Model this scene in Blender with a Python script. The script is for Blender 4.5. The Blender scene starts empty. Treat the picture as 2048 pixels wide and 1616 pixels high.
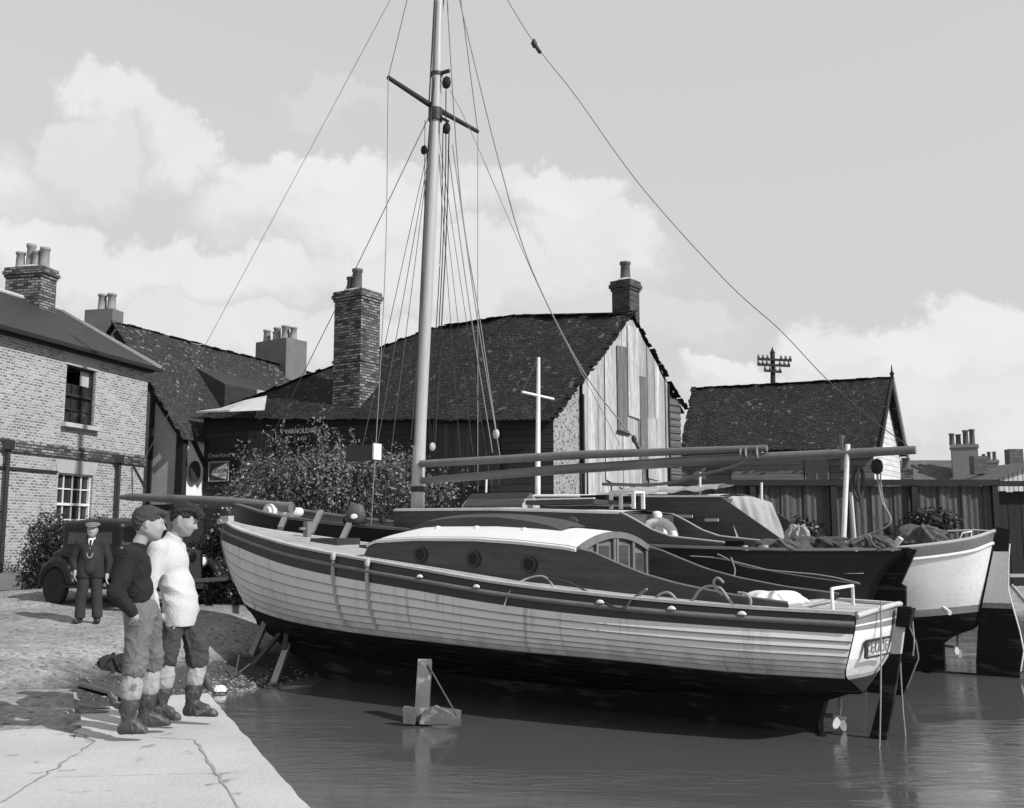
import bpy, math, random
import numpy as np
from mathutils import Matrix, Vector
random.seed(7); np.random.seed(7)
S = bpy.context.scene
COL = S.collection
R = math.radians
# ------------------------------------------------------------------ camera
EYE = 1.57
PITCH = math.atan(257/2000)
cam_d = bpy.data.cameras.new('camera'); cam = bpy.data.objects.new('camera', cam_d); COL.objects.link(cam)
cam.location = (0, 0, EYE); cam.rotation_euler = (R(90)+PITCH, 0, 0)
cam_d.sensor_width = 36; cam_d.lens = 36*2000/2048; cam_d.clip_start = 0.05; cam_d.clip_end = 3000
S.camera = cam
# ------------------------------------------------------------------ sun and sky
SUN_EL = 38; SUN_AZ = -34           # azimuth measured from +x towards +y
sd = Vector((math.cos(R(SUN_EL))*math.cos(R(SUN_AZ)), math.cos(R(SUN_EL))*math.sin(R(SUN_AZ)), math.sin(R(SUN_EL))))
sun_d = bpy.data.lights.new('sun', 'SUN'); sun = bpy.data.objects.new('sun', sun_d); COL.objects.link(sun)
sun_d.energy = 4.7; sun_d.angle = R(0.5); sun_d.color = (1, 1, 1)
sun.rotation_euler = sd.to_track_quat('Z', 'Y').to_euler(); sun.location = sd*80
S.view_settings.view_transform = 'Standard'; S.view_settings.look = 'None'
S.view_settings.exposure = 0.0; S.view_settings.gamma = 1.0
W = bpy.data.worlds.new('World'); S.world = W; W.use_nodes = True
nt = W.node_tree; nt.nodes.clear()
def N(t, tree=None, **kw):
    n = (tree or nt).nodes.new(t)
    for k, v in kw.items(): setattr(n, k, v)
    return n
def Lk(a, b, tree=None): (tree or nt).links.new(a, b)
def mth(op, a, b=None, tree=None, clamp=False):
    n = N('ShaderNodeMath', tree, operation=op, use_clamp=clamp)
    for i, x in enumerate((a, b)):
        if x is None: continue
        if isinstance(x, (int, float)): n.inputs[i].default_value = x
        else: Lk(x, n.inputs[i], tree)
    return n.outputs[0]
sky = N('ShaderNodeTexSky', sky_type='NISHITA', sun_disc=False, sun_elevation=R(SUN_EL), sun_rotation=R(90-SUN_AZ))
sky.air_density = 1.0; sky.dust_density = 2.0
sep = N('ShaderNodeSeparateColor'); Lk(sky.outputs[0], sep.inputs[0])
bw = N('ShaderNodeRGBToBW'); Lk(sky.outputs[0], bw.inputs[0])
base = mth('ADD', mth('MULTIPLY', sep.outputs[2], 0.30), mth('MULTIPLY', bw.outputs[0], 0.12))
base = mth('MINIMUM', mth('ADD', base, 5.1), 6.5)
tc = N('ShaderNodeTexCoord'); sx = N('ShaderNodeSeparateXYZ'); Lk(tc.outputs['Generated'], sx.inputs[0])
az = mth('ARCTAN2', sx.outputs[0], sx.outputs[1]); el = mth('ARCSINE', sx.outputs[2])
cx = N('ShaderNodeCombineXYZ'); Lk(az, cx.inputs[0]); Lk(el, cx.inputs[1])
nz = N('ShaderNodeTexNoise'); nz.inputs['Scale'].default_value = 8; nz.inputs['Detail'].default_value = 9; nz.inputs['Roughness'].default_value = .62
Lk(cx.outputs[0], nz.inputs['Vector'])
ns = N('ShaderNodeVectorMath', operation='SUBTRACT'); Lk(nz.outputs['Color'], ns.inputs[0]); ns.inputs[1].default_value = (.5, .5, .5)
nm = N('ShaderNodeVectorMath', operation='SCALE'); Lk(ns.outputs[0], nm.inputs[0]); nm.inputs['Scale'].default_value = .19
na = N('ShaderNodeVectorMath', operation='ADD'); Lk(cx.outputs[0], na.inputs[0]); Lk(nm.outputs[0], na.inputs[1])
def cloud_dir(px, py):
    u = (px-1024)/2000; v = (808-py)/2000; c, s = math.cos(PITCH), math.sin(PITCH)
    d = Vector((u, c-v*s, s+v*c)).normalized()
    return math.atan2(d.x, d.y), math.asin(d.z)
CLOUDS = [(225, 250, 105, 80, .85), (345, 285, 95, 75, .8), (170, 340, 120, 60, .55), (600, 350, 210, 75, 1.0), (700, 420, 330, 110, .9), (930, 350, 170, 70, .7),
          (1120, 385, 150, 70, .95), (1200, 480, 180, 90, .8), (300, 545, 430, 95, .9), (60, 500, 200, 60, .6), (900, 560, 420, 90, .75), (1440, 745, 110, 45, .9),
          (1900, 730, 330, 95, 1.0), (1640, 800, 300, 60, .7), (690, 190, 110, 40, .22), (500, 700, 700, 90, .7), (1300, 640, 260, 70, .35),
          (-700, 300, 600, 160, .9), (2900, 350, 500, 160, .9), (3500, 760, 1500, 120, .8), (-1500, 700, 1500, 140, .8)]
tot = None
for (px, py, rx, ry, w) in CLOUDS:
    a, e = cloud_dir(px, py)
    s1 = N('ShaderNodeVectorMath', operation='SUBTRACT'); Lk(na.outputs[0], s1.inputs[0]); s1.inputs[1].default_value = (a, e, 0)
    s2 = N('ShaderNodeVectorMath', operation='MULTIPLY'); Lk(s1.outputs[0], s2.inputs[0]); s2.inputs[1].default_value = (2000/rx, 2000/ry, 0)
    ln = N('ShaderNodeVectorMath', operation='LENGTH'); Lk(s2.outputs[0], ln.inputs[0])
    sy = N('ShaderNodeSeparateXYZ'); Lk(s2.outputs[0], sy.inputs[0])
    lo = N('ShaderNodeMapRange'); Lk(sy.outputs[1], lo.inputs[0]); lo.inputs[1].default_value = -.4; lo.inputs[2].default_value = .35; lo.inputs[3].default_value = .15; lo.inputs[4].default_value = .80
    mr = N('ShaderNodeMapRange', interpolation_type='SMOOTHSTEP'); Lk(ln.outputs['Value'], mr.inputs[0]); Lk(lo.outputs[0], mr.inputs[1])
    mr.inputs[2].default_value = 1.12; mr.inputs[3].default_value = w; mr.inputs[4].default_value = 0
    tot = mr.outputs[0] if tot is None else mth('MAXIMUM', tot, mr.outputs[0])
n2 = N('ShaderNodeTexNoise'); n2.inputs['Scale'].default_value = 9; n2.inputs['Detail'].default_value = 6; Lk(cx.outputs[0], n2.inputs['Vector'])
n3 = N('ShaderNodeTexNoise'); n3.inputs['Scale'].default_value = 17; n3.inputs['Detail'].default_value = 8; n3.inputs['Roughness'].default_value = .65; Lk(na.outputs[0], n3.inputs['Vector'])
tot = mth('MULTIPLY', tot, mth('ADD', mth('ADD', mth('MULTIPLY', n2.outputs[0], .9), .22), mth('MULTIPLY', n3.outputs[0], .6)), clamp=True)
mixn = N('ShaderNodeMix', data_type='FLOAT'); Lk(tot, mixn.inputs[0]); Lk(base, mixn.inputs[2]); mixn.inputs[3].default_value = 8.5
cg = N('ShaderNodeCombineColor')
for i in range(3): Lk(mixn.outputs[0], cg.inputs[i])
bg = N('ShaderNodeBackground'); bg.inputs['Strength'].default_value = 0.1; Lk(cg.outputs[0], bg.inputs[0])
wo = N('ShaderNodeOutputWorld'); Lk(bg.outputs[0], wo.inputs[0])

# ------------------------------------------------------------------ helpers
def at(px, py, Y):
    u = (px-1024)/2000; v = (808-py)/2000; c, s = math.cos(PITCH), math.sin(PITCH)
    d = Vector((u, c-v*s, s+v*c)); return Vector((0, 0, EYE))+d*(Y/d.y)
MW = {}
class MB:
    """collects faces of one mesh"""
    def __init__(s, frame=None): s.v = []; s.f = []; s.sm = []; s.mi = []; s.fr = frame or Matrix(); s.m = 0
    def add(s, vs, fs, smooth=False, M=None):
        T = s.fr if M is None else s.fr @ M
        o = len(s.v); s.v += [tuple(T @ Vector(p)) for p in vs]
        s.f += [tuple(o+i for i in f) for f in fs]; s.sm += [smooth]*len(fs); s.mi += [s.m]*len(fs)
    def box(s, c, d, M=None, rz=0):
        x, y, z = c; a, b, h = d[0]/2, d[1]/2, d[2]/2
        T = Matrix.Translation(c) @ Matrix.Rotation(rz, 4, 'Z')
        vs = [T @ Vector(p) for p in ((-a,-b,-h),(a,-b,-h),(a,b,-h),(-a,b,-h),(-a,-b,h),(a,-b,h),(a,b,h),(-a,b,h))]
        s.add(vs, [(0,3,2,1),(4,5,6,7),(0,1,5,4),(1,2,6,5),(2,3,7,6),(3,0,4,7)], False, M)
    def beam(s, p, q, w, h, up=(0,0,1)):
        p = Vector(p); q = Vector(q); d = (q-p).normalized(); u = Vector(up); sd_ = d.cross(u)
        if sd_.length < 1e-4: sd_ = d.cross(Vector((1,0,0)))
        sd_.normalize(); u = sd_.cross(d).normalized()
        vs = []
        for e in (p, q):
            for a, b in ((-1,-1),(1,-1),(1,1),(-1,1)): vs.append(e+sd_*a*w/2+u*b*h/2)
        s.add(vs, [(0,1,2,3),(7,6,5,4),(0,4,5,1),(1,5,6,2),(2,6,7,3),(3,7,4,0)])
    def tube(s, pts, r, n=8, caps=True):
        pts = [Vector(p) for p in pts]; k = len(pts)
        rs = r if isinstance(r, (list, tuple)) else [r]*k
        vs = []; prev = None
        for i, p in enumerate(pts):
            d = (pts[min(i+1, k-1)]-pts[max(i-1, 0)]).normalized()
            if prev is None:
                a = d.cross(Vector((0,0,1)))
                if a.length < 1e-3: a = d.cross(Vector((1,0,0)))
            else: a = prev - d*prev.dot(d)
            a.normalize(); prev = a; b = d.cross(a)
            for j in range(n):
                t = 2*math.pi*j/n; vs.append(p+(a*math.cos(t)+b*math.sin(t))*rs[i])
        fs = [(i*n+j, i*n+(j+1) % n, (i+1)*n+(j+1) % n, (i+1)*n+j) for i in range(k-1) for j in range(n)]
        s.add(vs, fs, True)
        if caps: s.add(vs[:n], [tuple(range(n-1, -1, -1))]); s.add(vs[-n:], [tuple(range(n))])
    def lathe(s, prof, n=16, M=None, c=(0,0,0)):
        c = Vector(c); vs = [c+Vector((r*math.cos(2*math.pi*j/n), r*math.sin(2*math.pi*j/n), z)) for r, z in prof for j in range(n)]
        k = len(prof); fs = [(i*n+j, i*n+(j+1) % n, (i+1)*n+(j+1) % n, (i+1)*n+j) for i in range(k-1) for j in range(n)]
        s.add(vs, fs, True, M); s.add(vs[:n], [tuple(range(n-1,-1,-1))], False, M); s.add(vs[-n:], [tuple(range(n))], False, M)
    def quad(s, a, b, c, d, smooth=False): s.add([a, b, c, d], [(0,1,2,3)], smooth)
    def prism(s, poly, t):
        """flat polygon (list of 3D pts) extruded by vector t"""
        t = Vector(t); poly = [Vector(p) for p in poly]; n = len(poly)
        vs = poly+[p+t for p in poly]
        s.add(vs, [tuple(range(n-1,-1,-1)), tuple(range(n, 2*n))]+[(i, (i+1) % n, n+(i+1) % n, n+i) for i in range(n)])
    def grid(s, P, smooth=True, closeu=False):
        P = np.asarray(P); a, b = P.shape[:2]
        fs = [(i*b+j, i*b+j+1, (i+1)*b+j+1, (i+1)*b+j) for i in range(a-1) for j in range(b-1)]
        s.add([tuple(p) for p in P.reshape(-1, 3)], fs, smooth)
    def text(s, txt, M, size=1, ext=.004, sx=1.0, mod=None, align='CENTER'):
        cu = bpy.data.curves.new('t', 'FONT'); cu.body = txt; cu.size = size; cu.extrude = ext; cu.align_x = align; cu.align_y = 'CENTER'; cu.resolution_u = 3
        o = bpy.data.objects.new('t', cu); COL.objects.link(o); bpy.context.view_layer.update()
        me = o.evaluated_get(bpy.context.evaluated_depsgraph_get()).to_mesh()
        vs = [Vector((v.co.x*sx, v.co.y, v.co.z)) for v in me.vertices]; fs = [tuple(p.vertices) for p in me.polygons]
        if mod: vs = [mod(v) for v in vs]
        s.add(vs, fs, False, M); bpy.data.objects.remove(o)
def obj(name, mb, mats, parent=None, world=True):
    """links the collected faces as ONE mesh object with a UV map in metres"""
    me = bpy.data.meshes.new(name)
    V = np.array(mb.v, dtype=float)
    me.from_pydata(mb.v, [], mb.f); me.update()
    if not isinstance(mats, (list, tuple)): mats = [mats]
    for m in mats: me.materials.append(m)
    me.polygons.foreach_set('use_smooth', mb.sm); me.polygons.foreach_set('material_index', mb.mi)
    nl = len(me.loops); vi = np.empty(nl, dtype=np.int32); me.loops.foreach_get('vertex_index', vi)
    pn = np.empty(len(me.polygons)*3); me.polygons.foreach_get('normal', pn); pn = pn.reshape(-1, 3)
    lt = np.empty(len(me.polygons), dtype=np.int32); me.polygons.foreach_get('loop_total', lt)
    n = np.repeat(pn, lt, axis=0); t = np.stack([-n[:, 1], n[:, 0], np.zeros(nl)], 1); L = np.linalg.norm(t, axis=1)
    flat = L < .12; t[flat] = (1, 0, 0); L[flat] = 1; t /= L[:, None]; b = np.cross(n, t); b[flat] = (0, 1, 0)
    P = V[vi]; uv = np.stack([(P*t).sum(1), (P*b).sum(1)], 1)
    ul = me.uv_layers.new(name='metres'); ul.data.foreach_set('uv', uv.reshape(-1))
    if parent is not None and world and parent.name in MW:
        me.transform(MW[parent.name].inverted())
    me.update()
    o = bpy.data.objects.new(name, me); COL.objects.link(o)
    if parent is not None:
        o.parent = parent
        if parent.name in MW: MW[o.name] = MW[parent.name]
    else: MW[o.name] = Matrix()
    return o
def tag(o, label=None, cat=None, group=None, kind=None):
    for k, v in (('label', label), ('category', cat), ('group', group), ('kind', kind)):
        if v: o[k] = v
    return o
def thing(name, label, cat, loc=(0,0,0), rz=0, group=None):
    o = bpy.data.objects.new(name, None); COL.objects.link(o); o.location = loc; o.rotation_euler = (0,0,rz); o.empty_display_size = .2
    MW[o.name] = Matrix.Translation(loc) @ Matrix.Rotation(rz, 4, 'Z')
    return tag(o, label, cat, group)
def copy_tree(o, parent=None):
    c = o.copy(); COL.objects.link(c)
    if parent: c.parent = parent
    for ch in o.children: copy_tree(ch, c)
    return c
def catmull(P, n):
    """n samples of a smooth curve through points P"""
    P = np.asarray(P, float); k = len(P); t = np.linspace(0, k-1, n); out = []
    for q in t:
        i = min(int(q), k-2); f = q-i
        p0 = P[max(i-1, 0)]; p1 = P[i]; p2 = P[i+1]; p3 = P[min(i+2, k-1)]
        if i == 0: p0 = 2*p1-p2
        if i == k-2: p3 = 2*p2-p1
        out.append(.5*((2*p1)+(-p0+p2)*f+(2*p0-5*p1+4*p2-p3)*f*f+(-p0+3*p1-3*p2+p3)*f**3))
    return np.array(out)
# ------------------------------------------------------------------ materials (all grey: the photograph is black and white)
def newmat(name):
    m = bpy.data.materials.new(name); m.use_nodes = True; t = m.node_tree; b = t.nodes['Principled BSDF']
    return m, t, b
def greyout(t, val, inp):
    c = t.nodes.new('ShaderNodeCombineColor')
    for i in range(3): t.links.new(val, c.inputs[i])
    t.links.new(c.outputs[0], inp)
def mat(name, v, rough=.8, var=.25, scale=2.5, bump=.15, bscale=30, stretch=(1,1,1), spots=None, spec=.3, coord='Object', planks=None, fine=.15, metal=0, detail=6, coat=0):
    """v grey level; var large noise; spots (amount, value, scale); planks (axis, width, var, gap)"""
    m, t, b = newmat(name)
    tcn = t.nodes.new('ShaderNodeTexCoord'); mp = t.nodes.new('ShaderNodeMapping'); mp.inputs['Scale'].default_value = stretch
    t.links.new(tcn.outputs[coord], mp.inputs[0]); vec = mp.outputs[0]
    n1 = N('ShaderNodeTexNoise', t); n1.inputs['Scale'].default_value = scale; n1.inputs['Detail'].default_value = detail; n1.inputs['Roughness'].default_value = .6; Lk(vec, n1.inputs[0], t)
    n3 = N('ShaderNodeTexNoise', t); n3.inputs['Scale'].default_value = bscale; n3.inputs['Detail'].default_value = 4; Lk(vec, n3.inputs[0], t)
    a = mth('ADD', mth('MULTIPLY', mth('SUBTRACT', n1.outputs[0], .5, t), 2.6*var, t), 1, t)
    c = mth('ADD', mth('MULTIPLY', mth('SUBTRACT', n3.outputs[0], .5, t), 2.6*fine, t), 1, t)
    val = mth('MULTIPLY', mth('MULTIPLY', a, c, t), v, t)
    hgt = n3.outputs[0]
    if planks:
        axis, w, pv, gap = planks
        su = N('ShaderNodeSeparateXYZ', t); Lk(tcn.outputs['UV'], su.inputs[0], t)
        q = mth('DIVIDE', su.outputs[axis], w, t); fl = mth('FLOOR', q, None, t); fr = mth('SUBTRACT', q, fl, t)
        wn = N('ShaderNodeTexWhiteNoise', t, noise_dimensions='1D'); Lk(fl, wn.inputs['W'], t)
        val = mth('MULTIPLY', val, mth('ADD', mth('MULTIPLY', mth('SUBTRACT', wn.outputs[0], .5, t), 2*pv, t), 1, t), t)
        g = mth('LESS_THAN', fr, gap, t)
        val = mth('MULTIPLY', val, mth('SUBTRACT', 1, mth('MULTIPLY', g, .75, t), t), t)
        hgt = mth('ADD', mth('MULTIPLY', hgt, .4, t), mth('MULTIPLY', mth('SUBTRACT', 1, fr, t) if axis == 1 else mth('SUBTRACT', 1, g, t), 1.5, t), t)
    if spots:
        am, sv, ss = spots
        n4 = N('ShaderNodeTexNoise', t); n4.inputs['Scale'].default_value = ss; n4.inputs['Detail'].default_value = 3; Lk(vec, n4.inputs[0], t)
        mr = N('ShaderNodeMapRange', t); Lk(n4.outputs[0], mr.inputs[0], t); mr.inputs[1].default_value = 1-am; mr.inputs[2].default_value = 1-am+.08
        mx = N('ShaderNodeMix', t, data_type='FLOAT'); Lk(mr.outputs[0], mx.inputs[0], t); Lk(val, mx.inputs[2], t); mx.inputs[3].default_value = sv; val = mx.outputs[0]
    greyout(t, mth('MAXIMUM', val, .003, t), b.inputs['Base Color'])
    b.inputs['Roughness'].default_value = rough; b.inputs['Specular IOR Level'].default_value = spec; b.inputs['Metallic'].default_value = metal
    if coat: b.inputs['Coat Weight'].default_value = coat; b.inputs['Coat Roughness'].default_value = .25
    if bump:
        bn = N('ShaderNodeBump', t); bn.inputs['Strength'].default_value = bump; bn.inputs['Distance'].default_value = .02; Lk(hgt, bn.inputs['Height'], t); Lk(bn.outputs[0], b.inputs['Normal'], t)
    return m
def brickmat(name, c1, c2, mortar, bw=.225, bh=.075, msize=.012, bias=-.2, var=.2, bump=.5, rough=.9, stain=0, offs=.5, lichen=None):
    m, t, b = newmat(name); tcn = N('ShaderNodeTexCoord', t)
    br = N('ShaderNodeTexBrick', t); br.offset = offs; br.inputs['Scale'].default_value = 1; br.inputs['Brick Width'].default_value = bw; br.inputs['Row Height'].default_value = bh
    br.inputs['Mortar Size'].default_value = msize; br.inputs['Bias'].default_value = bias; br.inputs['Mortar Smooth'].default_value = .2
    nw = N('ShaderNodeTexNoise', t); nw.inputs['Scale'].default_value = 6; Lk(tcn.outputs['UV'], nw.inputs[0], t)
    sb = N('ShaderNodeVectorMath', t, operation='SUBTRACT'); Lk(nw.outputs['Color'], sb.inputs[0], t); sb.inputs[1].default_value = (.5,.5,.5)
    sc = N('ShaderNodeVectorMath', t, operation='SCALE'); Lk(sb.outputs[0], sc.inputs[0], t); sc.inputs['Scale'].default_value = .012
    ad = N('ShaderNodeVectorMath', t, operation='ADD'); Lk(sc.outputs[0], ad.inputs[0], t); Lk(tcn.outputs['UV'], ad.inputs[1], t); Lk(ad.outputs[0], br.inputs[0], t)
    for i, v in (('Color1', c1), ('Color2', c2), ('Mortar', mortar)): br.inputs[i].default_value = (v, v, v, 1)
    n1 = N('ShaderNodeTexNoise', t); n1.inputs['Scale'].default_value = .9; n1.inputs['Detail'].default_value = 8; n1.inputs['Roughness'].default_value = .65; Lk(tcn.outputs['UV'], n1.inputs[0], t)
    n2_ = N('ShaderNodeTexNoise', t); n2_.inputs['Scale'].default_value = 22; n2_.inputs['Detail'].default_value = 3; Lk(tcn.outputs['UV'], n2_.inputs[0], t)
    f = mth('MULTIPLY', mth('ADD', mth('MULTIPLY', mth('SUBTRACT', n1.outputs[0], .5, t), 3*var, t), 1, t), mth('ADD', mth('MULTIPLY', mth('SUBTRACT', n2_.outputs[0], .5, t), .7, t), 1, t), t)
    g = N('ShaderNodeRGBToBW', t); Lk(br.outputs['Color'], g.inputs[0], t)
    val = mth('MULTIPLY', g.outputs[0], f, t)
    if lichen:
        am, sv, ss = lichen
        n4 = N('ShaderNodeTexNoise', t); n4.inputs['Scale'].default_value = ss; n4.inputs['Detail'].default_value = 4; Lk(tcn.outputs['UV'], n4.inputs[0], t)
        n5 = N('ShaderNodeTexNoise', t); n5.inputs['Scale'].default_value = .5; Lk(tcn.outputs['UV'], n5.inputs[0], t)
        mr = N('ShaderNodeMapRange', t); Lk(mth('ADD', n4.outputs[0], mth('MULTIPLY', mth('SUBTRACT', n5.outputs[0], .5, t), .5, t), t), mr.inputs[0], t); mr.inputs[1].default_value = 1-am; mr.inputs[2].default_value = 1-am+.06
        mx = N('ShaderNodeMix', t, data_type='FLOAT'); Lk(mr.outputs[0], mx.inputs[0], t); Lk(val, mx.inputs[2], t); mx.inputs[3].default_value = sv; val = mx.outputs[0]
    greyout(t, mth('MAXIMUM', val, .004, t), b.inputs['Base Color']); b.inputs['Roughness'].default_value = rough; b.inputs['Specular IOR Level'].default_value = .2
    bn = N('ShaderNodeBump', t); bn.inputs['Strength'].default_value = bump; bn.inputs['Distance'].default_value = .02
    Lk(mth('ADD', mth('MULTIPLY', br.outputs['Fac'], -1, t), mth('ADD', mth('MULTIPLY', g.outputs[0], 1.2, t), mth('MULTIPLY', n2_.outputs[0], .6, t), t), t), bn.inputs['Height'], t); Lk(bn.outputs[0], b.inputs['Normal'], t)
    return m
M_ = dict(
 brick=brickmat('pale_brick', .36, .11, .40, bias=-.02, bw=.15, bh=.064, msize=.014, var=.14),
 chimbrick=brickmat('chimney_brick', .30, .045, .05, bias=.05, msize=.014, bump=.9, var=.3),
 darkbrick=brickmat('sooty_brick', .10, .035, .06, bias=0, msize=.014, bump=.8, var=.3),
 slate=brickmat('slate_roof', .036, .028, .014, bw=.3, bh=.2, msize=.006, var=.12, bump=.25, rough=.6),
 tile=brickmat('old_clay_tiles', .034, .013, .005, bw=.17, bh=.1, msize=.010, var=.6, bump=.9, lichen=(.36, .10, 5)),
 tiletudor=brickmat('lichened_tiles', .045, .024, .012, bw=.17, bh=.1, msize=.008, var=.35, bump=.9, lichen=(.38, .17, 6)),
 fartile=brickmat('far_tiles', .12, .08, .05, bw=.3, bh=.2, msize=.01, var=.2, bump=.4),
 plaster=mat('grey_plaster', .46, .95, .18, 1.5, .2, 25), white_plaster=mat('white_plaster', .7, .9, .06, 1.5, .1, 25),
 lintel=mat('painted_lintel', .36, .9, .12, 3), blackwood=mat('tarred_timber', .018, .8, .3, 4, .3, 20), pot=mat('clay_pot', .26, .85, .35, 6, .2, 30),
 potdark=mat('sooty_pot', .10, .85, .45, 5, .2, 30), cement=mat('cement', .42, .95, .25, 3, .5, 14),
 white=mat('white_paint', .68, .5, .07, 3, .05, 25, spec=.4), whitewood=mat('worn_white_paint', .66, .65, .2, 5, .15, 25),
 glass=mat('dark_window_glass', .03, .08, .3, 1, 0, spec=.8, fine=0), darkglass=mat('porthole_dark_glass', .008, .25, .3, 1, 0, spec=.3, fine=0), lapshade=mat('strake_lap_shade', .2, .9, .3, 4, 0), curtain=mat('curtain', .42, .9, .25, 3, .1, stretch=(6,6,.6)), blind=mat('interior_dark', .02, .6, .3, 1, 0),
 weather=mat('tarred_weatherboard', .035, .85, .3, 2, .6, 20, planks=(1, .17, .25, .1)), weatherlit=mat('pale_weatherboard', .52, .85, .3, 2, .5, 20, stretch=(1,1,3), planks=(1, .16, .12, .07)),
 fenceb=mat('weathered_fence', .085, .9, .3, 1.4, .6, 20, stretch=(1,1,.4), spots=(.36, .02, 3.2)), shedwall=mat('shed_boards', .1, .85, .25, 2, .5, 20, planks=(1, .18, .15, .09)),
 flint=mat('flint_rubble', .30, .95, .35, 6, .9, 26, spots=(.46, .07, 17)),
 gravel=mat('gravel_yard', .24, .95, .35, .8, 1.0, 16, spots=(.42, .11, 11), fine=.6), concrete=mat('quay_concrete', .42, .92, .24, .9, .4, 30, spots=(.37, .22, 4), fine=.1, detail=9),
 legm=mat('wet_timber', .10, .7, .5, 5, .4, 12, spots=(.45, .25, 5)), joint=mat('quay_joint_dirt', .26, .95, .4, 8, .2), mud=mat('mud', .07, .55, .3, 2, .6, 12), stone=mat('stones', .20, .9, .3, 5, .5, 20),
 rope=mat('rope', .30, .9, .25, 20, .6, 90), ropedark=mat('tarred_rope', .05, .85, .3, 20, .4, 80), wire=mat('wire_rigging', .07, .5, .2, 8, .1, metal=.3),
 wirelight=mat('old_wire', .22, .6, .2, 8, .1), spar=mat('varnished_spar', .13, .45, .3, 3, .25, 18, stretch=(1,1,.15), spec=.5), mastw=mat('mast_spruce', .38, .42, .22, 2, .15, 14, stretch=(3,3,.12), spec=.5),
 hullw=mat('yacht_white_topsides', .62, .5, .08, 1.2, .03, 30, stretch=(1, 1, 1), spec=.45, fine=.06), hullwc=mat('smooth_white_topsides', .74, .35, .06, .8, .03, 20, spec=.5, spots=(.24, .5, 5)),
 band=mat('dark_bulwark_paint', .034, .45, .3, 3, .1, 25, stretch=(1,1,2), spec=.35), black=mat('black_bottom_paint', .009, .7, .6, 2.5, .2, 12, spec=.15, stretch=(.5, 1, 3), spots=(.42, .035, 3.5)), blackgloss=mat('black_topsides', .010, .4, .3, 2, .08, 14, spec=.25),
 boot=mat('boot_top_grey', .2, .5, .3, 3, .1, 20), caprail=mat('scrubbed_rail', .42, .6, .25, 4, .15, 25), deck=mat('scrubbed_deck', .38, .7, .25, 3, .2, 20, planks=(1, .07, .15, .12)),
 mahog=mat('mahogany_side', .062, .36, .5, 2.4, .06, 16, stretch=(.35, .35, 6), spec=.35, fine=.35), mahogl=mat('faded_mahogany', .16, .45, .3, 3, .1, 16, stretch=(3, 3, .5), spec=.4), rub=mat('rubbing_strake', .14, .5, .25, 4, .1),
 roofw=mat('white_canvas_roof', .62, .7, .08, 3, .05, 30), darkroof=mat('dark_hatch', .035, .4, .3, 3, .1, 20, spec=.5), brass=mat('dull_brass', .1, .35, .2, 8, .1, metal=.6), soot=mat('sooted_render', .14, .95, .3, 2, .3, 30), iron=mat('iron', .035, .5, .4, 8, .2, metal=.2),
 prop=mat('bronze_propeller', .36, .45, .2, 8, .1), canvas=mat('canvas_tarpaulin', .28, .85, .35, 2.2, .3, 14, stretch=(1,1,.5)), canvasd=mat('dark_tarpaulin', .09, .85, .35, 3, .3, 14), canvasl=mat('pale_sailcloth', .6, .85, .15, 3, .2, 14),
 skin=mat('skin', .30, .6, .06, 6, .05, 60, fine=.04), hair=mat('dark_hair', .03, .75, .5, 40, .6, 110, stretch=(1, 1, 2.5), spec=.2), hairl=mat('brown_hair', .055, .75, .5, 40, .6, 110, stretch=(1, 1, 2.5), spec=.2),
 blackwool=mat('black_wool', .016, .95, .3, 6, .5, 70, stretch=(1,1,1)), whitewool=mat('cream_wool', .50, .95, .06, 6, .5, 90, fine=.08), trous=mat('grey_drill_trousers', .125, .9, .25, 6, .3, 50), trousd=mat('dark_trousers', .045, .9, .25, 6, .3, 50),
 boot_d=mat('rubber_boot', .05, .5, .45, 8, .2, 30, spec=.4, spots=(.40, .14, 12)), boot_l=mat('turned_boot_lining', .30, .85, .3, 9, .3, 30, spots=(.42, .14, 11)), suit=mat('dark_suit', .024, .9, .2, 8, .2, 50), suitl=mat('serge_trousers', .032, .9, .2, 8, .2, 50), cap=mat('tweed_cap', .15, .9, .2, 20, .3, 60), shoe=mat('shoe', .03, .4, .2, 8),
 carp=mat('black_car_paint', .008, .38, .2, 2, 0, spec=.3), tyre=mat('tyre', .02, .8, .3, 12, .3), chrome=mat('chrome', .5, .2, .1, 5, 0, metal=.9), enamel=mat('dark_enamel', .075, .3, .15, 4, .02), lamp=mat('headlamp_glass', .7, .2, .1, 5, 0),
 bark=mat('bark', .07, .9, .3, 8, .6), sootrender=mat('dark_render', .13, .95, .25, 2, .3), farwall=mat('far_wall', .2, .9, .2, 1), farwhite=mat('far_white', .5, .9, .1, 1, planks=(0, .25, .1, .2)), pole=mat('creosoted_pole', .03, .9, .2, 3), insul=mat('insulator', .12, .3, .1, 5))
def leafmat(name, v, tr=.35):
    m, t, b = newmat(name); tcn = N('ShaderNodeTexCoord', t); n1 = N('ShaderNodeTexNoise', t); n1.inputs['Scale'].default_value = 7; Lk(tcn.outputs['Object'], n1.inputs[0], t)
    val = mth('MULTIPLY', mth('ADD', mth('MULTIPLY', mth('SUBTRACT', n1.outputs[0], .5, t), 2.2, t), 1, t), v, t); greyout(t, mth('MAXIMUM', val, .01, t), b.inputs['Base Color'])
    b.inputs['Roughness'].default_value = .45; b.inputs['Specular IOR Level'].default_value = .4; b.inputs['Subsurface Weight'].default_value = 0
    return m
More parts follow.
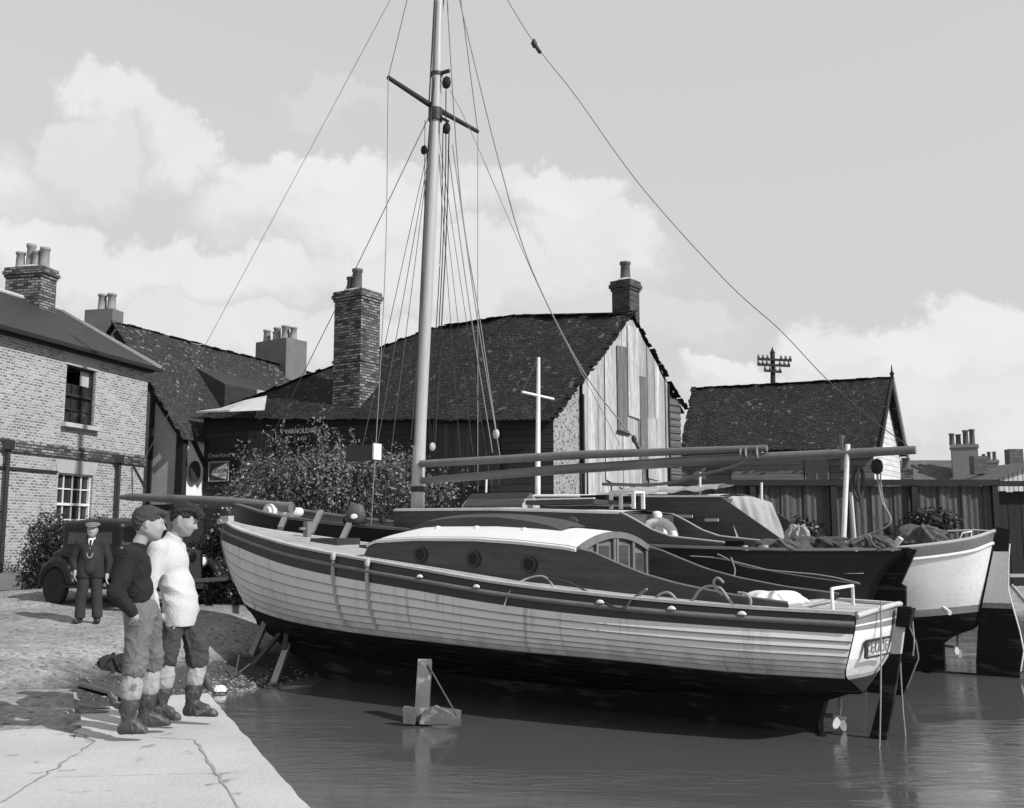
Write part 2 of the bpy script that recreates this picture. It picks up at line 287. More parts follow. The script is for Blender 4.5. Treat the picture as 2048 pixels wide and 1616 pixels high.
def wet(mt):
    t = mt.node_tree; b = t.nodes['Principled BSDF']; src = b.inputs['Base Color'].links[0].from_socket; ge = N('ShaderNodeNewGeometry', t); sz = N('ShaderNodeSeparateXYZ', t); Lk(ge.outputs['Position'], sz.inputs[0], t)
    nn = N('ShaderNodeTexNoise', t); nn.inputs['Scale'].default_value = 1.3; nn.inputs['Detail'].default_value = 6; Lk(ge.outputs['Position'], nn.inputs[0], t)
    mr = N('ShaderNodeMapRange', t); Lk(mth('ADD', sz.outputs[2], mth('MULTIPLY', mth('SUBTRACT', nn.outputs[0], .5, t), .35, t), t), mr.inputs[0], t); mr.inputs[1].default_value = -.32; mr.inputs[2].default_value = -.16; mr.inputs[3].default_value = .22; mr.inputs[4].default_value = 1
    n5 = N('ShaderNodeTexNoise', t); n5.inputs['Scale'].default_value = .45; n5.inputs['Detail'].default_value = 8; Lk(ge.outputs['Position'], n5.inputs[0], t); f = mth('MULTIPLY', mr.outputs[0], mth('ADD', .45, mth('MULTIPLY', n5.outputs[0], 1.1, t), t), t); n6 = N('ShaderNodeTexNoise', t); n6.inputs['Scale'].default_value = 2.6; n6.inputs['Detail'].default_value = 9; n6.inputs['Roughness'].default_value = .7; Lk(ge.outputs['Position'], n6.inputs[0], t); f = mth('MULTIPLY', f, mth('ADD', .35, mth('MULTIPLY', n6.outputs[0], 1.3, t), t), t)
    vm = N('ShaderNodeVectorMath', t, operation='SCALE'); Lk(src, vm.inputs[0], t); Lk(f, vm.inputs['Scale'], t); Lk(vm.outputs[0], b.inputs['Base Color'], t)
wet(M_['gravel'])
def weathered_hull(mt):
    t = mt.node_tree; b = t.nodes['Principled BSDF']; src = b.inputs['Base Color'].links[0].from_socket; tcn = N('ShaderNodeTexCoord', t); f = None
    for sc_, th0, th1, dk in (((6, 1, .4), .60, .74, .45), ((1.6, 1, .2), .56, .76, .32), ((5, 1, 4), .66, .76, .3)):
        mp = N('ShaderNodeMapping', t); mp.inputs['Scale'].default_value = sc_; Lk(tcn.outputs['Object'], mp.inputs[0], t); n = N('ShaderNodeTexNoise', t); n.inputs['Scale'].default_value = 1.6; n.inputs['Detail'].default_value = 5; Lk(mp.outputs[0], n.inputs[0], t)
        mr = N('ShaderNodeMapRange', t); Lk(n.outputs[0], mr.inputs[0], t); mr.inputs[1].default_value = th0; mr.inputs[2].default_value = th1; mr.inputs[3].default_value = 1; mr.inputs[4].default_value = 1-dk; f = mr.outputs[0] if f is None else mth('MULTIPLY', f, mr.outputs[0], t)
    sz = N('ShaderNodeSeparateXYZ', t); Lk(tcn.outputs['Object'], sz.inputs[0], t); n = N('ShaderNodeTexNoise', t); n.inputs['Scale'].default_value = 4; n.inputs['Detail'].default_value = 6; Lk(tcn.outputs['Object'], n.inputs[0], t)
    mr = N('ShaderNodeMapRange', t); Lk(mth('ADD', sz.outputs[2], mth('MULTIPLY', mth('SUBTRACT', n.outputs[0], .5, t), .5, t), t), mr.inputs[0], t); mr.inputs[1].default_value = .16; mr.inputs[2].default_value = .34; mr.inputs[3].default_value = .62; mr.inputs[4].default_value = 1; f = mth('MULTIPLY', f, mr.outputs[0], t)
    vm = N('ShaderNodeVectorMath', t, operation='SCALE'); Lk(src, vm.inputs[0], t); Lk(f, vm.inputs['Scale'], t); Lk(vm.outputs[0], b.inputs['Base Color'], t)
weathered_hull(M_['hullw'])
M_['fdoor'] = mat('faded_door', .05, .8, .25, 2, .4, 16, stretch=(3, 3, .3), planks=(0, .16, .2, .08)); M_['shutter'] = mat('grey_shutter', .14, .8, .25, 2, .4, planks=(1, .12, .2, .1))
M_['leaf'] = leafmat('leaves', .13); M_['leafd'] = leafmat('dark_leaves', .026); M_['flower'] = leafmat('pale_blossom', .4)
# water
m, t, b = newmat('harbour_water'); tcn = N('ShaderNodeTexCoord', t)
mp = N('ShaderNodeMapping', t); mp.inputs['Scale'].default_value = (.75, 2.4, 1); mp.inputs['Rotation'].default_value = (0, 0, R(4)); Lk(tcn.outputs['Object'], mp.inputs[0], t)
n1 = N('ShaderNodeTexNoise', t); n1.inputs['Scale'].default_value = 2.2; n1.inputs['Detail'].default_value = 6; n1.inputs['Roughness'].default_value = .6; n1.inputs['Distortion'].default_value = 1.2; Lk(mp.outputs[0], n1.inputs[0], t)
n2w = N('ShaderNodeTexNoise', t); n2w.inputs['Scale'].default_value = .42; n2w.inputs['Detail'].default_value = 3; Lk(mp.outputs[0], n2w.inputs[0], t)
bn = N('ShaderNodeBump', t); bn.inputs['Distance'].default_value = .036
mr = N('ShaderNodeMapRange', t); Lk(n2w.outputs[0], mr.inputs[0], t); mr.inputs[1].default_value = .42; mr.inputs[2].default_value = .60; mr.inputs[3].default_value = .05; mr.inputs[4].default_value = .42
Lk(mr.outputs[0], bn.inputs['Strength'], t); Lk(n1.outputs[0], bn.inputs['Height'], t); Lk(bn.outputs[0], b.inputs['Normal'], t)
b.inputs['Base Color'].default_value = (.082, .082, .082, 1); b.inputs['Roughness'].default_value = .05; b.inputs['IOR'].default_value = 2.1; b.inputs['Specular IOR Level'].default_value = .9
M_['water'] = m
# ------------------------------------------------------------------ ground, quay, water
WL = -.6
SH = np.array([(-40, 8.2), (-9, 9.6), (-5.6, 10.3), (-4.6, 12.2), (-4.3, 13.6), (-3.4, 14.7), (-2.7, 16.6), (-1.4, 19.4), (4, 21.2), (12, 21.8), (60, 23)])
def shore_d(x, y):
    x = np.asarray(x, float); y = np.asarray(y, float); best = np.full(x.shape, 1e9); sg = np.ones(x.shape)
    for i in range(len(SH)-1):
        a, b_ = SH[i], SH[i+1]; ab = b_-a; L2 = ab@ab
        h = np.clip(((x-a[0])*ab[0]+(y-a[1])*ab[1])/L2, 0, 1); dx = x-a[0]-h*ab[0]; dy = y-a[1]-h*ab[1]; d = np.hypot(dx, dy)
        cr = ab[0]*dy-ab[1]*dx; w = d < best-1e-9; best = np.where(w, d, best); sg = np.where(w, np.sign(cr), sg)
    return best*sg
def zg(x, y):
    d = shore_d(x, y); x = np.asarray(x, float); y = np.asarray(y, float)
    hi = np.clip((y-13.5)*.055, 0, .75)
    lo = np.where(d > 0, WL+.34*d, WL+.22*d)
    k = .25; h = np.clip(.5+.5*(hi-lo)/k, 0, 1); z = hi*(1-h)+lo*h-k*h*(1-h)
    z = z+(.014*np.sin(x*2.1+y*.7)+.012*np.sin(y*3.3-x)+.008*np.sin(x*7+1)*np.sin(y*6))*(d > -1)
    sl = (-.97-.441*(y-5.5))-x            # metres to the left of the quay edge
    lap = np.clip((y-8.15)*.055+.022*np.sin(x*1.7+y*2.3)+.016*np.sin(x*4.1-y*3.7)+.009*np.sin(x*9.3+y*11), -.06, .05); lap = np.where(sl < 1.0, -.06, lap)-.07*np.exp(-((x+3.98)/.38)**2-((y-9.2)/.13)**2)
    k2 = np.clip((10.4-y)/.5, 0, 1); return np.where(x < 3, z*(1-k2)+np.where(sl > 1.25, lap+.03*np.clip((y-8.9)*2, 0, 1), np.minimum(z, lap))*k2, z)
gx = np.concatenate([np.linspace(-90, -14, 20), np.linspace(-13.8, 14, 190), np.linspace(15, 140, 26)])
gy = np.concatenate([np.linspace(-6, 8, 20), np.linspace(8.2, 26, 170), np.linspace(27, 60, 20), np.linspace(65, 700, 24)])
X, Y = np.meshgrid(gx, gy); Z = zg(X, Y); Z = np.where(X > 3, np.where(Y < 19, -1.6, Z), Z)
g = MB(); g.grid(np.stack([X, Y, Z], 2)); tag(obj('ground', g, M_['gravel']), kind='structure')
g = MB(); g.grid(np.array([[(x, y, WL) for x in (-30, 0, 30, 160)] for y in (-30, 0, 20, 60)]), smooth=False); tag(obj('water', g, M_['water']), kind='structure')
# quay: an edge course of stone and two slabs of concrete with open joints
def wig(a, b_, n, amp, seed):
    rr = random.Random(seed); a = Vector(a); b_ = Vector(b_); d = (b_-a); nrm = Vector((-d.y, d.x)).normalized()
    return [a+d*(i/n)+nrm*(rr.uniform(-amp, amp) if 0 < i < n else 0) for i in range(n+1)]
E0, E1 = Vector((2.01, -1.2)), Vector((-3.0, 10.15))
ed = (E1-E0).normalized(); en = Vector((-ed.y, ed.x))
edge = wig(E0, E1, 90, .009, 1)
joint = wig(E0+en*.62, E1+en*.95-ed*1.6, 30, .02, 2)
def slab(name, poly, top, bot, m):
    g = MB(); g.prism([(p[0], p[1], bot) for p in poly], (0, 0, top-bot)); return tag(obj(name, g, m), kind='structure')
JL = [at(215, 1470, 7.7), at(130, 1520, 6.9), at(0, 1592, 5.95)]
left_joint = [(-3.16, 7.85), (-3.22, 7.35), (-3.05, 6.75), (-2.98, 6.2), (-2.88, 5.7), (-2.55, 4.6), (-1.2, 1.0), (-.5, -1.2)]
far_edge = [(-3.12, 10.15), (-3.6, 10.1), (-4.0, 9.5), (-3.7, 9.1), (-3.3, 8.7), (-3.5, 8.2)]
jj = joint[::-1]
slab('quay', [tuple(p) for p in edge]+[(-3.45, 9.92), (-3.6, 9.7), (-3.5, 9.45), (-3.85, 9.3), (-4.1, 9.45), (-4.35, 9.15), (-4.8, 9.3), (-5.5, 9.0), (-14, 9.2), (-14, -1.2)], 0, -1.6, M_['concrete'])
Ja = E0+ed*3.2+en*.37; Jb = E0+ed*10.1+en*.38
g = MB()
for ln, wd in ((wig(Ja, Jb, 60, .012, 5), .022), (wig(Ja.lerp(Jb, .35), Ja.lerp(Jb, .52), 14, .012, 6), .035), (wig(Jb, Jb+Vector((-.42, .12)), 6, .01, 8), .014), (wig((-1.75, 6.85), (-2.95, 6.72), 20, .006, 9), .006),
               (wig((-3.16, 7.85), (-3.03, 6.6), 18, .02, 10), .026), (wig((-3.03, 6.6), (-2.9, 4.4), 20, .015, 13), .02), (wig((-3.16, 7.85), (-3.5, 8.2), 8, .03, 12), .03)):
    rr = random.Random(3); pts = []
    for i, p in enumerate(ln):
        d = (ln[min(i+1, len(ln)-1)]-ln[max(i-1, 0)]).normalized(); nn = Vector((-d.y, d.x))*wd*.3*rr.uniform(.2, 1.7); pts.append([(p.x-nn.x, p.y-nn.y, .004), (p.x+nn.x, p.y+nn.y, .004)])
    g.grid(np.array(pts), smooth=False)
tag(obj('quay_crack', g, M_['joint']), kind='structure')
# rough broken edge where the gravel laps over the concrete
def patch(name, c, rx, ry, z, m, seed, n=40, jag=.3):
    rr = random.Random(seed); g = MB(); ph = [rr.uniform(0, 6.28) for _ in range(5)]; vs = []
    for i in range(n):
        a = 2*math.pi*i/n; r = 1+jag*sum(math.sin((k+2)*a+ph[k])/(k+2) for k in range(5))+rr.uniform(-.04, .04)
        vs.append((c[0]+rx*r*math.cos(a), c[1]+ry*r*math.sin(a), z))
    g.add(vs, [tuple(range(n))]); return tag(obj(name, g, m), kind='structure')
patch('puddle', (-3.98, 9.2), .42, .15, .006, M_['water'], 5, jag=.4)
# loose stones at the water's edge
rr = random.Random(5); g = MB()
for i in range(520):
    t_ = rr.random(); k = rr.choice([2, 3, 3, 4, 4, 4, 5]); a, b_ = SH[k], SH[k+1]; x = a[0]+(b_[0]-a[0])*t_+rr.gauss(0, .22); y = a[1]+(b_[1]-a[1])*t_+rr.gauss(0, .16)
    z = float(zg(x, y)); r = rr.uniform(.01, .034)
    g.lathe([(r*.5, -r*.4), (r, 0), (r*.8, r*.4), (r*.2, r*.6)], 6, Matrix.Translation((x, y, z)) @ Matrix.Rotation(rr.uniform(0, 6), 4, 'Z') @ Matrix.Scale(rr.uniform(.6, 1.5), 4, (1, 0, 0)))
tag(obj('shingle', g, M_['stone']), kind='stuff')
g = MB(); rr = random.Random(15)
for i in range(2600):
    y = 8.9+13*rr.random()**1.5; x = rr.uniform(-.62*y, -.08*y)
    if shore_d(x, y) < .15: continue
    z = float(zg(x, y)); r = rr.uniform(.008, .022)
    g.lathe([(r*.7, -r*.5), (r, 0), (r*.4, r*.6)], 5, Matrix.Translation((x, y, z)))
tag(obj('gravel', g, M_['stone']), kind='stuff')

# ------------------------------------------------------------------ building helpers
def wallquad(g, a, b_, z0, z1, za=None, zb=None):
    """vertical wall from a to b (2-D points); top may slope"""
    g.quad((a[0], a[1], z0), (b_[0], b_[1], z0), (b_[0], b_[1], zb if zb is not None else z1), (a[0], a[1], za if za is not None else z1))
def roofgrid(a, b_, c, d, nu, nv, sag=.03, jit=.02, seed=1):
    """roof surface: a->b eave, d->c ridge, subdivided and slightly uneven"""
    rr = np.random.RandomState(seed); a, b_, c, d = (np.array(p, float) for p in (a, b_, c, d)); P = np.zeros((nv+1, nu+1, 3))
    for j in range(nv+1):
        for i in range(nu+1):
            u, v = i/nu, j/nv; p = (a*(1-u)+b_*u)*(1-v)+(d*(1-u)+c*u)*v
            w_ = min(1, 4*math.sin(math.pi*u)); p[2] -= sag*math.sin(math.pi*u)*(.3+.7*v)+sag*.5*math.sin(5*u*math.pi+v*3)*w_
            if 0 < j: p[2] += rr.uniform(-jit, jit)*w_
            P[j, i] = p
    return P
def tileedge(g, p, q, n, seed, w=.16, l=.14, up=.03):
    """ragged overhanging tiles along a verge or eave from p to q"""
    rr = random.Random(seed); p = Vector(p); q = Vector(q); d = (q-p)/n
    for i in range(n):
        if rr.random() < .06: continue
        c = p+d*(i+.5)+Vector((rr.uniform(-.03, .03), rr.uniform(-.03, .03), rr.uniform(-.012, .022)+up))
        g.beam(c-d*.55, c+d*.55+Vector((0, 0, rr.uniform(-.012, .012))), l*rr.uniform(.8, 1.25), .018)
def tedge(m, par, *a, **k): g = MB(); tileedge(g, *a, **k); return obj('edge_tiles', g, m, par)
def chimney(root, name, base, w, d, z0, z1, rz, m, pots, potm, band=True, cap=True, ph=.55, pr=.11, label=None):
    T = Matrix.Translation((base[0], base[1], 0)) @ Matrix.Rotation(rz, 4, 'Z')
    g = MB(T); g.box((0, 0, (z0+z1)/2), (w, d, z1-z0))
    if band:
        g.box((0, 0, z1+.04), (w+.06, d+.06, .075)); g.box((0, 0, z1+.13), (w+.13, d+.13, .10)); g.box((0, 0, z1+.23), (w+.07, d+.07, .10)); zt = z1+.28
    else: zt = z1
    ch = obj(name, g, m, root)
    if cap:
        g = MB(T); g.lathe([(.5*min(w, d), zt), (.44*min(w, d), zt+.05), (.3*min(w, d), zt+.09)], 12, Matrix.Scale(w/min(w, d)*.95, 4, (1, 0, 0))); obj('flaunching', g, M_['cement'], ch)
    for (px_, py_, hh, rr_) in pots:
        g = MB(T); h = hh; r = rr_
        g.lathe([(r*1.12, zt), (r*1.08, zt+.06), (r, zt+.1), (r*.88, zt+h*.85), (r*1.08, zt+h*.88), (r*1.1, zt+h), (r*.8, zt+h), (r*.75, zt+h-.1)], 14, c=(px_, py_, 0)); obj('chimney_pot', g, potm, ch)
    return ch
def pt2(a, d, k): return (a[0]+d[0]*k, a[1]+d[1]*k)
# ------------------------------------------------------------------ brick house
C0 = (-9.83, 26.7); wd_ = (-.234, -.972); inn = (-.972, .234); ZE = 6.02; ZB = .3
bh = thing('brick_house', 'two storey pale brick house with a slate roof at the left edge', 'house', (C0[0]+wd_[0]*5, C0[1]+wd_[1]*5, .3))
LEN = 13
def wp(k, z, o=0.0): return (C0[0]+wd_[0]*k-inn[0]*o, C0[1]+wd_[1]*k-inn[1]*o, z)   # on the front wall, o metres proud of it
# windows (k from, k to, z0, z1) found on the wall plane
def on_wall(px, py):
    """k, z where the view ray meets the front wall"""
    u = (px-1024)/2000; v = (808-py)/2000; c, s = math.cos(PITCH), math.sin(PITCH); d = Vector((u, c-v*s, s+v*c))
    n = Vector((inn[0], inn[1])); t = (C0[0]*n.x+C0[1]*n.y)/(d.x*n.x+d.y*n.y); k = (d.x*t-C0[0])*wd_[0]+(d.y*t-C0[1])*wd_[1]; return k, EYE+d.z*t
def wrect(x0, y0, x1, y1):
    a = on_wall(x0, y0); b_ = on_wall(x1, y1); c = on_wall(x0, y1); return b_[0], a[0], (c[1]+b_[1])/2, (a[1]+on_wall(x1, y0)[1])/2
w1 = wrect(134, 735, 187, 850); w2 = wrect(117, 948, 180, 1070)
g = MB(); ks = [0, w1[0], w1[1], LEN]
def wall_with_holes(g, k0, k1, z0, z1, holes):
    xs_ = sorted({k0, k1, *[h[0] for h in holes], *[h[1] for h in holes]}); zs_ = sorted({z0, z1, *[h[2] for h in holes], *[h[3] for h in holes]})
    for i in range(len(xs_)-1):
        for j in range(len(zs_)-1):
            cxm, czm = (xs_[i]+xs_[i+1])/2, (zs_[j]+zs_[j+1])/2
            if any(h[0] < cxm < h[1] and h[2] < czm < h[3] for h in holes): continue
            g.quad(wp(xs_[i+1], zs_[j]), wp(xs_[i], zs_[j]), wp(xs_[i], zs_[j+1]), wp(xs_[i+1], zs_[j+1]))
    for h in holes:
        for a, b_, c, d in (((h[0], h[2]), (h[0], h[3]), 0, 0), ((h[1], h[2]), (h[1], h[3]), 0, 0), ((h[0], h[2]), (h[1], h[2]), 0, 0), ((h[0], h[3]), (h[1], h[3]), 0, 0)):
            g.quad(wp(a[0], a[1]), wp(b_[0], b_[1]), wp(b_[0], b_[1], -.22), wp(a[0], a[1], -.22))
wall_with_holes(g, 0, LEN, ZB-.5, ZE, [w1, w2])
# far gable end and back
BK = 6.0
def wb(k, m_, z): return (C0[0]+wd_[0]*k+inn[0]*m_, C0[1]+wd_[1]*k+inn[1]*m_, z)
g.quad(wb(0, 0, ZB-.5), wb(0, BK, ZB-.5), wb(0, BK, ZE), wb(0, 0, ZE)); g.add([wb(0, 0, ZE), wb(0, BK, ZE), wb(0, 3, ZE+1.72)], [(0, 1, 2)])
g.quad(wb(LEN, 0, ZB-.5), wb(LEN, BK, ZB-.5), wb(LEN, BK, ZE), wb(LEN, 0, ZE)); g.quad(wb(0, BK, ZB-.5), wb(LEN, BK, ZB-.5), wb(LEN, BK, ZE), wb(0, BK, ZE))
obj('wall', g, M_['brick'], bh)
g = MB(); RZ = ZE+1.75
for s_ in (0, 1):
    e0 = -.28 if not s_ else BK+.28
    for k_a, k_b in ((-.12, LEN+.1),):
        pass
    zz = ZE-.05
    P = roofgrid(wb(-.15, e0, zz), wb(LEN, e0, zz), wb(LEN, 3, RZ), wb(-.15, 3, RZ), 26, 6, .035, .006, 3+s_); g.grid(P)
obj('roof', g, M_['slate'], bh)
g = MB(); g.tube([wb(-.15, 3, RZ+.03), wb(3, 3, RZ), wb(LEN, 3, RZ+.02)], .07, 8); g.beam(wb(-.16, -.28, ZE-.03), wb(-.16, 3, RZ), .04, .12); obj('ridge_tiles', g, M_['cement'], bh)
g = MB(); g.beam(wp(-.15, ZE-.10, .3), wp(LEN, ZE-.10, .3), .10, .09); g.beam(wp(0, ZE-.12, .1), wp(LEN, ZE-.12, .1), .2, .12); obj('gutter', g, M_['blackwood'], bh)
cc = at(78, 600, 26.6); cb = wb(1.05, 3.0, 0)
chimney(bh, 'chimney', (cb[0], cb[1]), 1.1, .62, 7.0, 8.35, R(-13), M_['chimbrick'], [(-.38, 0, .5, .12), (-.1, .05, .72, .12), (.14, -.02, .5, .11), (.38, 0, .58, .13)], M_['pot'])
def sash(root, w, frame_m, cols, rows, open_top=0, name='window', curtain=True):
    k0, k1, z0, z1 = w
    g = MB(); o = -.10
    for a, b_, wv in (((k0, z0), (k0, z1), .07), ((k1, z0), (k1, z1), .07), ((k0, z0), (k1, z0), .09), ((k0, z1), (k1, z1), .07)):
        g.beam(wp(*a, o), wp(*b_, o), .07, wv, up=(inn[0], inn[1], 0) if a[0] != b_[0] else (wd_[0], wd_[1], 0))
    zm = (z0+z1)/2
    g.beam(wp(k0, zm, o+.01), wp(k1, zm, o+.01), .06, .06)
    for i in range(1, cols): kx = k0+(k1-k0)*i/cols; g.beam(wp(kx, z0, o), wp(kx, z1-open_top, o), .025, .03)
    for j in range(1, rows):
        zx = z0+(z1-z0)*j/rows
        if zx < z1-open_top: g.beam(wp(k0, zx, o), wp(k1, zx, o), .025, .03)
    f = obj(name, g, frame_m, root)
    g = MB(); g.quad(wp(k0, z0, o-.03), wp(k1, z0, o-.03), wp(k1, z1-open_top, o-.03), wp(k0, z1-open_top, o-.03)); obj('pane', g, M_['glass'], f)
    g = MB(); g.quad(wp(k0-.5, z0-.5, -1.2), wp(k1+.5, z0-.5, -1.2), wp(k1+.5, z1+.5, -1.2), wp(k0-.5, z1+.5, -1.2)); g.quad(wp(k0, z0, -.3), wp(k0, z1, -.3), wp(k0-.1, z1, -1.2), wp(k0-.1, z0, -1.2)); obj('room_back', g, M_['blind'], f)
    if curtain:
        g = MB(); P = []
        for i in range(15): kx = k0+(k1-k0)*(.02+.3*i/14); P.append([wp(kx, z0+.05, o-.09+.02*(i % 2)), wp(kx, z1-.05, o-.09+.02*(i % 2))])
        g.grid(np.array(P)); obj('curtain', g, M_['curtain'], f)
    g = MB(); g.beam(wp(k0-.12, z0-.05, .02), wp(k1+.12, z0-.05, .02), .26, .1); obj('sill', g, M_['cement'], f)
    g = MB(); g.prism([wp(k0-.05, z1+.004, .012), wp(k1+.05, z1+.004, .012), wp(k1+.16, z1+.32, .012), wp(k0-.16, z1+.32, .012)], (inn[0]*.1, inn[1]*.1, 0)); obj('lintel', g, M_['lintel'], f)
    return f
sash(bh, w1, M_['iron'], 3, 4, open_top=.42); sash(bh, w2, M_['white'], 4, 4, curtain=True)
ks_, zs1 = on_wall(283, 928); zs2 = on_wall(0, 888)[1]; zst = (zs1+zs2)/2
g = MB(); g.beam(wp(-.0, zst, .03), wp(LEN, zst, .03), .08, .16); g.beam(wp(0, zst+.13, .015), wp(LEN, zst+.13, .015), .05, .08); obj('string_course', g, M_['chimbrick'], bh)
g = MB()
for px, ya, yb in ((231, 918, 1060), (8, 890, 1130)): k, z = on_wall(px, ya); g.tube([wp(k, z, .12), wp(k, ZB-.1, .12)], .05, 8); g.box(wp(k, z, .12), (.2, .2, .2), rz=R(13)); obj('drainpipe', g, M_['iron'], bh); g = MB()
g = MB(); k, z = on_wall(262, 955); g.beam(wp(k, z+.3, .05), wp(k+.05, z-.25, .45), .05, .05); obj('bracket', g, M_['iron'], bh); g = MB(); k, z = on_wall(40, 938); g.beam(wp(k-1.2, z, .02), wp(k+1.2, z, .02), .05, .06); obj('bracket', g, M_['iron'], bh)
# kerb wall along the front garden
ka = at(-260, 1166, 19.2); kb = at(112, 1158, 21.6)
g = MB(); g.beam((-14, 15, .42), (-9.75, 21.9, .60), .22, .34); g.beam((-9.75, 21.9, .58), (-9.3, 24.2, .62), .22, .34)
tag(obj('kerb_wall', g, M_['sootrender']), 'low dark kerb wall edging the ground in front of the brick house', 'wall')
# ------------------------------------------------------------------ tudor house
G1 = (-9.25, 28.0); rd = (.395, .919); gd = (-.919, .395); HW = 2.66; GE = 4.35; GA = 7.75; TL = 12.5
th_ = thing('gabled_house', 'tall gabled house with black timber framing, grey gable and mossy tiled roof', 'house', (G1[0], G1[1], .4))
def tp(a, b_, z): return (G1[0]+gd[0]*a+rd[0]*b_, G1[1]+gd[1]*a+rd[1]*b_, z)
g = MB(); g.add([tp(0, 0, 0), tp(2*HW, 0, 0), tp(2*HW, 0, GE), tp(HW, 0, GA-.1), tp(0, 0, GE)], [(0, 1, 2, 3, 4)]); obj('gable_wall', g, M_['plaster'], th_)
g = MB(); g.quad(tp(0, 0, 0), tp(0, TL, 0), tp(0, TL, GE), tp(0, 0, GE)); g.quad(tp(2*HW, 0, 0), tp(2*HW, TL, 0), tp(2*HW, TL, GE), tp(2*HW, 0, GE)); obj('wall', g, M_['white_plaster'], th_)
for gg in range(1):
    g = MB(); sl = (GA-GE)/HW
    for s_ in (0, 1):
        a0 = -.2 if not s_ else 2*HW+.2
        P = roofgrid(tp(a0, -.15, GE-.2*sl*.8), tp(a0, TL, GE-.2*sl*.8), tp(HW, TL, GA-.0), tp(HW, -.15, GA), 34, 12, .06, .015, 5+s_); g.grid(P)
        if not s_:
            P2 = P[:, :1].copy()
    obj('roof', g, M_['tiletudor'], th_)
tedge(M_['tiletudor'], th_, tp(-.19, -.16, GE-.24), tp(HW, -.16, GA), 26, 3); tedge(M_['tiletudor'], th_, tp(HW, -.1, GA+.0), tp(HW, TL, GA-.06), 50, 4, l=.2, up=-.02)
g = MB()
for a in (.05, 1.12, 2.4): zt = min(GE+a*sl, GA-.3)-.1; g.beam(tp(a, -.03, .2), tp(a, -.03, zt), .13 if a != .05 else .26, .06, up=(rd[0], rd[1], 0))
g.beam(tp(-.05, -.04, GE-.15), tp(HW, -.04, GA-.32), .06, .2); g.beam(tp(0, -.03, 2.27), tp(2*HW, -.03, 2.27), .06, .16)
b0 = .0
g.beam(tp(-.03, .05, .2), tp(-.03, .05, GE), .2, .06, up=(gd[0], gd[1], 0)); g.beam(tp(-.04, .35, 4.2), tp(-.04, 1.75, 2.45), .06, .13); g.beam(tp(-.04, 0, 2.25), tp(-.04, TL, 2.25), .06, .2)
g.beam(tp(-.04, 0, GE-.12), tp(-.04, TL, GE-.12), .06, .14); g.beam(tp(-.04, 2.0, 2.2), tp(-.04, 2.0, GE), .06, .12, up=(gd[0], gd[1], 0))
obj('timber_frame', g, M_['blackwood'], th_)
g = MB(); g.prism([tp(-.02, -.02, 0), tp(-.02, 6, 0), tp(-.02, 6, 2.0), tp(-.02, -.02, 2.0)], (-gd[0]*.05, -gd[1]*.05, 0)); obj('lower_wall', g, M_['blackwood'], th_)
g = MB(); P0 = tp(-.06, .1, 2.05); g.beam(tp(-.06, .1, 2.08), tp(-.06, 2.4, 2.08), .06, .1); obj('fascia', g, M_['white'], th_)
g = MB(); Tm = Matrix.Translation(tp(-.12, .38, 3.28)) @ Matrix(((rd[0], 0, -gd[0], 0), (rd[1], 0, -gd[1], 0), (0, 1, 0, 0), (0, 0, 0, 1)))
g.lathe([(.21, 0), (.21, .05)], 24, Tm @ Matrix.Scale(1.45, 4, (0, 1, 0))); o = tag(obj('round_sign', g, M_['iron']), 'dark oval sign plate on the white wall below the tiled eave', 'sign')
# dormer
g = MB(); d0 = 2.5; zt = 6.85
g.add([tp(.65, d0, 5.0), tp(.65, d0+3.0, 5.0), tp(.65, d0+3.0, 6.12), tp(.65, d0, 6.12), tp(2.1, d0, zt), tp(2.1, d0+3.0, zt)], [(0, 1, 2, 3), (3, 2, 5, 4), (0, 3, 4), (1, 5, 2)]); dm = obj('dormer', g, M_['slate'], th_)
g = MB(); g.beam(tp(.6, d0+1.5, 6.06), tp(.6, d0+3.0, 6.06), .05, .16); obj('dormer_fascia', g, M_['lintel'], dm)
cp = at(205, 640, 29.7); chimney(th_, 'chimney', (cp.x+.0, cp.y+.1), .95, .55, 6.5, 8.25, R(-13), M_['sootrender'], [(-.08, 0, .52, .13), (.24, 0, .52, .13)], M_['pot'], band=False, cap=False)
cp = at(556, 740, 36.5); zc = at(556, 680, 36.5).z
chimney(th_, 'chimney', (cp.x, cp.y+.4), 1.7, 1.0, 5, zc, R(-36), M_['soot'], [(-.7, -.1, .52, .14), (-.42, .1, .45, .13), (-.12, -.1, .54, .14), (.12, .2, .4, .12), (.34, -.1, .56, .15), (.66, .0, .48, .13)], M_['pot'], band=False, cap=False)
# ------------------------------------------------------------------ old workshop (long dark building with a patched gable)
P1 = (1.0, 24.0); WE = 4.35
A_ = at(1258, 624, 26.1); A_ = (A_.x, A_.y, A_.z)
Rg = at(1030, 629, 27.4); RL = at(858, 657, 28.8); LC = at(408, 829, 28.85); P2r = (4.65, 27.75)
zP2 = at(1356, 812, 27.75).z
ws = thing('workshop', 'long dark tarred workshop with sagging tiled roof and a gable patched with pale boards', 'workshop', (P1[0], P1[1], .5))
Pc = (P1[0], P1[1], at(1105, 832, 24.0).z)
g = MB(); g.quad((LC.x, LC.y, 0), (P1[0], P1[1], 0), (P1[0], P1[1], Pc[2]), (LC.x, LC.y, LC.z-.05)); g.quad((LC.x, LC.y, 0), (LC.x+1.5, LC.y+6, 0), (LC.x+1.5, LC.y+6, LC.z), (LC.x, LC.y, LC.z-.05))
g.quad((P2r[0], P2r[1], 0), (LC.x+1.5, LC.y+6, 0), (LC.x+1.5, LC.y+6, LC.z), (P2r[0], P2r[1], zP2)); obj('wall', g, M_['weather'], ws)
g = MB()
lw = (Vector((P1[0], P1[1]))-Vector((LC.x, LC.y))).normalized(); lnm = Vector((lw.y, -lw.x))
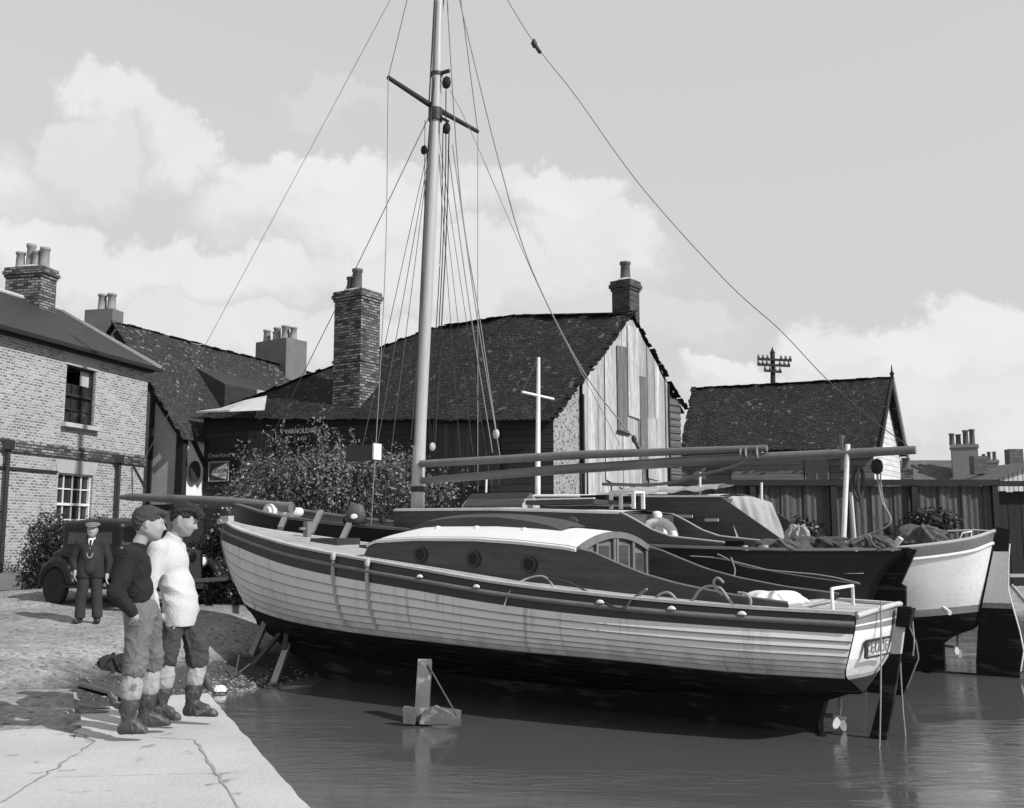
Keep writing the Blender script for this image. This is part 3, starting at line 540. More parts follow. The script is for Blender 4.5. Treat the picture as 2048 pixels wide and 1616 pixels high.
ez = lambda k: (LC.x+lw.x*k+lnm.x*.28, LC.y+lw.y*k+lnm.y*.28, LC.z+(Pc[2]-LC.z)*k/((P1[0]-LC.x)/lw.x)-.14)
Lw = (P1[0]-LC.x)/lw.x
kk = Lw*(RL.x-LC.x)/(A_[0]-LC.x)
e_a, e_b, e_c = ez(-.15), ez(kk), ez(Lw+.12)
e_m = ez(Lw*.60)
g.grid(roofgrid(e_b, e_m, tuple(Rg), tuple(RL), 20, 14, .05, .02, 8)); g.grid(roofgrid(e_m, e_c, (A_[0]+.1, A_[1], A_[2]), (Rg.x, Rg.y, Rg.z-.02), 24, 14, .08, .02, 10))
g.grid(roofgrid(e_a, e_b, tuple(RL), (LC.x+.02, LC.y+.05, LC.z+.02), 24, 10, .03, .02, 9))
g.add([tuple(RL), tuple(Rg), A_], [(0, 1, 2)]); g.quad(tuple(RL), A_, (P2r[0]+.2, P2r[1]+.1, zP2-.2), (RL.x+2, RL.y+3, zP2-.2)); g.add([tuple(RL), (RL.x+2, RL.y+3, zP2-.2), (LC.x+1.5, LC.y+6, LC.z)], [(0, 1, 2)]); g.add([tuple(RL), (LC.x+1.5, LC.y+6, LC.z), (LC.x, LC.y, LC.z)], [(0, 1, 2)])
obj('roof', g, M_['tile'], ws)
tedge(M_['tile'], ws, (e_c[0], e_c[1], e_c[2]+.02), (A_[0]+.12, A_[1], A_[2]), 46, 5, l=.2); tedge(M_['tile'], ws, tuple(RL), (Rg.x, Rg.y, Rg.z-.02), 14, 7, l=.2, up=.0); tedge(M_['tile'], ws, tuple(Rg), (A_[0], A_[1], A_[2]-.02), 18, 17, l=.2, up=-.04)
tedge(M_['tile'], ws, e_a, e_c, 90, 9, l=.14, up=0); tedge(M_['tile'], ws, (A_[0], A_[1], A_[2]), (P2r[0]+.22, P2r[1]+.1, zP2-.12), 34, 6, l=.16); tedge(M_['tile'], ws, (LC.x, LC.y, LC.z), tuple(RL), 50, 12, l=.2, up=-.02)
g = MB(); q0 = Vector(e_a)+Vector((.1, 0, .12)); q1 = at(530, 823, 27.2); q2 = at(534, 797, 28.1); q3 = at(440, 822, 28.0)
g.add([tuple(q0), tuple(at(460, 826, 27.1)), tuple(q1), tuple(q2), tuple(at(490, 806, 27.9)), tuple(q3)], [(0, 1, 2, 3, 4, 5)])
o_ = [Vector(v)+Vector((0, -.06, .03)) for v in g.v]; g = MB(); g.prism([tuple(v) for v in o_], (0, .03, .05)); obj('lead_patch', g, M_['cement'], ws)
# gable: flint corner, vertical patched boards, weatherboard strip
gdv = Vector((A_[0]-P1[0], A_[1]-P1[1])); gspan = Vector((P2r[0]-P1[0], P2r[1]-P1[1])); gl = gspan.length; gu = gspan.normalized(); gn = Vector((gu.y, -gu.x))
apk = (Vector((A_[0], A_[1]))-Vector(P1)).dot(gu)
def gp(k, z, o=0): return (P1[0]+gu.x*k+gn.x*o, P1[1]+gu.y*k+gn.y*o, z)
def gtop(k): return (Pc[2]+(A_[2]-Pc[2])*k/apk if k < apk else A_[2]+(zP2-A_[2])*(k-apk)/(gl-apk))-.1
g = MB(); g.add([gp(0, 0), gp(1.0, 0), gp(1.0, gtop(1.0)), gp(0, gtop(0))], [(0, 1, 2, 3)]); obj('flint_corner', g, M_['flint'], ws)
g = MB(); g.add([gp(1, 0), gp(gl, 0), gp(gl, gtop(gl)), gp(apk, gtop(apk)), gp(1, gtop(1))], [(0, 1, 2, 3, 4)]); obj('gable_backing', g, M_['blackwood'], ws)
bt = [mat('gable_board_%s' % n_, v, .9, .6, 1.3, .5, 12, stretch=(6, 6, .35), fine=.6) for n_, v in (('pale', .42), ('grey', .26), ('silver', .34), ('dark', .13))]
g = MB(); rr = random.Random(21); k = .98; kend = gl-.62
while k < kend:
    w_ = rr.uniform(.16, .34); w_ = min(w_, kend-k); zt = min(gtop(k), gtop(k+w_)); zm = .6+rr.uniform(1.2, 3.3); zm = min(zm, zt-.3)
    tone = rr.choices([0, 1, 2, 3], [5, 3, 4, 1.3])[0]; g.m = tone
    o1 = rr.uniform(.02, .05); g.prism([gp(k, .4, o1), gp(k+w_-.012, .4, o1), gp(k+w_-.012, zm, o1), gp(k, zm+rr.uniform(-.05, .05), o1)], (gn.x*.02, gn.y*.02, 0))
    g.m = rr.choices([0, 1, 2, 3], [5, 2, 4, 1.3])[0]; o2 = rr.uniform(.05, .09)
    g.prism([gp(k, zm-.06, o2), gp(k+w_-.012, zm-.06+rr.uniform(-.1, .05), o2), gp(k+w_-.012, gtop(k+w_), o2), gp(k, gtop(k), o2)], (gn.x*.02, gn.y*.02, 0)); k += w_
for ka_, kb_, za_, zb_, tn in ((2.35, 2.75, 4.2, 6.4, 3), (3.3, 3.62, 3.4, 5.7, 3), (2.8, 3.28, 4.6, 7.0, 0), (3.62, 4.1, 3.0, 4.6, 2)):
    zb_ = min(zb_, gtop(ka_), gtop(kb_)); g.m = tn; g.prism([gp(ka_, za_, .11), gp(kb_, za_-.06, .11), gp(kb_, zb_, .11), gp(ka_, zb_, .11)], (gn.x*.025, gn.y*.025, 0))
obj('gable_boards', g, bt, ws)
g = MB(); z = .5
while z < gtop(gl)+.4:
    a_, b_ = gl-.62, gl+.02; zz = z+.2
    if zz < gtop(gl-.3)+.1: g.prism([gp(a_, z, .06), gp(b_, z, .06), gp(b_, zz, .02), gp(a_, zz, .02)], (gn.x*.02, gn.y*.02, 0))
    z += .19
obj('weatherboard', g, M_['shedwall'], ws)
g = MB(); g.beam(gp(.99, .4, .1), gp(.99, gtop(1)-.3, .1), .06, .05, up=(gu.x, gu.y, 0)); g.beam(gp(2.3, 4.15, .14), gp(2.85, 4.1, .14), .04, .05); g.beam(gp(kend, .4, .1), gp(kend, gtop(kend), .1), .07, .06, up=(gu.x, gu.y, 0)); obj('gable_batten', g, M_['blackwood'], ws)
# two chimneys
cb = at(707, 762, 26.6); zt = at(707, 575, 26.6).z
chimney(ws, 'chimney', (cb.x-.02, cb.y+.55), .98, .78, 3.8, zt-.3, R(-33), M_['chimbrick'], [(.02, -.05, .66, .14), (-.27, .0, .48, .11)], M_['potdark'])
g = MB(Matrix.Translation((cb.x-.02, cb.y+.55, 0)) @ Matrix.Rotation(R(-33), 4, 'Z')); g.box((0, 0, 6.2), (1.04, .84, .07)); obj('chimney_band', g, M_['chimbrick'], ws)
cb = at(1252, 640, 26.6); zt = at(1252, 566, 26.6).z
chimney(ws, 'chimney', (cb.x, cb.y), .56, .5, 6.5, zt-.25, R(-38), M_['darkbrick'], [(0, 0, .55, .14)], M_['potdark'], cap=True)
# lettering painted on the dark wall, and boards
def on_front(px, py, off=.03):
    u = (px-1024)/2000; v = (808-py)/2000; c, s = math.cos(PITCH), math.sin(PITCH); d = Vector((u, c-v*s, s+v*c))
    t = (LC.x*lnm.x+LC.y*lnm.y+off)/(d.x*lnm.x+d.y*lnm.y); return Vector((d.x*t, d.y*t, EYE+d.z*t))
def FT(p): return Matrix.Translation(p) @ Matrix(((lw.x, 0, lnm.x, 0), (lw.y, 0, lnm.y, 0), (0, 1, 0, 0), (0, 0, 0, 1)))
pxm = 27.0/2000
g = MB(); g.text('Overford', FT(on_front(438, 911)), .17, .004, 1.25); obj('painted_lettering', g, M_['cement'], ws)
g = MB(); g.text('Always Fine', FT(on_front(437, 975)), .16, .004, 1.1); obj('painted_lettering', g, M_['sootrender'], ws)
p_ = on_front(438, 943, .06)
ss_ = thing('enamel_sign', 'small framed enamel soap advertisement reading HUDSON\'S SOAP on the dark wall', 'sign', tuple(p_))
W2, H2 = .36, .27
g = MB(FT(p_)); g.box((0, 0, 0), (2*W2, 2*H2, .02)); obj('plate', g, M_['enamel'], ss_)
g = MB(FT(p_)); g.prism([(-.26, .03, .011), (-.26, -.09, .011), (.3, -.235, .011), (.3, .235, .011)], (0, 0, .004)); obj('wedge', g, M_['hullwc'], ss_)
g = MB(FT(p_))
for a, b_ in (((-W2, -H2), (W2, -H2)), ((W2, -H2), (W2, H2)), ((W2, H2), (-W2, H2)), ((-W2, H2), (-W2, -H2))): g.beam((*a, .015), (*b_, .015), .025, .02)
obj('border', g, M_['cement'], ss_)
g = MB(FT(p_)); g.text("HUDSON'S", Matrix.Translation((.025, .01, .016)), .155, .003, .92); g.text('SOAP', Matrix.Translation((.14, -.12, .016)), .08, .003, 1.2); obj('lettering', g, M_['blackwood'], ss_)
pb = on_front(602, 868, .07)
fb = thing('fascia_board', 'dark painted board lettered VARNOLENES CO half hidden by the shrub', 'sign', tuple(pb))
g = MB(FT(pb)); g.box((0, 0, 0), (1.25, .5, .03)); obj('board', g, M_['blackwood'], fb)
g = MB(FT(pb)); g.text('VARNOLENES', Matrix.Translation((0, .08, .02)), .19, .004, .92); g.text('& CO', Matrix.Translation((.05, -.13, .02)), .13, .003, 1.0); obj('lettering', g, M_['hullwc'], fb)
# doors and windows in the long wall
for x0_, y0_, x1_, y1_ in ((498, 862, 548, 980), (860, 850, 1000, 975)):
    a = on_front(x0_, y0_, .04); b_ = on_front(x1_, y0_, .04); zb_ = on_front(x0_, y1_, .04).z; g = MB(); g.prism([(a.x, a.y, zb_), (b_.x, b_.y, zb_), (b_.x, b_.y, a.z), (a.x, a.y, a.z)], (lnm.x*.03, lnm.y*.03, 0)); obj('door', g, M_['fdoor'], ws)
# ------------------------------------------------------------------ weatherboarded shed at the right
S1 = at(1746, 886, 28.0); SA = at(1781, 757, 29.7); SF = at(1812, 900, 31.3); SLe = at(1355, 886, 29.6); SLr = at(1388, 775, 31.2)
sh = thing('weatherboard_shed', 'black weatherboarded shed with steep tiled roof and pale gable end at the right', 'shed', (S1.x, S1.y, .5))
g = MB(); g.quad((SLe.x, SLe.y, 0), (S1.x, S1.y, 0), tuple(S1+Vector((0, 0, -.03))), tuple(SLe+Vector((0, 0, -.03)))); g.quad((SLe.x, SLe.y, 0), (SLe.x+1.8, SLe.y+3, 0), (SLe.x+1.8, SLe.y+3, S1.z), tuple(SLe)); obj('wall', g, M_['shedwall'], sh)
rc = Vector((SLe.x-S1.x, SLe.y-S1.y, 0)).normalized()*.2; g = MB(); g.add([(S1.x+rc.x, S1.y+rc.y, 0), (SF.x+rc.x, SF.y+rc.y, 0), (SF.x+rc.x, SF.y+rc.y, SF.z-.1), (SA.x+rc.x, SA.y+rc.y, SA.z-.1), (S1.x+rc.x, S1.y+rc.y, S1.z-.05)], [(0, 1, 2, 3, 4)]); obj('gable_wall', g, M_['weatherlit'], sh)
g = MB(); dn = Vector((.10, -.30, -.22)); e0 = SLe+dn; e1 = S1+dn+Vector((-.02, .05, 0)); r1 = SA+Vector((.02, 0, .06))
g.grid(roofgrid(tuple(e0), tuple(e1), tuple(r1), tuple(SLr), 34, 12, .04, .015, 11)); bk = SF+Vector((.06, .1, -.2)); g.quad(tuple(SLr), tuple(r1), tuple(bk), (SLr.x+1.8, SLr.y+2.5, bk.z)); obj('roof', g, M_['tile'], sh)
tedge(M_['tile'], sh, tuple(SLr), tuple(r1), 34, 17, l=.2, up=-.03); tedge(M_['tile'], sh, tuple(e0), tuple(SLr), 22, 18); tedge(M_['tile'], sh, tuple(e0), tuple(e1), 40, 19, up=0)
g = MB(); ov = Vector((.025, -.01, 0)); g.beam(tuple(e1+ov), tuple(r1+ov+Vector((0, 0, -.08))), .04, .16); obj('bargeboard', g, M_['blackwood'], sh)
g = MB(); g.beam(tuple(r1+ov+Vector((.02, 0, -.08))), tuple(bk+ov+Vector((0, 0, 0))), .06, .2); obj('bargeboard', g, M_['rub'], sh)
g = MB(Matrix.Translation(r1+ov)); g.lathe([(.05, -.2), (.05, .05), (.08, .08), (.03, .16), (.01, .36)], 8); obj('finial', g, M_['blackwood'], sh)
sn = Vector((S1.y-SLe.y, -(S1.x-SLe.x))).normalized(); sw = Vector((S1.x-SLe.x, S1.y-SLe.y)).normalized()
def on_shed(px, py, off=.03):
    u = (px-1024)/2000; v = (808-py)/2000; c, s = math.cos(PITCH), math.sin(PITCH); d = Vector((u, c-v*s, s+v*c))
    t = (S1.x*sn.x+S1.y*sn.y+off)/(d.x*sn.x+d.y*sn.y); return Vector((d.x*t, d.y*t, EYE+d.z*t))
if True:
    a = on_shed(1609, 915, .02); b_ = on_shed(1656, 960, .02); xm = (a+b_)/2
    g = MB(); g.prism([(a.x, a.y, b_.z), (b_.x, b_.y, b_.z), (b_.x, b_.y, a.z), (a.x, a.y, a.z)], (sn.x*.01, sn.y*.01, 0)); wn_ = obj('window', g, M_['glass'], sh)
    g = MB()
    for p, q in (((a.x, a.z), (a.x, b_.z)), ((b_.x, a.z), (b_.x, b_.z)), ((xm.x, a.z), (xm.x, b_.z)), ((a.x, xm.z), (b_.x, xm.z)), ((a.x, a.z), (b_.x, a.z))):
        f_ = lambda x: a.y+(b_.y-a.y)*(x-a.x)/(b_.x-a.x)-.03; g.beam((p[0], f_(p[0]), p[1]), (q[0], f_(q[0]), q[1]), .03, .035)
    obj('frame', g, M_['sootrender'], wn_)
    for x0_, x1_ in ((1462, 1608), (1352, 1412)):
        a = on_shed(x0_, 922, .03); b_ = on_shed(x1_, 965, .03); g = MB(); g.prism([(a.x, a.y, b_.z), (b_.x, b_.y, b_.z), (b_.x, b_.y, a.z), (a.x, a.y, a.z)], (sn.x*.04, sn.y*.04, 0)); obj('shutter', g, M_['shutter'], sh)
# ------------------------------------------------------------------ telegraph pole
tpz = at(1545, 706, 48); tb = Vector((tpz.x-.15, 48, .5))
tg = thing('telegraph_pole', 'dark telegraph pole with three crossarms rising behind the shed roof', 'telegraph pole', tuple(tb))
g = MB(); g.tube([tb, (tpz.x, 48, tpz.z)], [.17, .11], 10); g.lathe([(.14, 0), (.06, .15), (.01, .3)], 8, Matrix.Translation((tpz.x, 48, tpz.z))); obj('pole', g, M_['pole'], tg)
for (yy, x0_, x1_) in ((718, 1515, 1583), (729, 1515, 1580), (741, 1528, 1563)):
    a = at(x0_, yy, 47.85); b_ = at(x1_, yy+3, 47.85); g = MB(); g.beam(a, b_, .09, .11); ca_ = obj('crossarm', g, M_['pole'], tg)
    n_ = 8 if x1_-x0_ > 50 else 4
    for i in range(n_):
        if n_ == 8 and i in (3, 4): continue
        p = a+(b_-a)*((i+.25)/(n_-.5)); g = MB(Matrix.Translation(p)); g.lathe([(.025, .04), (.07, .07), (.07, .12), (.045, .15), (.06, .2), (.02, .23)], 8); obj('insulator', g, M_['insul'], ca_)
# ------------------------------------------------------------------ fences
FY = 22.3
fz = at(1700, 961, FY).z; xa = at(1338, 961, FY).x; xb = at(1989, 961, FY).x
fn = thing('corrugated_fence', 'dark weathered fence of tall vertical sheets with a heavy top rail behind the boats', 'fence', (xa, FY, .2))
g = MB(); n_ = 300; P = []
for i in range(n_+1):
    x = xa+(xb-xa)*i/n_; ph = (x/.5) % 1; oy = .05 if .42 < ph < .95 else 0.0; oy += .012*math.sin(x*40)
    P.append([(x, FY+oy, 0), (x, FY+oy, fz-.12)])
g.grid(np.array(P), smooth=False); obj('panel', g, M_['fenceb'], fn)
g = MB(); g.beam((xa, FY-.05, fz-.05), (xb+.05, FY-.05, fz-.05), .2, .13); obj('top_rail', g, M_['blackwood'], fn)
for i in range(5):
    x = xa+(xb-xa)*(i+.02)/4.05; g = MB(); g.box((x, FY-.08, fz/2-.05), (.13, .1, fz)); obj('post', g, M_['blackwood'], fn)
FY2 = 24.5; xa2 = at(1992, 960, FY2).x; z2 = at(2000, 983, FY2).z
f2 = thing('board_fence', 'blacker board fence set further back at the right edge', 'fence', (xa2, FY2, .2))
g = MB()
for i in range(46): g.box((xa2+.16*i, FY2+.01*(i % 2), z2/2), (.15, .03, z2+.03*math.sin(i*2.3)))
obj('panel', g, M_['blackwood'], f2)
g = MB(); z3 = at(2000, 968, FY2).z; g.beam((xa2-.2, FY2-.2, z3), (xa2+8, FY2-.2, z3), .25, .12); obj('top_rail', g, M_['blackwood'], f2)
# far houses beyond the fence
def fbx(px0, px1, Y): return at(px0, 950, Y).x, at(px1, 950, Y).x
ft = thing('far_terrace', 'distant brick terrace with low tiled roof and two tall stacks beyond the fence', 'house', (at(1880, 1000, 62).x, 62, 0))
x0_, x1_ = fbx(1800, 1965, 62); zr = at(1880, 922, 62).z; g = MB(); g.box(((x0_+x1_)/2, 66, 1.5), (x1_-x0_, 7, 4)); obj('wall', g, M_['farwall'], ft)
g = MB(); g.quad((x0_, 62, 3.6), (x1_, 62, 3.6), (x1_, 65.5, zr+.3), (x0_, 65.5, zr+.3)); g.quad((x1_, 69, 3.6), (x0_, 69, 3.6), (x0_, 65.5, zr+.3), (x1_, 65.5, zr+.3)); obj('roof', g, M_['fartile'], ft)
g = MB(); g.add([(x1_, 62, 3.6), (x1_, 69, 3.6), (x1_, 65.5, zr+.3)], [(0, 1, 2)]); obj('gable_edge', g, M_['farwhite'], ft)
c_ = at(1930, 930, 63.5); zt = at(1930, 899, 63.5).z; chimney(ft, 'chimney', (c_.x, 63.5), 1.5, 1.2, 3, zt, R(-20), M_['farwall'], [(-.7, -.2, .75, .16), (-.3, .1, .7, .16), (.12, 0, .95, .17), (.5, 0, 1.0, .17)], M_['potdark'], cap=False)
c_ = at(1979, 930, 72); zt = at(1979, 928, 72).z; chimney(ft, 'chimney', (c_.x, 72), 1.1, .8, 2, zt, R(-20), M_['farwall'], [(-.35, 0, .45, .13), (0, 0, .6, .13), (.35, 0, .6, .13)], M_['potdark'], cap=False)
c_ = at(1813, 950, 50); fs = thing('far_stack', 'short distant chimney stack with one pot beside the pale gable', 'chimney', (c_.x, 50, 0))
chimney(fs, 'stack', (c_.x, 50), .62, .6, 1, at(1813, 938, 50).z, R(-20), M_['chimbrick'], [(0, 0, .55, .2)], M_['potdark'], cap=False, band=False)
fsd = thing('far_shed', 'distant low shed with pale boarded gable at the right edge', 'shed', (at(2030, 1000, 52).x, 52, 0))
x0_ = at(1993, 960, 52).x; g = MB(); zz = at(1995, 955, 52).z; za_ = at(2100, 918, 52).z; g.add([(x0_, 52, 0), (x0_+7, 52, 0), (x0_+7, 52, zz), (x0_+3.2, 52, za_), (x0_, 52, zz)], [(0, 1, 2, 3, 4)]); obj('gable_wall', g, M_['farwhite'], fsd)
g = MB(); g.quad((x0_-.3, 51.7, zz-.1), (x0_+3.2, 51.7, za_+.08), (x0_+3.2, 60, za_+.08), (x0_-.3, 60, zz-.1)); g.quad((x0_+7.3, 51.7, zz-.1), (x0_+3.2, 51.7, za_+.08), (x0_+3.2, 60, za_+.08), (x0_+7.3, 60, zz-.1)); g.box((x0_+1.0, 56, zz+.9), (.8, .6, 1.0)); g.box((x0_+4.0, 58, za_+.5), (.8, .6, 1.0)); obj('roof', g, M_['fartile'], fsd)
# ------------------------------------------------------------------ shrubs
def foliage(g, blobs, n, size, seed, squash=.5, spread=.05):
    rr = random.Random(seed); tw = sum(b_[3] for b_ in blobs)
    for _ in range(n):
        q = rr.random()*tw
        for b_ in blobs:
            q -= b_[3]
            if q <= 0: break
        c, rad, den = b_[0], b_[1], b_[2]
        d = Vector((rr.gauss(0, 1), rr.gauss(0, 1), rr.gauss(0, 1))).normalized()*(rr.random()**den)
        p = Vector((c[0]+d.x*rad[0], c[1]+d.y*rad[1], c[2]+d.z*rad[2]))+Vector((rr.gauss(0, spread), rr.gauss(0, spread), rr.gauss(0, spread)))
        nn = (d+Vector((rr.gauss(0, .6), rr.gauss(0, .6), rr.gauss(0, .6)))).normalized(); a = nn.orthogonal().normalized(); a.rotate(Matrix.Rotation(rr.uniform(0, 6.28), 3, nn)); b2 = nn.cross(a)
        s_ = size*rr.uniform(.6, 1.4); w_ = s_*squash
        g.add([p-a*s_, p+b2*w_, p+a*s_, p-b2*w_], [(0, 1, 2, 3)])
def sprig(g, rr, blobs, size):
    b_ = rr.choice(blobs); d = Vector((rr.gauss(0, .7), rr.gauss(-.3, .5), abs(rr.gauss(.5, .6)))).normalized(); p = Vector(b_[0])+Vector((d.x*b_[1][0], d.y*b_[1][1], d.z*b_[1][2]))*.8; L = rr.uniform(.25, .6); k = int(L/.035)
    for i in range(k):
        q = p+d*L*i/k+Vector((0, 0, .12*math.sin(i/k*2))); nn = Vector((rr.gauss(0, 1), rr.gauss(-.5, 1), rr.gauss(.4, 1))).normalized(); a = nn.orthogonal().normalized(); a.rotate(Matrix.Rotation(rr.uniform(0, 6.28), 3, nn)); b2 = nn.cross(a); s_ = size*rr.uniform(.6, 1.2)
        q = q+a*s_; g.add([q-a*s_, q+b2*s_*.45, q+a*s_, q-b2*s_*.45], [(0, 1, 2, 3)])
def bush(name, label, base, blobs, n, size, seed, m='leaf', extra=None, stems=6, cat='shrub', group=None, squash=.5, spread=.05, sprigs=0):
    rt = thing(name, label, cat, base, group=group); rr = random.Random(seed+50)
    cs = MB()
    for i in range(stems):
        b_ = rr.choice(blobs); tip = Vector(b_[0])+Vector((rr.uniform(-.4, .4)*b_[1][0], rr.uniform(-.4, .4)*b_[1][1], rr.uniform(0, .6)*b_[1][2])); bs = Vector(base)+Vector((rr.uniform(-.15, .15), rr.uniform(-.15, .15), -.1)); mid = (bs+tip)/2+Vector((rr.uniform(-.2, .2), 0, .1))
        cs.tube([bs, mid, tip], [.04, .025, .008], 6)
    obj('stem', cs, M_['bark'], rt)
    g = MB(); foliage(g, blobs, n, size, seed, squash, spread); [sprig(g, rr, blobs, size) for _ in range(sprigs)]; obj('crown', g, M_[m], rt)
    if extra: g = MB(); foliage(g, blobs, extra[0], extra[1], seed+9, .7); obj('blossom', g, M_['flower'], rt)
    return rt
rr = random.Random(77); bl = []
def bb(px, py, Y, rx, rz, den=.55, w=None): p = at(px, py, Y); bl.append((tuple(p), (rx, rx*.8, rz), den, w or rx*rz))
for px, py, rx, rz in ((530, 945, .65, .45), (600, 950, .7, .4), (655, 935, .7, .45), (705, 935, .7, .5), (642, 868, .12, .3), (560, 890, .12, .2), (760, 950, .7, .5), (560, 985, .85, .6), (640, 975, 1.0, .7), (730, 995, .9, .6), (810, 985, .55, .35), (500, 975, .5, .5), (880, 985, .5, .25), (800, 930, .35, .3), (480, 1010, .5, .4)):
    bb(px, py, 23.4+rr.uniform(-.5, .4), rx, rz)
bush('flowering_shrub', 'large rambling shrub with glossy leaves against the dark workshop wall', (-3.9, 23.6, .55), bl, 15000, .041, 3, 'leaf', (420, .026), stems=40, spread=.15, sprigs=120)
for (px, py, rx, rz, lab, sd_) in ((98, 1092, .62, .72, 'round clipped dark bush below the left part of the brick wall', 11), (196, 1090, .62, .62, 'round clipped dark bush behind the man in the cap', 12)):
    p = at(px, py, 21.2); bl = [(tuple(p), (rx*.8, rx*.8, rz), .33, 3), ((p.x-.12, p.y, p.z-.45), (rx*.85, rx*.8, .5), .35, 2), ((p.x+.2, p.y-.1, p.z+.1), (rx*.5, rx*.5, rz*.6), .4, 1)]
    bush('clipped_bush', lab, (p.x, p.y, .5), bl, 5200, .035, sd_, 'leafd', stems=5, group='clipped bushes by the brick house', spread=.04, sprigs=12)
bl = []
for px, py, rx, rz in ((400, 1105, .3, .3), (425, 1120, .35, .3), (440, 1080, .4, .35), (470, 1100, .35, .4), (395, 1140, .3, .3)): bb(px, py, 20.6, rx, rz)
bush('rose_bush', 'small bush with a few pale flowers between the white sweatered man and the bow', (-6.3, 20.6, .3), bl, 2600, .04, 31, 'leafd', (60, .04), stems=8)
bl = []
for px, py, rx, rz in ((440, 1165, .5, .33), (475, 1175, .45, .3), (410, 1185, .4, .22), (500, 1160, .4, .35), (440, 1140, .35, .2)): bb(px, py, 18.6, rx, rz)
bush('hedge', 'low black hedge mound beside the yacht bow', (-5.3, 18.6, .2), bl, 6500, .035, 33, 'leafd', stems=6, cat='hedge')
bl = []
for px, py, rx, rz in ((1865, 1045, .6, .3), (1600, 1060, .5, .25)): bb(px, py, 21.8, rx, rz)
bush('bramble', 'dark bramble growing at the foot of the fence behind the boats', (8.5, 21.8, .3), bl, 2200, .05, 35, 'leafd', stems=5)
# ------------------------------------------------------------------ boats
def cat_at(P, ts):
    P = np.asarray(P, float); k = len(P); out = []
    for q in ts:
        i = min(int(q), k-2); f = q-i; p1 = P[i]; p2 = P[i+1]; p0 = P[i-1] if i > 0 else 2*p1-p2; p3 = P[i+2] if i < k-2 else 2*p2-p1
        out.append(.5*((2*p1)+(-p0+p2)*f+(2*p0-5*p1+4*p2-p3)*f*f+(-p0+3*p1-3*p2+p3)*f**3))
    return np.array(out)
class Boat:
    def __init__(s, name, label, cat, ox, oy, al):
        s.rz = math.pi-R(al); s.root = thing(name, label, cat, (ox, oy, 0), s.rz); s.T = MW[s.root.name]; s.o = Vector((ox, oy)); s.al = R(al)
    def mb(s): return MB(s.T)
    def pl(s, px, py, yo=0.0):
        """point on the fore-and-aft plane at offset yo, in boat coordinates"""
        u = (px-1024)/2000; v = (808-py)/2000; c, sn_ = math.cos(PITCH), math.sin(PITCH); d = Vector((u, c-v*sn_, sn_+v*c)); ca, sa = math.cos(s.al), math.sin(s.al)
        n = Vector((-sa, -ca)); t = (yo+s.o.dot(n))/(d.x*n.x+d.y*n.y); lx = (d.x*t-s.o.x)*(-ca)+(d.y*t-s.o.y)*sa; return Vector((lx, yo, EYE+d.z*t))
    def part(s, name, g, m, par=None): return obj(name, g, m, par or s.root)
def surf(lines, nu, ts):
    C = np.array([catmull(l, nu) for l in lines])          # lines x nu x 3
    return np.array([cat_at(C[:, i], ts) for i in range(nu)])  # nu x nv x 3
def both(g, P, smooth=True):
    g.grid(P, smooth); Q = P.copy(); Q[..., 1] *= -1; g.grid(Q[:, ::-1], smooth)
def clinker(g, P0, P1, lines, nu, n, lap=.016):
    """planked sides between control lines P0..P1: every strake overlaps the next one below"""
    for i in range(n):
        a = P0+(P1-P0)*i/n; b_ = P0+(P1-P0)*(i+1)/n; ts = [a, a*.67+b_*.33, a*.33+b_*.67, b_]; S_ = surf(lines, nu, ts); du = np.gradient(S_, axis=0); dv = np.gradient(S_, axis=1); nn = np.cross(du, dv); L = np.linalg.norm(nn, axis=2, keepdims=True)
        nn = nn/np.maximum(L, 1e-6); nn *= np.sign(nn[..., 1:2]+1e-6); fade = np.clip((nu-1-np.arange(nu))/(nu*.05), 0, 1)[:, None, None]; o = np.array([0, lap*.33, lap*.66, lap])[None, :, None]*fade
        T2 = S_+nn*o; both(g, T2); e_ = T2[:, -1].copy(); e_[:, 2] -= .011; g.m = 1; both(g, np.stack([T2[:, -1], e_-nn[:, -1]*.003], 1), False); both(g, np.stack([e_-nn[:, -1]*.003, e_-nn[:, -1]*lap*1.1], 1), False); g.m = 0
def along(line, nu, dy=0, dz=0): C = catmull(line, nu).copy(); C[:, 1] += dy; C[:, 2] += dz; return C
# ---------------- the white clinker yacht
A = Boat('clinker_yacht', 'white clinker planked yacht with mahogany cabin, dark bulwark and three portholes, nearest the quay', 'yacht', 3.93, 10.95, 34)
ax = [0, 1.2, 2.6, 4.0, 5.4, 6.8, 8.0, 9.0, 9.9, 10.5]; ay = [.85, 1.08, 1.25, 1.31, 1.28, 1.14, .9, .6, .28, .03]
az0 = [.737, .77, .843, .944, 1.095, 1.235, 1.357, 1.479, 1.6, 1.723]; az1 = [.554, .583, .632, .717, .848, .969, 1.085, 1.216, 1.348, 1.445]
x3 = [.17, 1.3, 2.65, 4.0, 5.35, 6.7, 7.85, 8.75, 9.5, 10.0]; f3 = [.84, .86, .88, .88, .86, .8, .7, .55, .35, .8]; z3 = [.121, .127, .178, .198, .224, .236, .255, .28, .34, .442]
A0 = [(x, y, z) for x, y, z in zip(ax, ay, az0)]
A1 = [(x+(.03 if i == 0 else 0)+(.06 if i == 9 else 0), y*(1.01 if i else 1.0), z) for i, (x, y, z) in enumerate(zip(ax, ay, az1))]
A3 = [(x, y*f, z) for x, y, z, f in zip(x3, ay, z3, f3)]
A2 = [((a[0]+b_[0])/2+(.08 if i == 9 else 0), (a[1]*.55+b_[1]*.45)+.055*(1-i/9)**.3, a[2]*.42+b_[2]*.58) for i, (a, b_) in enumerate(zip(A1, A3))]
A2[-1] = (10.34, .03, .95)
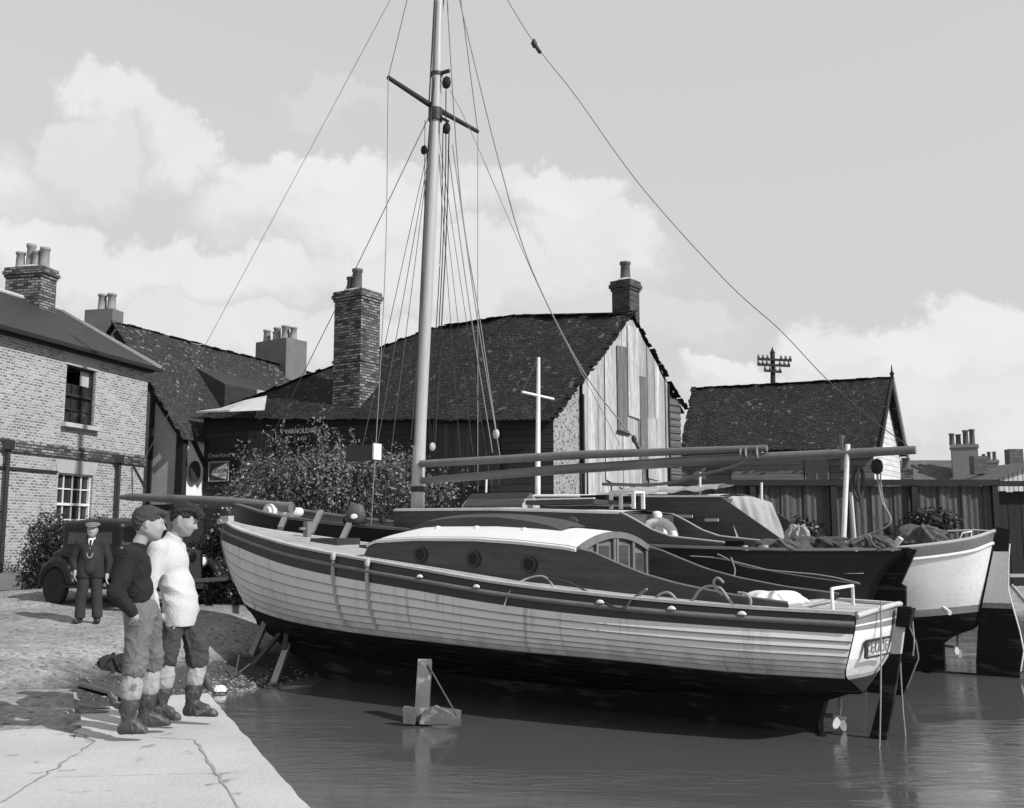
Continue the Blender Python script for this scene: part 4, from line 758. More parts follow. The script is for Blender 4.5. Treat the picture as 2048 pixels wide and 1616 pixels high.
A4 = [(c[0]+(-.25 if i == 9 else 0), c[1]*.52, c[2]-(.14 if i == 0 else .27)) for i, c in enumerate(A3)]; A4[-1] = (9.62, .02, .18)
A5 = [(.2, .03, -.13), (1.3, .05, -.22), (2.6, .06, -.33), (4, .06, -.36), (5.3, .06, -.36), (6.6, .06, -.34), (7.6, .05, -.3), (8.4, .04, -.22), (9.0, .03, -.1), (9.25, .02, -.02)]
AL = [A0, A1, A2, A3, A4, A5]; NU = 70
g = A.mb(); both(g, surf(AL, NU, [0, .33, .66, 1])); A.part('bulwark', g, M_['band'])
g = A.mb(); clinker(g, 1, 3, AL, NU, 7, .024); A.part('topsides', g, [M_['hullw'], M_['lapshade']])  # second material is a darker grey painting the lap shadow under each strake
g = A.mb(); clinker(g, 3, 5, AL, NU, 7, .012); A.part('bottom', g, [M_['black'], M_['black']])
g = A.mb(); g.prism([(.66, -.09, -.95), (.65, -.09, -.45), (.58, -.09, -.25), (.25, -.09, -.13), (.4, -.09, -.05), (9.1, -.09, .0), (8.95, -.09, -.2), (8.61, -.09, -.36), (8.0, -.09, -.62), (7.2, -.09, -.95)], (0, .18, 0)); A.part('keel', g, M_['black'])
st = [(10.51, 1.80), (10.58, 1.62), (10.585, 1.4), (10.45, 1.08), (10.25, .76), (9.99, .44), (9.54, .10), (9.1, -.16), (8.63, -.34)]
ins = [(x-.10, z+.02) for x, z in st]; g = A.mb()
for i in range(len(st)-1):
    g.m = 1 if i >= 4 else 0
    g.prism([(st[i][0], -.035, st[i][1]), (st[i+1][0], -.035, st[i+1][1]), (ins[i+1][0], -.035, ins[i+1][1]), (ins[i][0], -.035, ins[i][1])], (0, .07, 0))
A.part('stem', g, [M_['rub'], M_['black']])
for s_ in (1, -1):
    c_ = along(A0, NU, -.03, .012); c_[:, 1] *= s_; d_ = c_.copy(); d_[:, 1] -= s_*.075; g = A.mb()
    g.grid(np.stack([c_+[0, s_*.055, 0], c_+[0, s_*.055, .03], d_+[0, 0, .03], d_], 1), smooth=False); A.part('cap_rail', g, M_['caprail'])
    C = surf(AL, NU, [.48])[:, 0]; C[:, 1] = (C[:, 1]+.012)*s_; g = A.mb(); g.tube(C, .03, 8); A.part('rubbing_strake', g, M_['rub'])
# transom with its painted bands
tv = [0, .12, .24, .36, .52, .60, .68, .84, 1, 1.5, 2, 2.5, 3, 3.3, 3.7, 4.3, 5]; row = surf(AL, NU, tv)[0]; g = A.mb()
P = []
for (x, y, z), v in zip(row, tv):
    ny = 15; r_ = []
    for j in range(ny):
        q = -1+2*j/(ny-1); bulge = .17*(1-q*q)*(max(y, .02)/.85)**1.6; r_.append((x-bulge-.012, -y*q, z+(.07*(1-q*q)*max(0, 1-v))))
    P.append(r_)
P = np.array(P)
for i in range(len(tv)-1):
    v = tv[i]; g.m = 0 if v < .52 else (1 if v < .6 else (0 if v < .84 else (1 if v < 3 else (2 if v < 3.3 else 3)))); g.grid(P[i:i+2])
A.part('transom', g, [M_['boot'], M_['hullwc'], M_['lintel'], M_['iron']])
g = A.mb(); g.tube(P[0], .028, 8); A.part('transom_rail', g, M_['caprail'])
# name boards
for s_, txt in ((1, 'EULIE'), (-1, 'RYE')):
    yc = .44*s_; xb_ = -.19*(1-(yc/.85)**2)+.03; T2 = Matrix.Translation((xb_-.035, yc, .44)) @ Matrix.Rotation(R(90)*1-0, 4, 'Z') 
    n_ = Vector((-1, s_*.28, -.1)).normalized(); up = Vector((.12, 0, 1)); rt_ = up.cross(n_).normalized(); up = n_.cross(rt_).normalized(); T2 = Matrix.Translation((-.105, yc, .40)) @ Matrix(((rt_.x, up.x, n_.x, 0), (rt_.y, up.y, n_.y, 0), (rt_.z, up.z, n_.z, 0), (0, 0, 0, 1)))
    g = MB(A.T @ T2); hw = .24; hh = .085
    for a, b_, w_ in (((-hw, hh), (hw, hh), .022), ((-hw, -hh), (hw, -hh), .014), ((-hw, -hh), (-hw, hh), .05)): g.beam((*a, .004), (*b_, .004), w_, .02)
    nb = A.part('name_board', g, M_['iron']); g = MB(A.T @ T2); g.text(txt, Matrix.Translation((0.02, 0, .004)), .165, .003, .85); A.part('lettering', g, M_['sootrender'], nb)
# rudder hung on the transom, put hard over
rl = [(1212, 1766, 1790), (1249, 1761, 1778), (1305, 1749, 1771), (1306, 1749, 1771), (1400, 1728, 1757), (1500, 1703, 1738)]; g = A.mb()
for i in range(5):
    g.m = 1 if i == 1 else 0; q = [A.pl(rl[i][1], rl[i][0]), A.pl(rl[i][2], rl[i][0]), A.pl(rl[i+1][2], rl[i+1][0]), A.pl(rl[i+1][1], rl[i+1][0])]; g.prism([(p.x-.16, -.045, p.z) for p in q], (0, .09, 0)) if i != 2 else None
A.part('rudder', g, [M_['black'], M_['lintel']])
g = A.mb(); q = [A.pl(1768, 1214), A.pl(1795, 1215), A.pl(1787, 1253), A.pl(1762, 1250)]; g.prism([(p.x-.17, -.08, p.z) for p in q], (0, .16, 0)); A.part('rudder_head', g, M_['black'])
# propeller
def propeller(B_, c, r, shaft):
    g = B_.mb(); g.tube([Vector(c)+Vector((.06, 0, 0)), Vector(c)-Vector((.07, 0, 0))], [.035, .02], 10)
    for k in range(3):
        T = Matrix.Translation(c) @ Matrix.Rotation(R(120*k+12), 4, 'X') @ Matrix.Rotation(R(38), 4, 'Z'); n_ = 12
        vs = [(.0, math.sin(math.pi*2*i/n_)*.17*r, r*.55+math.cos(math.pi*2*i/n_)*r*.5) for i in range(n_)]; g.add([(-.006, y, z) for _, y, z in vs]+[(.006, y, z) for _, y, z in vs], [tuple(range(n_)), tuple(range(2*n_-1, n_-1, -1))]+[(i, (i+1) % n_, n_+(i+1) % n_, n_+i) for i in range(n_)], False, T)
    p = B_.part('propeller', g, M_['prop']); g = B_.mb(); g.tube([Vector(c)+Vector((.05, 0, 0)), Vector(c)+Vector((shaft, 0, .02))], .022, 8); B_.part('shaft', g, M_['brass'], p)
propeller(A, (.45, 0, -.42), .24, .3)
g = A.mb(); g.beam((.66, 0, -.66), (.16, 0, -.64), .06, .05); A.part('skeg_shoe', g, M_['brass'])
# deck
dl = lambda x: np.interp(x, ax, az0)+.0
yb_ = lambda x: np.interp(x, ax, ay)-.03
CW = .92
g = A.mb(); xs_ = np.linspace(.02, 10.35, 60)
for s_ in (1, -1):
    P = []
    for x in xs_:
        yo = max(yb_(x), .03); yi = min(CW-.02, yo) if .75 < x < 6.5 else 0.0; P.append([(x, s_*(yo+(yi-yo)*q), dl(x)+(.07 if x > 0.7 else .02)*(1-((yo+(yi-yo)*q)/max(yo, .1))**2)) for q in np.linspace(0, 1, 5)])
    g.grid(np.array(P))
A.part('deck', g, M_['deck'])
g = A.mb(); P = np.array([[(x, y, .25) for y in (-.9, .9)] for x in (.7, 3.3)]); g.grid(P); 
for y in (-.91, .91): g.grid(np.array([[(x, y, .25), (x, y, float(dl(x))+.03)] for x in np.linspace(.7, 6.5, 12)]), smooth=False)
g.box((.72, 0, .5), (.03, 1.8, .5)); g.box((1.6, .7, .5), (1.6, .35, .04)); g.box((1.6, -.7, .5), (1.6, .35, .04)); A.part('cockpit', g, M_['iron'])
# cabin sides and coaming
top = [(6.56, 1.25), (6.5, 1.40), (6.36, 1.455), (5.65, 1.49), (4.69, 1.49), (4.02, 1.455), (3.33, 1.395), (2.99, 1.33), (2.7, 1.22), (2.33, 1.09), (1.9, .99), (1.3, .895), (.67, .835)]
tx = np.array([p[0] for p in top])[::-1]; tz = np.array([p[1] for p in top])[::-1]; xs_ = np.linspace(.67, 6.56, 70); tzs = np.interp(xs_, tx, tz)
for s_ in (1, -1):
    P = []
    for x, z in zip(xs_, tzs):
        zb_ = float(dl(x))-.02; y = s_*CW; P.append([(x, y, zb_), (x, y, z), (x, y-s_*.035, z), (x, y-s_*.035, zb_)])
    g = A.mb(); g.grid(np.array(P), smooth=False); cs_ = A.part('cabin_side', g, M_['mahog'])
    for x, z in ((5.56, 1.28), (4.70, 1.24), (3.86, 1.18)):
        Tt = Matrix.Translation((x, s_*CW, z)) @ Matrix.Rotation(R(-90)*s_, 4, 'X'); g = MB(A.T); g.lathe([(.072, .005), (.105, .005), (.105, .028), (.075, .03), (.068, .008)], 20, Tt); p_ = A.part('porthole_rim', g, M_['iron'], cs_)
        g = MB(A.T); g.lathe([(.07, .004), (.07, .012)], 16, Tt); A.part('porthole_glass', g, M_['darkglass'], cs_)
    c_ = np.stack([xs_, np.full(70, s_*(CW-.015)), tzs+.012], 1); g = A.mb(); g.tube(c_, .016, 6); A.part('coaming_trim', g, M_['mahogl'])
    c_ = np.array([(x, s_*(CW+.02), float(dl(x))+.02) for x in xs_]); g = A.mb(); g.tube(c_, .022, 6); A.part('side_trim', g, M_['caprail'])
rx = np.linspace(3.2, 6.5, 40); cam_ = lambda x: .19*min(1, max(0, (6.62-x)/.7))**.5
g = A.mb(); P = []
for x in rx:
    zt = np.interp(x, tx, tz); P.append([(x, y, zt+.01+cam_(x)*(1-(y/(CW+.02))**2)) for y in np.linspace(-(CW+.03), CW+.03, 21)])
P = np.array(P); g.grid(P); e = P.copy(); e[..., 2] -= .035; g.grid(e)
for j in (0, -1): g.grid(np.stack([P[:, j], e[:, j]], 1), smooth=False)
for i in (0, -1): g.grid(np.stack([P[i], e[i]], 1), smooth=False)
A.part('cabin_roof', g, M_['roofw'])
g = A.mb(); g.prism([(6.5, y, float(dl(6.5))-.05) for y in (-.9, .9)]+[(6.47, y, np.interp(6.45, tx, tz)+cam_(6.5)*(1-(y/.95)**2)) for y in np.linspace(.9, -.9, 11)], (.05, 0, 0)); A.part('cabin_front', g, M_['mahog'])
g = A.mb(); P = []
for x in np.linspace(3.7, 6.25, 24):
    zt = np.interp(x, tx, tz)+cam_(x)*(1-(.42/.92)**2); h = .12*max(0, math.sin(math.pi*(x-3.7)/2.55))**.6+.012; P.append([(x, .43, zt-.03), (x, .42, zt+h), (x, .2, zt+h+.05), (x, -.2, zt+h+.05), (x, -.42, zt+h), (x, -.43, zt-.03)])
g.grid(np.array(P), smooth=False); rh = A.part('roof_hatch', g, M_['darkroof'])
for x in (4.2, 4.95, 5.6): g = A.mb(); zt = np.interp(x, tx, tz)+cam_(x)*(1-(.5/.92)**2); g.lathe([(.045, 0), (.04, .018), (.025, .032), (.01, .035)], 12, Matrix.Translation((x, .52, zt))); A.part('deck_light', g, M_['white'])
# aft bulkhead with doors
bk_ = lambda y: 1.375+.185*(1-(y/.92)**2)
g = A.mb(); ys = np.linspace(-.88, .88, 17); g.prism([(3.2, -.88, .25), (3.2, .88, .25)]+[(3.2, y, bk_(y)) for y in ys[::-1]], (.03, 0, 0)); bh_ = A.part('aft_bulkhead', g, M_['mahogl'])
g = A.mb(); c_ = [(3.17, y, bk_(y)-.02) for y in np.linspace(-.9, .9, 21)]
for i in range(20): g.beam(c_[i], c_[i+1], .05, .08)
for y in (-.86, -.48, -.04, .04, .48, .86): g.beam((3.175, y, .3), (3.175, y, bk_(y)-.06), .04, .06, up=(0, 1, 0))
A.part('door_frame', g, M_['mahogl'], bh_)
for y in (-.67, -.26, .26, .67): g = A.mb(); g.prism([(3.185, y-.12, .45), (3.185, y+.12, .45), (3.185, y+.12, min(bk_(y+.12), bk_(y-.12))-.12), (3.185, y-.12, min(bk_(y+.12), bk_(y-.12))-.12)], (.01, 0, 0)); A.part('door_panel', g, M_['mahog'], bh_)
# fittings along the rail
rubl = surf(AL, NU, [.40])[:, 0]
def onrub(x): return Vector([np.interp(x, rubl[::1, 0], rubl[:, k]) for k in range(3)])
for x in (5.25, 4.35, 2.68, 1.85, 1.1): g = A.mb(); p = onrub(x)+Vector((0, .03, .035)); g.lathe([(.001, -.02), (.034, -.014), (.034, .0), (.02, .018), (.005, .024)], 12, Matrix.Translation(p) @ Matrix.Scale(1.5, 4, (1, 0, 0)) @ Matrix.Scale(.6, 4, (0, 1, 0))); A.part('fairlead', g, M_['white'])
SS = surf(AL, NU, np.linspace(.0, 2.7, 12))
for x in (6.92, 6.12):
    i = int(np.argmin(abs(SS[:, 0, 0]-x))); g = A.mb()
    for k in range(len(SS[i])-1): g.beam(tuple(SS[i, k]+[0, .02, 0]), tuple(SS[i, k+1]+[0, .02, 0]), .05, .03, up=(0, 1, 0)) if 1 <= k else None
    A.part('chainplate', g, M_['lintel']); g = A.mb(); g.lathe([(.035, -.05), (.045, 0), (.03, .05)], 8, Matrix.Translation(SS[i, 0]+[0, .03, .0])); A.part('lashing', g, M_['caprail'])
p = A.pl(1095, 1247, 1.33); g = A.mb(); g.lathe([(.012, .0), (.04, 0), (.038, .02), (.014, .02)], 14, Matrix.Translation((p.x, 1.29, p.z)) @ Matrix.Rotation(R(-90), 4, 'X')); A.part('drain_fitting', g, M_['caprail']); g = A.mb(); g.lathe([(.015, 0), (.015, .022)], 10, Matrix.Translation((p.x, 1.29, p.z)) @ Matrix.Rotation(R(-90), 4, 'X')); A.part('drain_hole', g, M_['black'])
# foredeck: bitts, hatch, samson post, stem-head roller
for x, y, w_, l_, h_ in ((7.9, .1, .5, .55, .10), (7.05, 0, .45, .5, .09)): g = A.mb(); g.box((x, y, float(dl(x))+.04+h_/2), (l_, w_, h_)); A.part('fore_hatch', g, M_['darkroof'])
g = A.mb(); g.box((8.6, 0, float(dl(8.6))+.14), (.09, .09, .34)); g.beam((8.6, -.16, float(dl(8.6))+.2), (8.6, .16, float(dl(8.6))+.2), .04, .04); A.part('samson_post', g, M_['mahogl'])
g = A.mb(); g.box((10.48, .0, 1.78), (.2, .12, .13)); g.lathe([(.05, -.09), (.03, 0), (.05, .09)], 10, Matrix.Translation((10.58, 0, 1.75)) @ Matrix.Rotation(R(90), 4, 'X')); A.part('stemhead_roller', g, M_['lintel'])
# rails at the stern
p = A.pl(1716, 1208, .5); g = A.mb(); q0 = (p.x, .5, float(dl(.3))); g.tube([(.33, .5, .65), (.33, .5, .98), (.33, -.28, .98), (.33, -.28, .65)], .019, 8); A.part('stern_frame', g, M_['white'])
# ropes lying on the side deck
def rope(nm, pts, r, m, lab, cat='rope', n=40, group=None): g = MB(); g.tube(catmull([tuple(p) for p in pts], n), r, 6); return tag(obj(nm, g, m), lab, cat, group)
def Aw(px, py, yo): return A.T @ A.pl(px, py, yo)
rope('mooring_rope', [Aw(1008, 1212, 1.36), Aw(1022, 1180, 1.3), Aw(1048, 1160, 1.1), Aw(1080, 1152, 1.05), Aw(1098, 1160, 1.05), Aw(1108, 1178, 1.1)], .013, M_['rope'], 'pale rope arched over the side deck below the third porthole', group='ropes left loose on the white yacht')
rope('mooring_rope', [Aw(1098, 1156, 1.05), Aw(1140, 1166, 1.08), Aw(1190, 1192, 1.2), Aw(1232, 1216, 1.32), Aw(1252, 1214, 1.33), Aw(1262, 1200, 1.25), Aw(1290, 1178, 1.1)], .011, M_['ropedark'], 'thin dark rope sagging along the rail of the white yacht amidships')
for k, (pts, lab) in enumerate((([(1302, 1206), (1318, 1190), (1336, 1185), (1350, 1196), (1353, 1208)], 'short pale rope loop standing up behind the rail, left of the two larger loops'),
        ([(1365, 1210), (1385, 1200), (1400, 1180), (1418, 1172), (1440, 1176), (1455, 1195), (1472, 1216)], 'large pale rope loop curving high above the cockpit rail'), ([(1447, 1165), (1436, 1156), (1428, 1162), (1430, 1174), (1445, 1190)], 'hooked pale rope end curling upward above the cockpit rail'),
        ([(1476, 1185), (1492, 1188), (1501, 1200), (1500, 1214)], 'pale rope arc dropping to the rail aft of the hooked rope'), ([(1274, 1200), (1284, 1186), (1294, 1178)], 'stub of pale rope sticking up from the side deck'))):
    rope('rope', [Aw(x, y, 1.05) for x, y in pts], .015, M_['rope'], lab, group=None)
for k, (pts, y0, lab) in enumerate((([(1738, 1200), (1738, 1300), (1737, 1400), (1735, 1482), (1734, 1560)], .5, 'thin line hanging from the port side of the transom into the water'), ([(1776, 1250), (1778, 1330), (1783, 1420), (1790, 1492)], -.3, 'thin line hanging beside the rudder into the water'), ([(1803, 1240), (1806, 1280), (1804, 1310)], -.85, 'short frayed line hanging over the starboard quarter of the white yacht'))):
    P = [A.pl(x, y, y0) for x, y in pts]; P = [A.T @ Vector((p.x-.12, y0, max(p.z, -.75))) for p in P]; rope('hanging_line', P, .008, M_['rope'], lab)
# folded sailcloth in the cockpit
def lump(name, B_, c, size, m, seed, label, cat, cap_=.0, n=(64, 30), amp=.3):
    rr_ = np.random.RandomState(seed); ph = rr_.uniform(0, 6.28, 12); P = []
    for i in range(n[0]+1):
        a = 2*math.pi*i/n[0]; r_ = []
        for j in range(n[1]+1):
            b_ = math.pi/2*j/n[1]; rr2 = 1+amp*(math.sin(3*a+ph[0])*.4+math.sin(5*a+ph[1]+3*b_)*.3+math.sin(9*a+ph[2]-5*b_)*.26+math.sin(15*a+9*b_+ph[3])*.22)
            r_.append((c[0]+size[0]*rr2*math.cos(a)*math.cos(b_)**.8, c[1]+size[1]*rr2*math.sin(a)*math.cos(b_)**.8, c[2]+size[2]*math.sin(b_)*(1+amp*.8*math.sin(4*a+ph[4])*math.cos(b_)+amp*.5*math.sin(7*a+ph[5])*math.cos(b_))))
        P.append(r_)
    g = B_.mb(); g.grid(np.array(P)); return tag(obj(name, g, m), label, cat)
lump('sailcloth', A, (1.05, .35, .62), (.42, .32, .30), M_['canvasl'], 3, 'bundle of pale folded sailcloth at the after end of the white yacht cockpit', 'sail')
# ---------------- the black gaff yacht with the tall mast
B = Boat('gaff_yacht', 'black hulled gaff yacht with tall mast, long boom and bowsprit lying behind the white yacht', 'yacht', 5.36, 13.8, 32)
bx = [0, 1.5, 3.5, 5.5, 7.5, 9.5, 11, 12.2, 13.1]; by = [.34, 1.0, 1.4, 1.5, 1.5, 1.35, 1.05, .6, .04]; bz = [1.322, 1.319, 1.373, 1.491, 1.598, 1.732, 1.882, 2.052, 2.132]
B0 = list(zip(bx, by, bz)); B1 = [(x+(.36 if i == 0 else 0), y*.98, z-.38) for i, (x, y, z) in enumerate(B0)]; B2 = [(min(x+(.56 if i == 0 else 0), 12.95), y*(.4 if i == 0 else .93), .35+.04*i) for i, (x, y, z) in enumerate(B0)]
B3 = [(min(x+(.62 if i == 0 else 0), 12.3), y*(.2 if i == 0 else .62), -.1) for i, (x, y, z) in enumerate(B0)]; B4 = [(min(max(x, .55), 11.6), .07, -.9) for x, y, z in B0]
BL = [B0, B1, B2, B3, B4]
g = B.mb(); both(g, surf(BL, 60, [0, .5, 1, 1.5, 2])); B.part('topsides', g, M_['blackgloss']); g = B.mb(); both(g, surf(BL, 60, [2, 2.5, 3, 3.5, 4])); B.part('bottom', g, M_['black'])
row = surf(BL, 60, np.linspace(0, 4, 12))[0]; g = B.mb(); g.grid(np.array([[(x-.05*(1-q*q), -y*q, z) for q in np.linspace(-1, 1, 7)] for x, y, z in row])); B.part('transom', g, M_['blackgloss'])
for s_ in (1, -1):
    c_ = along(B0, 60, -.03, .01); c_[:, 1] *= s_; d_ = c_.copy(); d_[:, 1] -= s_*.09; g = B.mb(); g.grid(np.stack([c_+[0, s_*.05, 0], c_+[0, s_*.05, .035], d_+[0, 0, .035], d_], 1), smooth=False); B.part('cap_rail', g, M_['rub'])
    i_ = surf(BL, 60, [0, .4, .9])+0; i_[..., 1] = (i_[..., 1]-.05)*s_; g = B.mb(); g.grid(i_); B.part('inner_bulwark', g, M_['sootrender'])
g = B.mb(); P = []
for x in np.linspace(.45, 12.9, 40): y_ = max(np.interp(x, bx, by)-.06, .02); z_ = np.interp(x, bx, bz)-.3; P.append([(x, y_*q, z_+.05*(1-q*q)) for q in np.linspace(-1, 1, 9)])
g.grid(np.array(P)); B.part('deck', g, M_['deck'])
# cabin trunk
ctop = [(8.06, 1.95), (6.1, 1.94), (3.8, 1.86), (3.55, 1.74), (3.3, 1.60), (3.0, 1.50), (2.2, 1.42)]; cxx = np.array([p[0] for p in ctop])[::-1]; czz = np.array([p[1] for p in ctop])[::-1]
for s_ in (1, -1):
    g = B.mb(); P = []
    for x in np.linspace(2.2, 8.06, 50): z = np.interp(x, cxx, czz); zb_ = np.interp(x, bx, bz)-.32; P.append([(x, s_*1.0, zb_), (x, s_*1.0, z), (x, s_*.96, z), (x, s_*.96, zb_)])
    g.grid(np.array(P), smooth=False); cs_ = B.part('cabin_side', g, M_['mahog'])
    g = B.mb(); g.tube([(x, s_*.985, np.interp(x, cxx, czz)+.012) for x in np.linspace(2.2, 8.06, 60)], .018, 6); B.part('coaming_trim', g, M_['lintel'])
    for x in (5.9, 4.6): g = B.mb(); g.lathe([(.07, 0), (.1, 0), (.1, .02), (.07, .02)], 16, Matrix.Translation((x, s_*1.0, 1.72)) @ Matrix.Rotation(R(-90)*s_, 4, 'X')); B.part('porthole_rim', g, M_['brass'], cs_)
g = B.mb(); P = np.array([[(x, y, np.interp(x, cxx, czz)+.012+.035*(1-(y/1.03)**2)) for y in np.linspace(-1.02, 1.02, 9)] for x in np.linspace(3.8, 8.08, 14)]); g.grid(P); e = P.copy(); e[..., 2] -= .03; g.grid(e)
for j in (0, -1): g.grid(np.stack([P[:, j], e[:, j]], 1), smooth=False)
B.part('cabin_roof', g, M_['whitewood'])
g = B.mb(); g.box((8.07, 0, 1.7), (.05, 1.98, .5)); g.box((3.8, 0, 1.55), (.05, 1.98, .6)); B.part('cabin_end', g, M_['mahog'])
g = B.mb(); x0_, x1_, zb_ = 5.95, 7.15, 1.985   # ridged skylight
for s_ in (1, -1): g.quad((x0_, s_*.28, zb_+.05), (x1_, s_*.28, zb_+.05), (x1_, 0, zb_+.26), (x0_, 0, zb_+.26)); g.quad((x0_, s_*.28, zb_-.02), (x1_, s_*.28, zb_-.02), (x1_, s_*.28, zb_+.05), (x0_, s_*.28, zb_+.05))
sk = B.part('skylight', g, M_['mahog']); g = B.mb()
for x in (x0_, x1_): g.prism([(x-.012, -.28, zb_-.02), (x-.012, .28, zb_-.02), (x-.012, .28, zb_+.05), (x-.012, 0, zb_+.25), (x-.012, -.28, zb_+.05)], (.024, 0, 0))
B.part('skylight_end', g, M_['lintel'], sk)
g = B.mb(); g.box((5.05, .2, 2.05), (1.25, .85, .07)); hb = B.part('sliding_hatch', g, M_['darkroof']); g = B.mb(); g.box((5.05, .63, 2.10), (1.27, .04, .02)); B.part('hatch_trim', g, M_['whitewood'], hb)
g = B.mb(); g.box((4.3, -.3, 2.22), (.45, .4, .03)); 
for x, y in ((4.1, -.12), (4.5, -.12), (4.1, -.48), (4.5, -.48)): g.box((x, y, 2.08), (.05, .05, .26))
B.part('hatch_hood', g, M_['white'])
g = B.mb(); g.box((5.2, -.9, 2.15), (.5, .12, .12)); g.box((4.6, -.9, 2.13), (.5, .12, .1)); B.part('roof_locker', g, M_['black'])
# spars
g = B.mb(); MT = [(8.35, 0, 1.6), (8.3, 0, 3.5), (8.14, 0, 6.8), (8.02, 0, 9.6), (7.98, 0, 11.7), (7.9, 0, 15.5)]; g.tube(catmull(MT, 26), [.125-.045*i/25 for i in range(26)], 16); mast = B.part('mast', g, M_['mastw'])
def mx(z): return np.interp(z, [1.6, 3.5, 6.8, 9.6, 11.7, 15.5], [8.35, 8.3, 8.14, 8.02, 7.98, 7.9])
ct = B.pl(862, 208); L_ = 1.42
g = B.mb(); g.tube([(mx(9.6), L_, 9.57), (mx(9.6)+.1, 0, 9.6), (mx(9.6), -L_, 9.57)], [.04, .055, .04], 8); B.part('crosstree', g, M_['iron'])
for z_, r_, h_, dz_ in ((9.4, .135, .12, -.2), (10.2, .12, .03, 0), (2.35, .135, .05, None)):
    g = B.mb(); g.lathe([(r_, -h_), (r_, h_)], 14, Matrix.Translation((mx(z_), 0, z_)))
    if dz_ is not None: g.beam((mx(z_), 0, z_), (mx(z_)-.3, 0, z_+dz_), .05, .055)
    B.part('mast_band', g, M_['iron'], mast)
BS = M_['spar']
g = B.mb(); g.tube([(8.2, .05, 2.50), (5.5, .05, 2.60), (3, .05, 2.66), (-.22, .05, 2.69)], [.06, .08, .08, .058], 12); bm = B.part('boom', g, BS)
g = B.mb(); g.tube([(8.2, .1, 2.80), (5, .1, 2.83), (1.83, .1, 2.80)], [.066, .07, .05], 12); B.part('gaff', g, BS)
g = B.mb()
for x in (1.95, 2.12, 2.2): g.lathe([(.105, -.008), (.112, 0), (.105, .008)], 14, Matrix.Translation((x, .075, 2.745)) @ Matrix.Rotation(R(90), 4, 'Y') @ Matrix.Rotation(R(10), 4, 'X'))
B.part('lashing', g, M_['rope'])
g = B.mb(); cl_ = [B.pl(x, y, .1) for x, y in ((1205, 968), (1290, 970), (1350, 964), (1400, 950), (1450, 938), (1490, 922), (1505, 900))]; g.tube(catmull([tuple(p) for p in cl_], 30), .026, 8); B.part('furled_line', g, M_['rub'])
g = B.mb(); g.tube([(11.3, .15, 2.05), (13.2, .06, 2.2), (16.3, 0, 2.36), (16.75, 0, 2.36)], [.10, .10, .085, .05], 12); B.part('bowsprit', g, BS)
# boom crutch: two poles crossing under the boom
for (a, b_, r_, yy) in (((1696, 900), (1683, 1090), .034, .3), ((1702, 985), (1713, 1102), .022, -.25)):
    p = B.pl(*a, yy*.2); q = B.pl(*b_, yy); g = B.mb(); g.tube([(p.x, yy*.2, p.z+(.08 if yy > 0 else 0)), (q.x, yy, 1.1)], r_, 10); B.part('crutch_leg', g, M_['whitewood'])
g = B.mb(); g.box((.78, 0, 2.7), (.04, .04, .5)); B.part('crutch_pin', g, M_['spar'])
# mainsheet blocks under the boom
def blk(px, py, yo, r, nm='block', m='blackwood'): p = B.pl(px, py, yo); g = B.mb(); g.lathe([(.2*r, -1.3*r), (.8*r, -.9*r), (r, 0), (.8*r, .9*r), (.2*r, 1.3*r)], 12, Matrix.Translation(p) @ Matrix.Scale(.7, 4, (0, 1, 0))); return B.part(nm, g, M_[m])
blk(1754, 933, 0, .085); blk(1777, 1058, -.1, .07); blk(893, 165, -.05, .095); blk(893, 257, -.05, .085); blk(848, 300, .1, .07); blk(865, 893, -.1, .06, m='whitewood'); blk(992, 868, -1.2, .07, m='caprail')
def line(nm, pts, r=.010, m='wire', n=24, sag=0):
    P = [Vector(p) for p in pts]
    if sag: mid = (P[0]+P[-1])/2-Vector((0, 0, sag)); P = [P[0], (P[0]*.5+mid*.5+(P[0]*.0))*1, P[-1]] if False else [P[0], mid, P[-1]]
    g = B.mb(); g.tube(catmull([tuple(p) for p in P], n) if len(P) > 2 else P, r, 5); return B.part(nm, g, M_[m])
bp = B.pl
line('mainsheet', [bp(1754, 945, 0), bp(1763, 1000, 0), bp(1777, 1050, -.05), (.9, -.1, 1.4)], .016, 'rope'); line('mainsheet', [bp(1760, 930, 0), bp(1764, 985, 0), bp(1779, 1050, -.05)], .010, 'rope')
line('coiled_rope', [bp(1712, 930, .05), bp(1705, 960, .05), bp(1709, 985, .1), bp(1718, 1000, .1), bp(1727, 975, .05), bp(1724, 940, .05), bp(1715, 935, 0)], .03, 'ropedark', 30); line('coiled_rope', [bp(1716, 935, .1), bp(1716, 975, .1), bp(1722, 1015, .1)], .02, 'ropedark')
tip = (16.6, 0, 2.4); up0 = bp(780, 0); d_ = (up0-Vector(tip)); line('forestay', [tip, Vector(tip)+d_*1.25], .006, 'wirelight')
line('forestay', [(12.95, 0, 2.2), bp(700, 560), bp(845, 260), bp(862, 225)], .008, 'wire')
PE, SE = (mx(9.6), L_, 9.57), (mx(9.6), -L_, 9.57)
line('shroud', [bp(742, 1058, 1.45), bp(770, 545, 1.40), PE], .008, 'wirelight'); line('shroud', [PE, (mx(14), .05, 14.5)], .008, 'wire')
line('shroud', [SE, (mx(14), -.05, 14.5)], .008, 'wire'); line('shroud', [SE, (8.0, -1.45, 1.8)], .008, 'wirelight')
for dx, top_ in ((.45, 9.2), (.05, 9.1), (-.35, 9.3)): line('shroud', [(8.3+dx, 1.47, 1.75), (mx(9.2), .05, top_)], .007, 'wire'); line('shroud', [(7.9+dx*.9, -1.47, 1.75), (mx(9.2), -.05, top_)], .006, 'wire')
